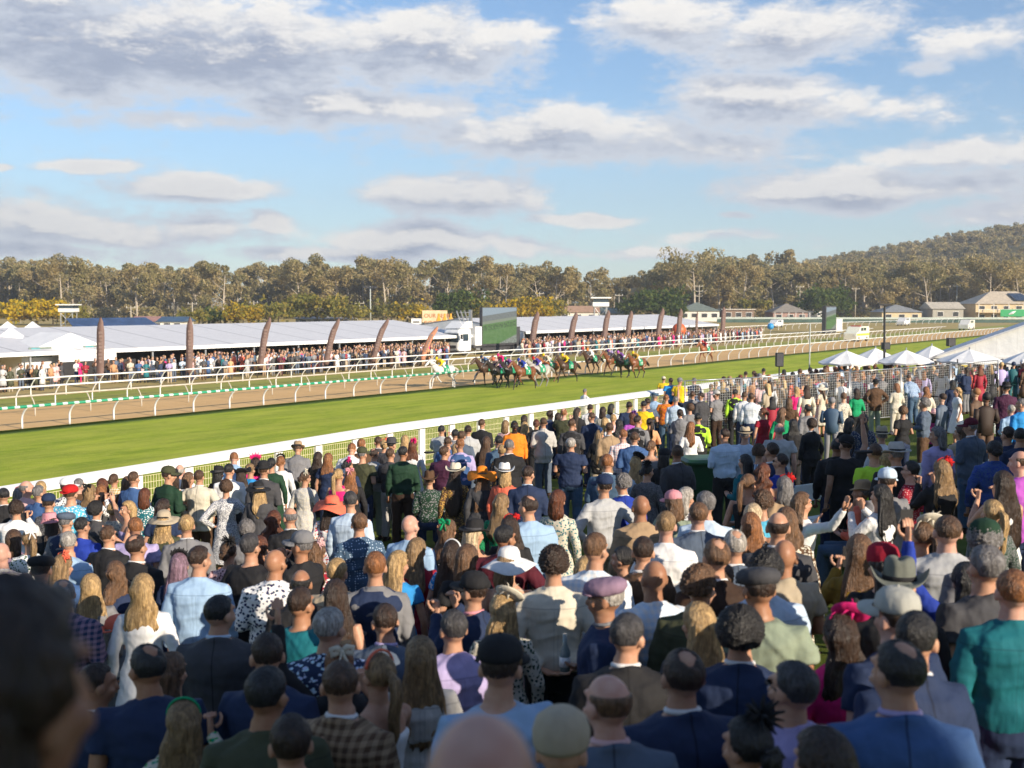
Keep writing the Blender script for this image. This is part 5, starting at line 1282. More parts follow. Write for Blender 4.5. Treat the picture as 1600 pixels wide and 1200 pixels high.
def band_mesh():
    if 'band' in _cache: return _cache['band']
    V,F=lathe([(.0885,-.002),(.0925,.0),(.0915,.022),(.0875,.025)],40,lambda p,r,a:[p[0],p[1]*1.13,p[2]]); m=MB(); m.add(*xf((V,F),Matrix.Translation((0,-.012,1.69))@Matrix.Rotation(rad(-4),4,'X'))); me=m.mesh('hat_band',True); me.materials.append(HATM); _cache['band']=me; return me
def glasses_mesh():
    if 'gl' in _cache: return _cache['gl']
    m=MB()
    for s in(1,-1):
        m.add(*ellipsoid((s*.032,.088,1.652),(.025,.007,.017),14,8)); m.tube([(s*.056,.082,1.656),(s*.078,.03,1.652),(s*.082,-.01,1.640)],.0028,5)
    m.tube([(-.010,.094,1.656),(.010,.094,1.656)],.003,5); me=m.mesh('sunglasses',True); me.materials.append(BLACKM); _cache['gl']=me; return me
def face_mesh():
    if 'fc' in _cache: return _cache['fc']
    m=MB()
    for s in(1,-1):
        m.add(*ellipsoid((s*.030,.080,1.650),(.0125,.008,.0085),12,8),0); m.add(*ellipsoid((s*.030,.086,1.650),(.0055,.0035,.0055),10,6),1)
        m.tube([(s*.014,.092,1.670),(s*.030,.093,1.675),(s*.048,.084,1.668)],.003,6,1)
    m.tube([(-.022,.090,1.578),(-.008,.099,1.576),(.008,.099,1.576),(.022,.090,1.578)],[.003,.0055,.0055,.003],6,2)
    me=m.mesh('eyes_and_lips',True)
    for x in(EYEM,BLACKM,pm('lips',(.45,.13,.10),.4,.05)): me.materials.append(x)
    _cache['fc']=me; return me
CN={'black':(.019,.019,.021),'char':(.060,.060,.066),'grey':(.20,.20,.21),'lgrey':(.42,.43,.44),'silver':(.46,.45,.43),'white':(.74,.74,.74),'cream':(.62,.57,.46),'beige':(.42,.35,.25),'tan':(.36,.25,.15),
 'brown':(.10,.055,.030),'dbrown':(.040,.022,.014),'lbrown':(.17,.095,.05),'auburn':(.14,.045,.018),'ginger':(.30,.13,.05),'blonde':(.52,.36,.17),'dblonde':(.30,.20,.10),'platinum':(.66,.54,.36),
 'navy':(.020,.034,.082),'blue':(.05,.11,.26),'royal':(.018,.045,.32),'bright':(.03,.26,.62),'lblue':(.32,.47,.66),'pale':(.50,.62,.76),'slate':(.09,.12,.17),'denim':(.06,.11,.18),'teal':(.01,.14,.17),'cyan':(.10,.45,.65),
 'green':(.02,.09,.03),'emerald':(.01,.30,.12),'olive':(.06,.065,.035),'dgreen':(.015,.045,.025),'sage':(.25,.30,.22),'lime':(.45,.75,.05),'mint':(.25,.5,.4),
 'red':(.50,.015,.015),'crimson':(.30,.012,.03),'coral':(.75,.16,.09),'pink':(.65,.28,.32),'lpink':(.70,.45,.45),'hot':(.70,.02,.18),'magenta':(.40,.02,.16),'burgundy':(.09,.012,.022),'maroon':(.12,.015,.03),'moss':(.15,.16,.135),'stone':(.40,.40,.36),
 'orange':(.80,.24,.02),'yellow':(.80,.55,.02),'gold':(.45,.27,.06),'mustard':(.22,.13,.015),'purple':(.16,.06,.28),'lilac':(.42,.36,.60),'mauve':(.26,.17,.24),'plum':(.07,.02,.05),'apricot':(.62,.33,.17),'violet':(.45,.10,.50)}
SK={'':(.50,.29,.19),'t':(.36,.19,.11),'b':(.15,.075,.045),'k':(.05,.028,.018),'p':(.58,.35,.27)}
def person_obj(name,me,col,root,mat=None,c2=None,T=None,label=None):
    o=bpy.data.objects.new(name,me); c=CN[col] if isinstance(col,str) else col; o.color=(*c,1)
    o['c2']=list(CN[c2] if c2 else (1,1,1))
    if mat is not None: o.material_slots[0].link='OBJECT'; o.material_slots[0].material=mat
    if T is not None: o.matrix_local=T
    if label: o['label']=label
    return link(o,root)
NAMES={'tee':'tee_shirt','polo':'polo_shirt','shirt':'shirt','suit':'jacket','dress':'dress','gown':'dress','tank':'sleeveless_top','strap':'strap_dress','vest':'waistcoat'}
def make_person(loc,yaw,height,fem,skin,pose,hair,hat,top,bottom,hand='grip',glasses=False,face=False,wide=1.0,name='person',turn=0):
    root=bpy.data.objects.new(name,None); root.location=loc; root.rotation_euler=(0,0,yaw); s=height/1.75; root.scale=(s*wide,s*wide,s); root.empty_display_size=.2; link(root)
    T,_,_=pose_def(pose,fem); sc=SK[skin] if skin in SK else SK['']; v=random.uniform(.9,1.1); sc=tuple(c*v for c in sc)
    person_obj('body',body_mesh(fem,pose,hand,turn),sc,root); TH=T@HT(turn)
    kind,col=top[0],top[1]; pat=top[2] if len(top)>2 else 'plain'; c2=top[3] if len(top)>3 else None
    if kind=='vest': person_obj('shirt',top_mesh(fem,pose,'shirt'),c2 or 'white',root,FAB['plain']); c2=None; pat='plain'
    if pat=='plain' and kind in('suit','shirt'): pat='suitc' if kind=='suit' else 'shirtc'
    person_obj(NAMES[kind],top_mesh(fem,pose,kind),col,root,FAB[pat],c2)
    if kind=='suit' : 
        cc=c2 if (c2 and pat=='suitc') else 'white'
        if 'col' not in _cache:
            m=MB(); c=[(.062*math.cos(2*math.pi*i/20),-.002+.062*math.sin(2*math.pi*i/20),1.508-.012*(math.sin(2*math.pi*i/20)+1)) for i in range(21)]; m.tube(c,.012,8); me=m.mesh('shirt_collar',True); me.materials.append(None); _cache['col']=me
        person_obj('shirt_collar',_cache['col'],cc,root,FAB['plain'],None,T)
    if bottom: person_obj('trousers' if bottom[0]!='shorts' else 'shorts',legs_mesh(fem,pose,bottom[0]),bottom[1],root,FAB['plain'])
    person_obj('shoes',shoes_mesh(pose,fem),'dbrown' if not bottom or bottom[1]!='black' else 'black',root,FAB['plain'])
    if hair and hair[0] not in('bald','none'): person_obj('hair',hair_mesh(hair[0]),hair[1],root,None,None,TH)
    if hat: person_obj('hat' if hat[0] in('cap','bcap','flat','cowboy','panama','fedora','trilby','sun','floppy','wide','bowler','tricorn','beanie','bucket') else ('helmet' if hat[0]=='helmet' else 'hair_ornament'),hat_mesh(hat[0]),hat[1],root,None,None,TH)
    if hat and hat[0] in('cowboy','panama','fedora','trilby','wide'):
        ho=root.children[-1]; person_obj('hat_band',band_mesh(),'black' if hat[1]!='black' else 'char',ho)
    if glasses: person_obj('sunglasses',glasses_mesh(),'black',root,None,None,TH)
    if face: person_obj('eyes',face_mesh(),'black',root,None,None,TH)
    return root
# ---------------------------------------------------------------- the near crowd, one row per person:
# head-top x y, sex+skin, pose | hair | hat | top [pattern second-colour] | legs | options
PEOPLE='''
6 762 M d|short black||suit black|trousers black|
30 762 F d|bob grey|flower red|tee char|trousers black|
40 750 Mp f|fringe grey||polo lpink|trousers navy|
64 752 F f|long blonde||tee navy|trousers navy|
61 758 M d|short1 grey||polo blue|trousers navy|
76 771 M f|short dbrown|cap navy|shirt grey speckle black|trousers black|
122 747 Mp f|short grey||shirt brown|trousers brown|
103 747 M f|short dbrown|cap white|shirt white floral black|trousers navy|
110 757 M d|short brown|bcap red|tee cyan floral white|trousers navy|w1.15
141 757 F p|wavy dblonde|bow black|gown white floral black||
158 757 F c|long ginger||tank char|trousers black|
160 748 Fp f|bob auburn||gown lpink||
178 740 F f|bun brown||shirt gold check cream|trousers navy|
199 745 F f|bob lbrown||tee brown|trousers black|
209 736 M d|short brown||suit blue|trousers blue|
226 763 F f|bob1 auburn||gown teal floral white||
262 728 M f|short dbrown|cap olive|shirt dgreen|trousers navy|
270 734 F h|bob dbrown|fedora black|shirt white|trousers black|
281 725 Mp f|fringe silver||shirt white|trousers navy|
294 738 F d|long1 lbrown||strap olive||
311 734 M h|short1 brown||suit cream|trousers brown|
25 783 M p|curly dbrown||shirt white|trousers navy|
78 800 F d|long dbrown|bucket pink|tee black|trousers black|
103 798 M f|short grey|flat slate|vest navy plain grey|trousers black|
128 807 M d|short black||polo royal|trousers navy|
150 785 F d|afro black||suit char|trousers black|
176 785 F d|bun blonde||gown cream floral grey||
199 783 F w|long blonde||strap lilac||y120 f
212 808 M d|short1 ginger||tee lilac|trousers navy|
254 780 F d|bob dbrown||tee navy|trousers black|
256 798 F d|wavy1 blonde|wide beige|shirt olive|trousers black|
291 804 M f|short2 blonde||suit grey|trousers grey|
21 828 F d|bob brown||tee mauve|trousers black|
46 828 F d|pony dblonde|bow white|gown white floral green||
107 830 M d|short1 silver||shirt lblue|trousers navy|
169 820 M f|short brown||suit black|trousers black|
213 834 M d|thin dbrown||suit black|trousers black|w1.08
62 865 M f|short dbrown|flat black|shirt pale|trousers navy|y40
97 866 F d|wavy1 dblonde|flower coral|gown blue||
2 846 Mp d|bald x||shirt white floral lilac|trousers navy|
38 892 M f|fringe grey||polo grey|trousers black|y30
99 905 M c|thin grey||shirt mauve check navy|trousers navy|w1.1
141 897 F d|long blonde||tee grey|trousers black|
181 877 F h|curlylong lbrown||suit navy|trousers black|
223 897 F c|wavy blonde||gown white||
281 864 F d|long1 mauve|crown black|gown navy||
309 852 M d|short dbrown||shirt lblue|trousers beige|w1.05
184 961 M s|bob silver|bcap coral|polo grey|trousers grey|
232 1005 Mt d|thin black||polo navy|trousers navy|w1.05
268 1020 F d|long1 lbrown||tee teal|trousers black|
287 1094 F p|wavy1 dblonde|band emerald|gown cream floral emerald||
148 1035 Mt d|short dbrown||suit navy|trousers navy|
340 929 M d|short black||suit char plain pale|trousers char|w1.06
357 844 F f|bun brown|puff black|gown burgundy leopard lpink||
405 838 F p|curlylong auburn||strap brown||
428 857 Mt f|bald x||shirt white floral navy|trousers navy|w1.08 g
470 888 Mt d|fringe black||suit black|trousers black|
470 916 Mt d|short dbrown||tee teal|trousers navy|
512 949 M d|short1 silver||shirt navy floral pale|trousers navy|w1.08
525 906 F d|vlong dbrown||strap black||
527 872 M f|short2 blonde||suit beige|trousers navy|
494 846 F d|curlylong lbrown|flower lpink|gown crimson floral white||
419 988 M d|short dbrown||suit navy|trousers navy|
413 1042 Mt d|short1 black||shirt olive|trousers black|w1.05
456 1118 M d|short2 dbrown||tee black|trousers black|
533 1032 M d|short brown||suit tan check brown|trousers tan|w1.08
529 1008 F R|bun ginger|bow cream|suit black|trousers black|
603 942 M d|short dbrown||suit slate plain lilac|trousers slate|
586 861 M d|short1 ginger||vest navy plain grey|trousers navy|
621 861 F d|vlong blonde||dress bright||
650 841 F d|long2 dblonde||dress crimson||
708 845 F d|vlong dbrown|band white|dress bright floral white||
740 813 F d|long2 platinum|fedora black|tank black|trousers black|
729 852 F d|bob lbrown||tee black|trousers black|
740 893 M p|short dbrown|cap black|suit navy plain pink|trousers navy|y45
794 856 F d|bob1 dblonde|sun white|strap lpink||
785 928 F d|wavy1 blonde|saucer cream|gown cream floral dgreen||
708 952 M d|short1 char||shirt lilac|trousers navy|y25
657 995 F d|long3 dblonde||shirt silver|trousers black|
591 1020 F p|pony dblonde|band coral|strap white||y40
779 993 M d|short dbrown|cap black|tee lblue|trousers navy|w1.06
865 855 M g|curly dbrown||shirt cream|trousers black|
946 898 Mt c|thin silver|flat mauve|suit navy plain grey|trousers navy|y75 g f
1022 873 Mt p|bald x||shirt white check pale|trousers navy|y20
978 958 M d|short1 char||suit black|trousers black|w1.05
954 1051 Mp d|fringe lbrown||suit slate plain lpink|trousers slate|w1.05
1067 1012 M d|thin dbrown||suit navy|trousers navy|w1.08
878 1110 M d|none x|beanie beige|tee brown|trousers black|
916 870 F d|bob blonde||tee black|trousers black|
929 832 M d|short1 lbrown||shirt pale check white|trousers navy|
975 853 F d|pony1 black||gown cream||
1004 838 M f|short1 dbrown||suit brown|trousers brown|
1041 798 Mp d|short1 dblonde||shirt white|trousers navy|
1092 886 M d|curly lbrown||shirt olive|trousers black|
1090 942 F d|long1 blonde||tee char|trousers black|
1128 882 F d|curlylong brown||shirt cream|trousers black|
1157 953 M d|afro black||suit navy|trousers navy|w1.06
1189 882 Mt d|short dbrown|flat char|tee sage|trousers black|w1.08
1225 841 Mt f|bald x||polo beige|trousers beige|
1196 862 M f|curly black||shirt pale|trousers navy|
1239 1032 M d|short1 char||shirt lilac|trousers navy|y35 g w1.08
1311 958 F d|wavy dbrown|saucer hot|gown hot||
1290 1141 F d|bob dbrown||tee black|trousers black|
1172 1120 F d|bun black|puff black|tee black|trousers black|
1148 826 M d|thin silver||suit slate|trousers navy|
1119 840 M d|thin lbrown||suit dbrown|trousers dbrown|
1173 801 F d|vlong ginger||tee black|trousers black|
1177 787 F d|long1 platinum||tank black|trousers black|
1216 798 M f|fringe dbrown||suit char|trousers black|
1230 793 F d|wavy lbrown||gown cream leopard brown||
1254 769 F w|long lbrown||gown white||y-70 f
1376 757 F p|long2 black||gown white dots silver||y35
1343 835 F p|vlong lbrown||shirt mustard|trousers black|
1382 850 F d|bob black|beanie crimson|tee black|trousers black|
1406 879 M d|short grey|cowboy moss|shirt black|trousers black|
1400 917 Mp d|short dbrown|cap stone|polo navy|trousers navy|y25
1430 955 M d|short1 black||suit navy|trousers navy|
1409 999 M d|thin black||suit blue plain lilac|trousers blue|w1.06
1540 852 M d|short2 grey||polo char|trousers black|w1.06
1584 889 Mp c|short1 ginger||shirt teal|trousers navy|w1.08
1481 804 Mp d|short brown||shirt lgrey|trousers navy|w1.12
1538 811 M d|curly grey|cap dgreen|shirt grey|trousers navy|
1550 780 F d|pony1 blonde||gown dgreen speckle grey||
1441 815 F d|pony lbrown|saucer cream|gown crimson||
1510 880 F R|bob black||shirt royal|trousers black|h1.62
1423 720 Fp c|short2 black||gown crimson dots lpink||y50 g
1471 718 F p|long2 dblonde|flower red|shirt black|trousers black|
1466 667 M d|bob grey||shirt lilac|trousers navy|
1502 665 F f|bob brown||suit beige|trousers black|
1518 653 M f|short grey|cap maroon|suit slate|trousers denim|
1554 688 F d|bun black||shirt blue speckle royal|trousers navy|w1.15
1575 666 M d|short1 dbrown||polo navy|trousers black|
1594 668 M d|short black||shirt navy|trousers black|
1596 703 Mp d|fringe brown||polo violet|trousers navy|
1567 736 F p|vlong dbrown||tank white|trousers white|
1580 632 Mp s|short silver||shirt lblue|trousers navy|
1597 622 M d|short grey||shirt bright|trousers navy|
1572 597 M d|short black|trilby black|suit plum|trousers black|
1510 574 M f|long dbrown||suit navy|trousers grey|y40
1496 605 F d|curlylong blonde||dress white||y90
1488 594 F d|bob black||suit navy|trousers navy|
1447 604 F f|wavy ginger||suit cream|trousers denim|
1444 623 M f|afro grey||shirt slate|trousers brown|y60
1411 635 F f|curly lbrown||tee black|trousers navy|
1460 640 F s|bob dbrown|cowboy lpink|tee magenta|trousers black|
1428 588 M l|short brown||shirt blue check pale|trousers denim|
1401 599 F f|bob1 ginger||suit cream|trousers cream|
1368 592 M h|short black|cap black|suit brown|trousers sage|
1338 607 F f|bob dbrown||shirt emerald|trousers black|
1318 613 F f|bun lbrown||gown cream floral grey||
1284 601 F f|long brown|sun cream|dress cream floral beige||
1244 604 F f|long blonde||suit hot|trousers black|
1262 631 Mt d|thin black||shirt grey|trousers navy|
1268 655 F d|afro dbrown||suit black|trousers black|
1239 655 F d|long black||suit black|trousers black|
1327 653 F d|bob black||tee black|trousers black|
1349 647 F d|wavy dbrown||gown navy floral grey||
1308 684 Mt d|thin black||shirt black|trousers navy|w1.06
1322 679 M r|short dbrown|bcap black|tee black|trousers black|
1378 667 M f|short grey|fedora beige|shirt white|trousers navy|
1367 692 M d|short brown||tee lime|trousers navy|
1381 705 F f|bob blonde||suit navy|trousers navy|
1402 692 M f|short grey|panama silver|suit black|trousers black|
1386 731 M d|short dbrown|cap pale|tee grey|trousers navy|y20
1347 751 M s|short grey|trilby tan|shirt coral|trousers denim|y60
1220 708 M f|short dbrown||tee royal|trousers navy|y50 g
1226 744 F f|bob grey|flower red|tee tan|trousers black|
1192 724 F f|curlylong auburn||strap plum||
1206 691 M d|short1 dbrown||suit navy|trousers navy|y30
1218 660 Mp d|fringe lgrey||tee lgrey|trousers navy|
1222 637 F d|wavy lbrown||gown emerald||
1193 637 F d|bun auburn||dress crimson||
1233 622 F d|bob lbrown||tee brown|trousers black|
1120 610 M f|short dbrown|cap silver|polo grey|trousers dbrown|
1149 608 Mt c|short black||vest black plain lime|trousers black|
1163 612 M d|short brown||shirt white|trousers navy|
1174 614 M d|short2 brown||shirt white stripe pale|trousers navy|
1096 613 M d|short dbrown||suit char|trousers char|
1082 611 M d|short1 brown||suit grey|trousers navy|
1078 631 F d|afro brown||tee grey|trousers black|
1063 639 F f|bun dbrown||suit grey|trousers char|
1079 659 F f|long1 ginger||gown white|trousers lpink|
1091 645 M f|short black||vest black plain lime|trousers black|
1056 619 Mp d|short grey||shirt pale|trousers navy|
1041 616 M r|short ginger||tee orange floral red|trousers denim|
1023 613 M f|short grey|flat denim|shirt lblue|trousers navy|
1006 626 M d|short black||tee yellow|trousers navy|
1012 622 M f|short dbrown||tee slate|trousers navy|
983 627 M d|short dbrown||tee navy|trousers navy|
988 644 F f|bob auburn|puff purple|gown violet||
1015 653 F f|pony1 dbrown||gown apricot|trousers brown|
996 649 M f|short1 dbrown||vest black plain grey|trousers black|
974 670 Mp f|short ginger||shirt lpink check white|trousers navy|
991 674 M f|short brown||suit blue|trousers blue|w1.1
952 660 M f|short1 brown||suit tan|trousers brown|
937 671 F f|vlong dblonde|flower blue|suit black|trousers beige|
925 644 M d|short brown||suit navy|trousers navy|
922 631 M d|short dbrown||shirt white|trousers navy|
945 653 F d|bob blonde||gown white||
958 647 F d|bun blonde||gown lpink||
955 631 F d|bob black||gown white||
942 636 F d|bob dbrown||gown cream||
967 655 F d|long black||gown olive||
1017 688 F f|bun lbrown||tank grey|trousers black|
949 709 M f|short1 ginger||suit denim|trousers navy|
993 713 F f|wavy blonde|saucer black|gown pale||
1011 724 F d|bun black|puff black|gown char speckle grey||
1038 701 F f|bob black|beanie black|gown black||
1058 695 Mt f|short1 brown||suit char|trousers char|y25
944 741 M h|short dbrown|cap navy|shirt lgrey|trousers beige|w1.05
974 741 M d|curly grey||suit royal|trousers navy|
1001 772 Mt d|bald x||shirt tan|trousers black|w1.06
1053 766 F d|bob lbrown|cap pink|tee sage|trousers black|
1071 762 F d|bob1 silver||gown white floral grey||
1104 768 M d|short3 grey||shirt pale|trousers navy|
1091 784 Mp d|short1 lbrown||suit slate|trousers slate|w1.05
1133 669 M f|short dbrown||shirt pale|trousers black|
1164 667 M f|short grey|trilby beige|tee pale|trousers navy|
1164 710 F f|long black||gown teal||y40
1186 695 F d|curly brown||gown pale stripe navy||
1168 740 F f|pony lbrown||tank black|trousers black|
1192 768 F d|curly brown||tee cyan|trousers navy|
366 713 Mp l|short1 ginger||shirt lblue|trousers navy|
357 724 M d|short black||shirt white|trousers black|
342 729 F d|bob black|fedora black|tee dbrown|trousers black|
377 730 F d|long dbrown|tricorn black|suit char|trousers black|
391 724 F h|bun dblonde||dress bright||
399 715 F d|bob dbrown|spiky hot|dress hot||
412 721 M f|short brown|bowler black|suit char|trousers black|
424 715 F d|bun black||gown dgreen dots green||
439 712 F d|bun ginger|crown black|gown white||
463 697 M l|short brown|fedora tan|shirt grey|trousers olive|
497 706 F d|vlong dbrown||gown black||
513 708 F d|long ginger||tee navy|trousers navy|
476 736 F c|bun brown|flower cream|gown cream leopard silver||
404 753 F d|wavy1 blonde|wide black|suit char|trousers black|
353 751 F h|afro brown||gown white speckle navy||
529 732 F f|pony blonde||tank hot|trousers black|
548 732 F d|long ginger|bow pink|gown black||
543 717 F f|bun black|flower hot|gown navy||
545 698 M l|short ginger||shirt white|trousers navy|
564 685 M f|short ginger||suit brown|trousers brown|
566 698 M f|short grey|cap olive|tee olive|trousers navy|
584 700 M f|thin dbrown||shirt lgrey|trousers sage|
610 700 M f|short1 brown||shirt char|trousers silver|
629 697 Mt d|short1 black||shirt dgreen|trousers dbrown|
591 682 M f|short1 brown||suit char|trousers black|
600 686 F f|bun blonde|flower coral|tee char|trousers black|
611 684 M f|short black|bowler char|suit char|trousers black|
519 775 F f|long dbrown|floppy coral|gown white floral red||w1.12
548 767 M d|short1 char||shirt pale|trousers navy|
561 801 M d|short2 lbrown||shirt denim dots pale|trousers navy|w1.05
454 792 M f|fringe grey||suit black|trousers black|
428 798 F d|curlylong auburn||tee char|trousers black|
385 813 F d|curly grey||tee grey|trousers black|
391 833 M f|short2 char||tee black|trousers black|
471 829 Mt p|short grey|cap grey|shirt black|trousers black|y60
641 803 Mp d|bald x||shirt lblue|trousers navy|w1.05
701 812 F d|wavy lbrown|bow emerald|gown black dots white||
711 726 F d|vlong dbrown|cowboy cream|gown gold leopard brown||
753 729 F d|vlong lbrown|floppy orange|suit char|trousers char|
789 726 F d|bob blonde|cowboy white|suit coral|trousers coral|
824 727 M f|short dbrown||suit navy plain pale|trousers navy|
784 771 F d|wavy2 dblonde||gown emerald speckle dgreen||
827 773 M f|thin dbrown||shirt lblue|trousers navy|w1.05
872 766 F d|bob1 auburn||gown cream floral teal||
892 684 M f|short2 silver||polo navy|trousers denim|w1.12
797 806 F d|long dbrown|rose red|gown black||
787 820 Mt h|short1 black||shirt burgundy|trousers black|w1.08
694 697 M f|short2 brown||shirt plum|trousers denim|w1.1
713 694 F f|bob blonde||tee black|trousers black|
719 685 M f|short ginger||vest blue plain lilac|trousers navy|
700 682 M f|short brown||shirt blue|trousers navy|
690 664 M p|short black||shirt lgrey|trousers navy|
711 670 M f|short black||suit grey|trousers black|
731 664 M f|short dbrown||suit lgrey|trousers slate|
721 673 M f|short1 brown||suit slate|trousers navy|
753 654 M f|short brown||suit black|trousers black|
633 680 F f|long blonde||shirt cream|trousers black|
645 688 F d|long auburn|puff hot|gown white||
779 680 M f|short black||suit denim|trousers navy|
760 682 F d|vlong brown||gown brown||
784 695 F d|short3 blonde||gown black dots gold||
795 686 M f|short grey||suit black|trousers black|w1.08
804 657 Mk c|short black||vest orange plain orange|trousers navy|y190 g f
820 659 F d|wavy1 blonde||gown apricot||
819 649 F f|bob dbrown||tee black|trousers black|
838 655 F f|bun auburn||shirt black|trousers black|
849 652 M f|short brown||suit silver|trousers slate|
859 641 M f|short2 dbrown||suit navy|trousers navy|
872 645 F f|long dbrown||shirt dbrown|trousers black|
893 654 M c|short1 brown||vest black plain char|trousers black|
881 638 Mp p|thin ginger||tee olive|trousers brown|
902 637 F f|vlong dbrown||suit black|trousers black|
790 657 F f|bob dblonde||gown lpink||
671 738 M s|short brown|cowboy brown|shirt dgreen floral grey|trousers navy|
914 607 M c|short grey||shirt white|trousers white|y-60
1037 588 M f|short dbrown|cap cream|tee yellow|trousers navy|
1048 590 M f|short dbrown||tee bright|trousers navy|
1062 590 M f|short grey|cap grey|tee yellow|trousers navy|
1085 590 M f|short grey||suit navy|trousers navy|
1165 580 M f|short dbrown||shirt white|trousers navy|
1178 579 M f|short1 brown||shirt white|trousers white|
1193 575 M f|short black||tee white|trousers white|
'''
CWORD={'black':'black','char':'charcoal','grey':'grey','lgrey':'light grey','silver':'pale grey','white':'white','cream':'cream','beige':'beige','tan':'tan','brown':'brown','dbrown':'dark brown','lbrown':'light brown','navy':'navy','blue':'mid-blue','royal':'royal blue','bright':'bright blue','lblue':'light blue','pale':'pale blue','slate':'slate','denim':'denim blue','teal':'teal','cyan':'sky blue','green':'green','emerald':'emerald','olive':'olive','dgreen':'dark green','sage':'sage','lime':'lime','mint':'mint','red':'red','crimson':'crimson','coral':'coral','pink':'pink','lpink':'pale pink','hot':'hot pink','magenta':'magenta','burgundy':'burgundy','maroon':'maroon','orange':'orange','yellow':'yellow','gold':'golden','mustard':'mustard','purple':'purple','lilac':'lilac','mauve':'mauve','plum':'plum','apricot':'apricot','violet':'violet','moss':'grey-green','stone':'stone grey'}
KWORD={'tee':'tee shirt','polo':'polo shirt','shirt':'shirt','suit':'jacket','dress':'sleeveless dress','gown':'dress','tank':'sleeveless top','strap':'strappy dress','vest':'waistcoat'}
HWORD={'cap':'cap','bcap':'backwards cap','flat':'flat cap','cowboy':'cowboy hat','panama':'panama hat','fedora':'felt hat','trilby':'trilby','sun':'wide sun hat','floppy':'floppy hat','wide':'broad-brimmed hat','bowler':'bowler hat','tricorn':'tricorn hat','beanie':'close hat','bucket':'bucket hat','flower':'hair flower','rose':'rose headband','saucer':'fascinator','bow':'hair bow','band':'headband','crown':'spiked crown','spiky':'spiky headpiece','puff':'feather headpiece'}
PWORD={'dots':'dotted','floral':'floral','check':'checked','stripe':'striped','speckle':'speckled','leopard':'mottled'}
def parse_people():
    out=[]
    for ln in PEOPLE.strip().split('\n'):
        a,hair,hat,top,leg,opt=ln.split('|'); a=a.split()
        d=dict(px=float(a[0]),py=float(a[1]),fem=a[2][0]=='F',skin=a[2][1:],pose=a[3],hair=hair.split(),hat=hat.split() or None,top=top.split(),leg=leg.split() or None,yaw=None,w=1.0,g=False,f=False,h=None)
        for o in opt.split():
            if o[0]=='y': d['yaw']=float(o[1:])
            elif o[0]=='w': d['w']=float(o[1:])
            elif o=='g': d['g']=True
            elif o=='f': d['f']=True
            elif o[0]=='h': d['h']=float(o[1:])
        t=d['top']; pat=PWORD.get(t[2],'') if len(t)>2 else ''
        topw=' '.join(x for x in (CWORD[t[1]],pat,KWORD[t[0]]) if x)
        if t[0]=='vest': topw+= ' over '+CWORD[t[3] if len(t)>3 else 'white']+' shirt'
        hw=(CWORD[d['hat'][1]]+' '+HWORD[d['hat'][0]]) if d['hat'] else ''
        d['topw']=topw; d['hw']=hw; out.append(d)
    return out
def label_people(L):
    "labels from clothes; look-alikes are told apart by the clothes of the person beside, in front or behind"
    from collections import Counter
    base=[]
    for d in L: base.append('person in '+(d['hw']+' and ' if d['hw'] else '')+d['topw'])
    c=Counter(base); pw={'r':'right arm raised','R':'left arm raised','p':'hands held up','w':'one arm thrown up','h':'hands on hips','s':'seated','l':'leaning on the rail','g':'hands behind back'}
    lab=[None]*len(L)
    for i,d in enumerate(L):
        if c[base[i]]>1:
            if d['pose'] in pw: base[i]+=', '+pw[d['pose']]
            elif d['leg'] and d['py']<800 and d['leg'][1] not in('black','navy',d['top'][1]): base[i]+=' and '+CWORD[d['leg'][1]]+' trousers'
    c=Counter(base); used=set(); uniq=[i for i in range(len(L)) if c[base[i]]==1]
    short={}
    hc=Counter(d['hw'] for d in L if d['hw']); tc=Counter(d['topw'] for d in L)
    for i in uniq:
        d=L[i]
        if d['hw'] and hc[d['hw']]==1: short[i]='the '+d['hw']
        elif tc[d['topw']]==1: short[i]='the '+d['topw']
    for i in uniq: lab[i]=base[i]; used.add(base[i])
    for i,d in enumerate(L):
        if lab[i]: continue
        cand=sorted((j for j in short if j!=i), key=lambda j: math.hypot(L[j]['px']-d['px'],(L[j]['py']-d['py'])*1.5)/(1+max(0,(d['py']-560))/150))
        for j in cand:
            dx=d['px']-L[j]['px']; dy=d['py']-L[j]['py']
            rel=('left of ' if dx<0 else 'right of ') if abs(dx)>abs(dy)*.9 else ('behind ' if dy<0 else 'in front of ')
            t=base[i]+', '+rel+short[j]
            if t not in used and len(t.replace(',','').split())<=16: break
        lab[i]=t; used.add(t)
    return lab
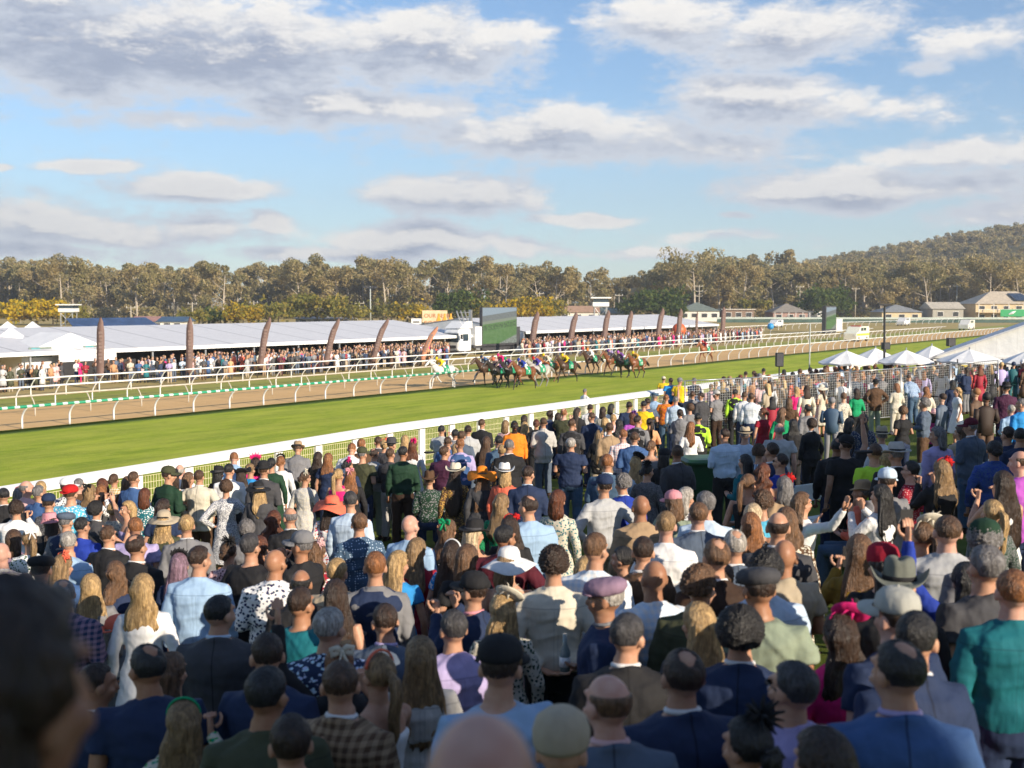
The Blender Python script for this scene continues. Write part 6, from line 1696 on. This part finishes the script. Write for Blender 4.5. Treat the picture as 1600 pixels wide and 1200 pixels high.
def build_crowd():
    random.seed(11); L=parse_people(); labels=label_people(L); tgt=P(800,600,0)
    for d in L:
        h=d['h'] or ((1.66 if d['fem'] else 1.77)*random.uniform(.97,1.03)); extra=.03 if d['hat'] and d['hat'][0] in('cap','bcap','flat','cowboy','panama','fedora','trilby','sun','floppy','wide','bowler','tricorn','beanie','bucket') else .01
        eff=h+extra*h/1.75
        if d['pose']=='s': eff-=.42*h/1.75
        if d['pose']=='l': eff-=.10
        d['H']=h; d['eff']=eff; p=ground_hit(d['px'],d['py'],eff); d['p']=p
    # ease apart people who would stand in each other, along their own line of sight
    for it in range(30):
        for i,a in enumerate(L):
            for b in L[i+1:]:
                dx=a['p'].x-b['p'].x; dy=a['p'].y-b['p'].y; r=math.hypot(dx,dy)
                if r<.46:
                    k=(.46-r)*.3*(1 if dy>=0 else -1)
                    for q,s in((a,k),(b,-k)):
                        y=q['p'].y+s; rr=ray(q['px'],q['py']); q['p']=Vector((rr.x*y,y,CZ+rr.z*y))
    for d,lab in zip(L,labels):
        p=d['p']; z=G(p.x,p.y); need=p.z-z; drop=d['eff']-d['H']; s=need/d['eff']; H=d['H']*min(1.13,max(.86,s)); z=p.z-(d['eff']*min(1.13,max(.86,s)))
        if abs(z-G(p.x,p.y))>.001 and z<G(p.x,p.y)-.25: z=G(p.x,p.y)-.25
        yaw=math.atan2(-(tgt.x-p.x),tgt.y-p.y)+random.uniform(-.45,.45)
        if d['yaw'] is not None: yaw=rad(d['yaw'])
        d['root']=r=make_person((p.x,p.y,z),yaw,H,d['fem'],d['skin'],d['pose'],d['hair'],d['hat'],d['top'],d['leg'],'grip' if d['pose'] not in('r','w') else 'open',d['g'],d['f'],d['w']*(1.0),turn=random.choice((0,0,1,-1)) if d['pose'] in('d','f','c','h') and not d['f'] else 0)
        tag(r,lab,'person','spectators on the near lawn'); d['H']=H
    return L
CROWD=build_crowd()
def near_heads():
    # two spectators on the terrace right in front of the camera, far out of focus
    for (px,py,y,fem,hair,top,leg,skin,lab,yaw) in [(-6,925,1.12,True,['bob','dbrown'],['tee','black'],['trousers','black'],'t','large out-of-focus person in black at the lower left corner',-25),
            (752,1112,1.42,False,['bald','x'],['shirt','grey'],['trousers','navy'],'p','out-of-focus person in grey directly below the camera, bottom centre',0)]:
        c=PY(px,py,y); h=1.72; r=make_person((c.x,c.y,c.z-h),rad(yaw),h,fem,skin,'d',hair,None,top,leg); tag(r,lab,'person','spectators on the near lawn')
near_heads()
def hand_things():
    ph=MB(); ph.box((0,0,0),(.075,.009,.15)); me=ph.mesh('phone_body'); me.materials.append(BLACKM)
    for d,lab,off in [(L_,t,o) for L_ in CROWD for (x,t,o) in [(287,'black phone held sideways in front of the green headband',(-.16,.36,1.50)),(1343,'black phone held up by the person in the mustard shirt',(0,.36,1.52)),(1510,'black phone held up above the royal blue sleeve',(-.33,.18,2.0)),
            (690,'phone held up at the white rail beside the light grey shirt',(0,.36,1.52)),(591,'phone held by the person with the coral headband',(0,.36,1.50)),(141,'phone held up by the person in the black hair bow',(0,.36,1.50))] if L_['px']==x]:
        r=d['root']; o=empty('phone',r.matrix_basis@Vector(off),d['root'].rotation_euler.z); tag(o,lab,'phone','phones held up in the crowd')
        b=bpy.data.objects.new('case',me); link(b,o)
        s=MB(); s.box((0,.0055,0),(.068,.003,.138)); s.build('screen',pm('phone_screen',(.10,.14,.16),.1),o)
        if d['px']==287: o.rotation_euler[1]=math.pi/2
    GL=pm('bottle_glass',(.25,.30,.28),.05,.1,2,coat=.5)
    for d,lab,off in [(L_,t,o) for L_ in CROWD for (x,t,o) in [(946,'clear bottle held by the person in the mauve flat cap',(.13,.27,1.14)),(1164,'clear bottle held by the person in the teal dress',(.10,.24,1.10)),(1584,'drinking glass held by the person in the teal shirt at the right edge',(.13,.27,1.14))] if L_['px']==x and L_['py']!=667]:
        r=d['root']; o=empty('drink_bottle',r.matrix_basis@Vector(off)); tag(o,lab,'bottle')
        V,F=lathe([(0,0),(.032,0),(.033,.12),(.014,.17),(.013,.23),(0,.23)],14); m=MB(); m.add(V,F); m.build('bottle',GL,o,True); m=MB(); V,F=lathe([(.0335,.03),(.0335,.09)],14); m.add(V,F); m.build('label',WHITE,o,True)
hand_things()
# ---------------------------------------------------------------- horses and jockeys
COAT=None
def coat_mat():
    m=bpy.data.materials.new('horse_coat'); m.use_nodes=True; g=NT(m.node_tree); b=g.n['Principled BSDF']; oi=g.add('ShaderNodeObjectInfo'); tc=g.add('ShaderNodeTexCoord').outputs['Object']
    sp=g.add('ShaderNodeSeparateXYZ', ins={0:tc}); n=g.noise(tc,4,4,.6); at=g.add('ShaderNodeAttribute', attribute_type='OBJECT', attribute_name='c2')
    c=g.mix(g.smooth(n,.3,.7),g.mix(1.0,oi.outputs['Color'],(.75,.72,.7,1),'MULTIPLY'),oi.outputs['Color']); c=g.mix(g.smooth(g.math('MULTIPLY_ADD',n,.25,sp.outputs[2]),.80,.60),c,at.outputs['Color'])
    g.l.new(c,b.inputs['Base Color']); b.inputs['Roughness'].default_value=.42; b.inputs['Specular IOR Level'].default_value=.4; return m
COAT=coat_mat()
def horse_mesh(ph):
    key=('horse',ph)
    if key in _cache: return _cache[key]
    P_=[]  # facing +X; withers about 1.62
    P_.append(tube([(-.95,0,1.22),(-.78,0,1.28),(-.45,0,1.26),(-.05,0,1.20),(.35,0,1.22),(.62,0,1.28),(.80,0,1.30)],[(.14,.16),(.27,.29),(.29,.27),(.29,.28),(.30,.34),(.24,.30),(.12,.16)],20))
    P_.append(ellipsoid((-.66,.10,1.20),(.30,.19,.32))); P_.append(ellipsoid((-.66,-.10,1.20),(.30,.19,.32)))
    P_.append(ellipsoid((.52,.12,1.20),(.20,.15,.30))); P_.append(ellipsoid((.52,-.12,1.20),(.20,.15,.30)))
    P_.append(ellipsoid((.36,0,1.48),(.22,.09,.14)))
    P_.append(tube([(.58,0,1.32),(.84,0,1.56),(1.08,0,1.78),(1.20,0,1.90)],[(.17,.28),(.12,.22),(.095,.155),(.08,.11)],16))
    P_.append(tube([(1.12,0,1.92),(1.26,0,1.89),(1.42,0,1.76),(1.60,0,1.61),(1.69,0,1.54)],[(.085,.10),(.095,.125),(.072,.095),(.055,.066),(.042,.045)],14))
    for s in(1,-1): P_.append(tube([(1.13,s*.055,1.97),(1.12,s*.065,2.05),(1.13,s*.06,2.11)],[.028,.03,.008],8))
    LEG={0:[((.52,1.10),(.86,.92),(1.02,.62),(1.22,.40)),((.46,1.08),(.50,.76),(.46,.42),(.40,.07)),((-.68,1.12),(-.50,.86),(-.90,.66),(-1.05,.22)),((-.72,1.10),(-.45,.84),(-.70,.50),(-.42,.14))],
         1:[((.52,1.10),(.72,.80),(.86,.44),(.95,.07)),((.48,1.08),(.74,.86),(.56,.60),(.38,.48)),((-.70,1.10),(-.62,.82),(-1.05,.62),(-1.30,.30)),((-.66,1.12),(-.55,.80),(-.86,.50),(-.90,.07))],
         2:[((.50,1.10),(.40,.80),(.22,.46),(.04,.12)),((.52,1.10),(.80,.98),(.84,.66),(.62,.56)),((-.66,1.10),(-.34,.86),(-.50,.50),(-.20,.08)),((-.70,1.10),(-.42,.82),(-.72,.52),(-.52,.07))]}[ph]
    for i,l in enumerate(LEG):
        y=(.15 if i%2 else -.15)*(1 if i<2 else 1.05); pts=[(a,y,b) for a,b in l]; fr=i<2
        P_.append(tube([pts[0],pts[1]],[.13 if fr else .17,.075 if fr else .10],12)); P_.append(tube([pts[1],pts[2]],[.070 if fr else .085,.047],10))
        P_.append(tube([pts[2],pts[3]],[.048,.036],10)); a=Vector(pts[3]); d=(a-Vector(pts[2])).normalized(); P_.append(tube([a,a+d*.05+Vector((.03,0,-.02)),a+d*.08+Vector((.05,0,-.03))],[.042,.052,.058],10)); P_.append(ellipsoid(pts[2],(.056,.055,.065)))
    me=union(P_,.020,3,name='body'); me.materials.append(COAT); _cache[key]=me; return me
def horse_parts():
    if 'hp' in _cache: return _cache['hp']
    m=MB(); V=[];F=[]
    for i in range(12):  # mane
        k=i/11; p=Vector((.60,0,1.60)).lerp(Vector((1.16,0,2.0)),k); V+=[p+Vector((-.02,-.02,.03)),p+Vector((-.05,-.09,-.10)),p+Vector((-.05,.02,-.02))]
    for i in range(11):
        for k in range(3): F.append((i*3+k,i*3+3+k,i*3+3+(k+1)%3,i*3+(k+1)%3))
    m.add(V,F); mane=m.mesh('mane',True); mane.materials.append(HAIRM)
    V,F=strands([(-.92,0,1.36),(-1.06,0,1.34),(-1.24,0,1.22),(-1.42,.02,1.04),(-1.55,.03,.92)],[.05,.075,.095,.085,.02],20,3); m=MB(); m.add(V,F); tail=m.mesh('tail',True); tail.materials.append(HAIRM)
    V=[];F=[]; n=14
    for x in(-.28,-.05,.22):
        for i in range(n+1): a=rad(-100+200*i/n); V.append((x,.335*math.sin(a),1.24+.36*math.cos(a)*(1 if abs(a)<1.5 else 1)-(.12 if abs(a)>1.6 else 0)))
    N=n+1
    for j in range(2):
        for i in range(n): F.append((j*N+i,j*N+i+1,(j+1)*N+i+1,(j+1)*N+i))
    m=MB(); m.add(V,F); cl=m.mesh('saddle_cloth',True); cl.materials.append(pm('cloth_green',(.01,.24,.12),.7,.1))
    m=MB(); V,F=ellipsoid((.10,0,1.60),(.26,.15,.07)); m.add(V,F); sad=m.mesh('saddle',True); sad.materials.append(pm('leather',(.04,.02,.012),.4))
    m=MB(); m.tube([(1.30,-.09,1.92),(1.32,0,1.97),(1.30,.09,1.92),(1.36,.085,1.75),(1.28,0,1.74),(1.36,-.085,1.75),(1.30,-.09,1.92)],.012,5); m.tube([(1.56,-.06,1.60),(1.57,0,1.68),(1.56,.06,1.60),(1.50,.05,1.54)],.012,5)
    m.tube([(1.56,-.06,1.60),(1.15,-.16,1.62),(.62,-.12,1.74)],.010,5); m.tube([(1.56,.06,1.60),(1.15,.16,1.62),(.62,.12,1.74)],.010,5); br=m.mesh('bridle',True); br.materials.append(BLACKM)
    _cache['hp']=(mane,tail,cl,sad,br); return _cache['hp']
HC={'grey': ((0.682, 0.682, 0.66), (0.55, 0.55, 0.539), (0.605, 0.594, 0.572)), 'steel': ((0.42, 0.405, 0.39), (0.15, 0.15, 0.15), (0.3, 0.3, 0.3)), 'bay': ((0.195, 0.068, 0.027), (0.027, 0.018, 0.015), (0.018, 0.015, 0.015)), 'dark': ((0.068, 0.033, 0.018), (0.018, 0.015, 0.013), (0.015, 0.012, 0.012)), 'black': ((0.027, 0.021, 0.019), (0.015, 0.015, 0.015), (0.012, 0.012, 0.012)), 'chestnut': ((0.3, 0.105, 0.038), (0.18, 0.075, 0.03), (0.21, 0.075, 0.03))}
def horse(px,py,col,ph,num,silk,helmet,lab,jl,breech='white',dy=0.0,pat=None,c2=None):
    p=P(px,py,0); az=math.atan2(-UY,-UX)+rad(-8)+random.uniform(-.05,.05); s=1.0
    root=empty('race_horse',p,az); root.scale=(s,s,s); tag(root,lab,'horse','race horses galloping on the grass track')
    c,l,h=HC[col]; o=bpy.data.objects.new('body',horse_mesh(ph)); o.color=(*c,1); o['c2']=list(l); link(o,root)
    mane,tail,cl,sad,br=horse_parts()
    for nm,me in(('mane',mane),('tail',tail)): o=bpy.data.objects.new(nm,me); o.color=(*h,1); link(o,root)
    o=bpy.data.objects.new('saddle_cloth',cl); link(o,root)
    t=text_obj('number',str(num),.30,WHITE,o,'CENTER'); t.location=(-.05,.345,1.12); t.rotation_euler=(math.pi/2,0,math.pi)
    link(bpy.data.objects.new('saddle',sad),root); link(bpy.data.objects.new('bridle',br),root)
    M=Matrix.Translation(p)@Matrix.Rotation(az,4,'Z'); q=M@Vector((.0,0,1.22))
    r=make_person(q,az-math.pi/2,1.60,False,'', 'J',['none','x'],['helmet',helmet],['shirt',silk]+([pat,c2] if pat else []),['trousers',breech],glasses=True)
    tag(r,jl,'person','jockeys riding the race horses')
random.seed(4)
for a in [(693,606,'grey',1,13,'yellow','yellow','white horse leading the field','jockey person in yellow silks on the white horse'),
  (762,602,'dark',0,4,'blue','navy','dark brown horse running second behind the white horse','jockey person in blue silks on the dark brown second horse','white',0,'dots','pale'),
  (788,598,'bay',1,9,'hot','hot','bay horse at the back of the front bunch, half hidden','jockey person in hot pink silks at the back of the bunch'),
  (780,607,'black',2,5,'lpink','coral','black horse with white noseband in the front bunch','jockey person in pale pink silks with coral helmet in the bunch','purple'),
  (799,606,'black',0,6,'purple','emerald','black horse with green hood in the middle of the bunch','jockey person in purple silks with green helmet','white'),
  (820,609,'bay',1,7,'royal','royal','reddish bay horse nearest the camera in the bunch','jockey person in royal blue silks on the reddish bay'),
  (843,605,'steel',2,8,'royal','red','dappled grey horse behind the reddish bay','jockey person in blue and red silks on the dappled grey','white',0,'dots','red'),
  (858,597,'chestnut',0,11,'cream','yellow','chestnut horse beside the dappled grey, farther from the camera','jockey person in cream silks with yellow helmet','white'),
  (887,598,'dark',1,12,'yellow','yellow','dark bay horse kicking up turf in mid-field','jockey person in yellow and navy silks in mid-field','navy',0,'dots','navy'),
  (925,585,'dark',2,2,'white','orange','dark brown horse running wide near the far rail','jockey person in white silks with orange helmet near the far rail'),
  (958,587,'bay',1,3,'lilac','purple','bay horse left of the black horse in the rear trio','jockey person in lilac silks with purple helmet'),
  (973,591,'black',0,14,'purple','violet','black horse in the middle of the rear trio','jockey person in purple silks with violet helmet in the rear trio'),
  (996,592,'bay',2,10,'gold','yellow','bright bay horse at the right of the rear trio','jockey person in black and gold silks in the rear trio','white'),
  (1103,566,'chestnut',1,1,'crimson','red','chestnut horse trailing alone far behind the field','jockey person in crimson silks trailing far behind')]:
    horse(*a)
# ---------------------------------------------------------------- the rest of the crowd: far too many to tell apart
def mass_crowd():
    rs=np.random.RandomState(21)
    def lowp(kind):
        fem=kind%2==1; T,A,L=pose_def('f' if kind<2 else 'd',fem); parts=[]
        m=MB(); mi=[]
        def put(VF,k): m.add(*VF,k)
        put(loft([(0,0,.86,.17,.12),(0,0,1.1,.155 if not fem else .13,.11),(0,0,1.36,.205 if not fem else .17,.12),(0,0,1.43,.15,.085),(0,0,1.47,.07,.06)],14),1); put(loft([(0,0,1.44,.05,.05),(0,0,1.57,.05,.05)],8),0)
        put(ellipsoid((0,.01,1.62),(.074,.088,.112),10,7),0); put(ellipsoid((0,-.02,1.665),(.086,.10,.092),10,6),2)
        if fem: put(loft([(0,-.10,1.36,.08,.015),(0,-.10,1.43,.115,.025),(0,-.075,1.54,.092,.04),(0,-.04,1.66,.082,.07)],12),2); put(loft([(0,0,.45,.25,.2),(0,0,.7,.22,.17),(0,0,.95,.17,.13)],10),1)
        for s in(1,-1):
            S,E,W,D=A[s]; put(tube([S,E],[.062,.052],6),1); put(tube([E,W],[.048,.034],6),1); put(tube([W,W+D*.12],[.032,.024],5),0)
            h,k,a,t=L[s]; put(tube([h,k,a,a+Vector((0,.0,-.08))],[.095,.072,.052,.05],6),3)
        return np.array(m.v,np.float32),m.f,np.array(m.m)
    PR=[lowp(k) for k in range(4)]
    spots=[]
    def taken(x,y,r=.4): return any((x-a)**2+(y-b)**2<r*r for a,b,_,_ in spots[-260:])
    near=[(d['p'].x,d['p'].y) for d in CROWD]
    # infield: between the far rail and the marquees
    for px0,px1,n,q0,q1,seg in [(0,110,16,70,75,0),(112,260,22,70.5,76,0),(250,400,75,69,77,0),(400,560,130,68.6,77,0),(560,700,210,68.2,77.5,0),(815,1000,300,68.6,78,0),(1000,1130,230,69,79,0),(1120,1190,110,70,78,0)]:
        for i in range(n):
            for _ in range(12):
                px=rs.uniform(px0,px1); q=q0+(q1-q0)*rs.rand()**1.15; a=(px-800)/FPX; d=q/(NX*a+NY)*1.0; x,y=a*d,d
                if not taken(x,y,.38): break
            spots.append((x,y,0.0,math.pi+math.atan2(-NX,NY)+rs.uniform(-.5,.5)-2*math.atan2(-NX,NY)*0))
    k0=len(spots)
    # right-hand lawn behind the temporary fence and under the umbrellas
    for i in range(1500):
        px=rs.uniform(1085,1640); py=rs.uniform(560,606); 
        if px<1290 and py<573+ (1290-px)*.12: continue
        p=ground_hit(px,py,1.7); x,y=p.x,p.y; q,t=qt_of(p)
        if q>20.5 or y>53.5 or y<40.5+.25*(x-8) or taken(x,y,.42) or any((x-a)**2+(y-b)**2<.2 for a,b in near): continue
        if px<1180 and y<39.5: continue
        spots.append((x,y,G(x,y),rs.uniform(-.7,.9)))
    for i in range(45):  # gaps between the catalogued people near the fence
        px=rs.uniform(1130,1600); py=rs.uniform(600,628); p=ground_hit(px,py,1.68); x,y=p.x,p.y
        if any(abs(px-d['px'])<15 and 575<d['py']<py+8 for d in CROWD): continue
        if taken(x,y,.45) or any((x-a)**2+(y-b)**2<.22 for a,b in near): continue
        spots.append((x,y,G(x,y),rs.uniform(-.7,.9)))
    skins=np.array([(.50,.29,.19),(.40,.22,.14),(.56,.34,.25),(.16,.08,.05)]); hairs=np.array([CN[c] for c in('dbrown','brown','black','lbrown','blonde','dblonde','grey','auburn','ginger')])
    tops=[CN[c] for c in('white','white','white','cream','cream','lblue','pale','navy','navy','black','black','black','char','char','grey','lpink','lpink','coral','crimson','burgundy','hot','blue','teal','olive','beige','beige','tan','brown','lilac','slate','denim','slate','apricot','lgrey','lgrey','apricot','brown','dbrown')]
    legs=[CN[c] for c in('navy','black','char','tan','beige','slate','brown','grey')]
    VV=[];FF=[];CC=[];k=0
    for i,(x,y,z,yaw) in enumerate(spots):
        V,F,M=PR[rs.randint(4)]; s=rs.uniform(.93,1.05); c,sn=math.cos(yaw)*s,math.sin(yaw)*s; W=V@np.array([[c,-sn,0],[sn,c,0],[0,0,s]]).T.astype(np.float32)+np.array([x,y,z],np.float32)
        top=np.array(tops[rs.randint(len(tops))])*rs.uniform(.8,1.15); pal=[skins[rs.choice(4,p=[.5,.25,.2,.05])],top,hairs[rs.randint(len(hairs))] if rs.rand()>.07 else np.array(tops[rs.randint(len(tops))]),np.array(legs[rs.randint(len(legs))]) if rs.rand()>.15 else top]
        VV.append(W); FF+= [tuple(j+k for j in f) for f in F]; k+=len(V)
        for f,mi in zip(F,M): CC+= [(*pal[mi],1)]*len(f)
    V=np.concatenate(VV); me=bpy.data.meshes.new('crowd'); me.from_pydata(V.tolist(),[],FF); at=me.color_attributes.new('tint','FLOAT_COLOR','CORNER'); at.data.foreach_set('color',np.array(CC,np.float32).ravel())
    me.polygons.foreach_set('use_smooth',np.ones(len(FF),bool))
    m=bpy.data.materials.new('crowd'); m.use_nodes=True; g=NT(m.node_tree); a=g.add('ShaderNodeVertexColor', layer_name='tint'); g.l.new(a.outputs[0],g.n['Principled BSDF'].inputs['Base Color']); g.n['Principled BSDF'].inputs['Roughness'].default_value=.7
    me.materials.append(m); o=bpy.data.objects.new('crowd',me); link(o); o['kind']='stuff'; o['label']='dense far crowd beyond the track and under the umbrellas'
mass_crowd()
def haze():
    m=MB(); m.box((150,700,79),(2600,2000,162)); mt=bpy.data.materials.new('haze'); mt.use_nodes=True; g=NT(mt.node_tree); g.n.clear()
    v=g.add('ShaderNodeVolumePrincipled', ins={'Color':(.80,.86,.95,1),'Density':.00036,'Anisotropy':.2}); o=g.add('ShaderNodeOutputMaterial'); g.l.new(v.outputs[0],o.inputs['Volume'])
    ob=m.build('haze',mt); ob['kind']='stuff'
haze()
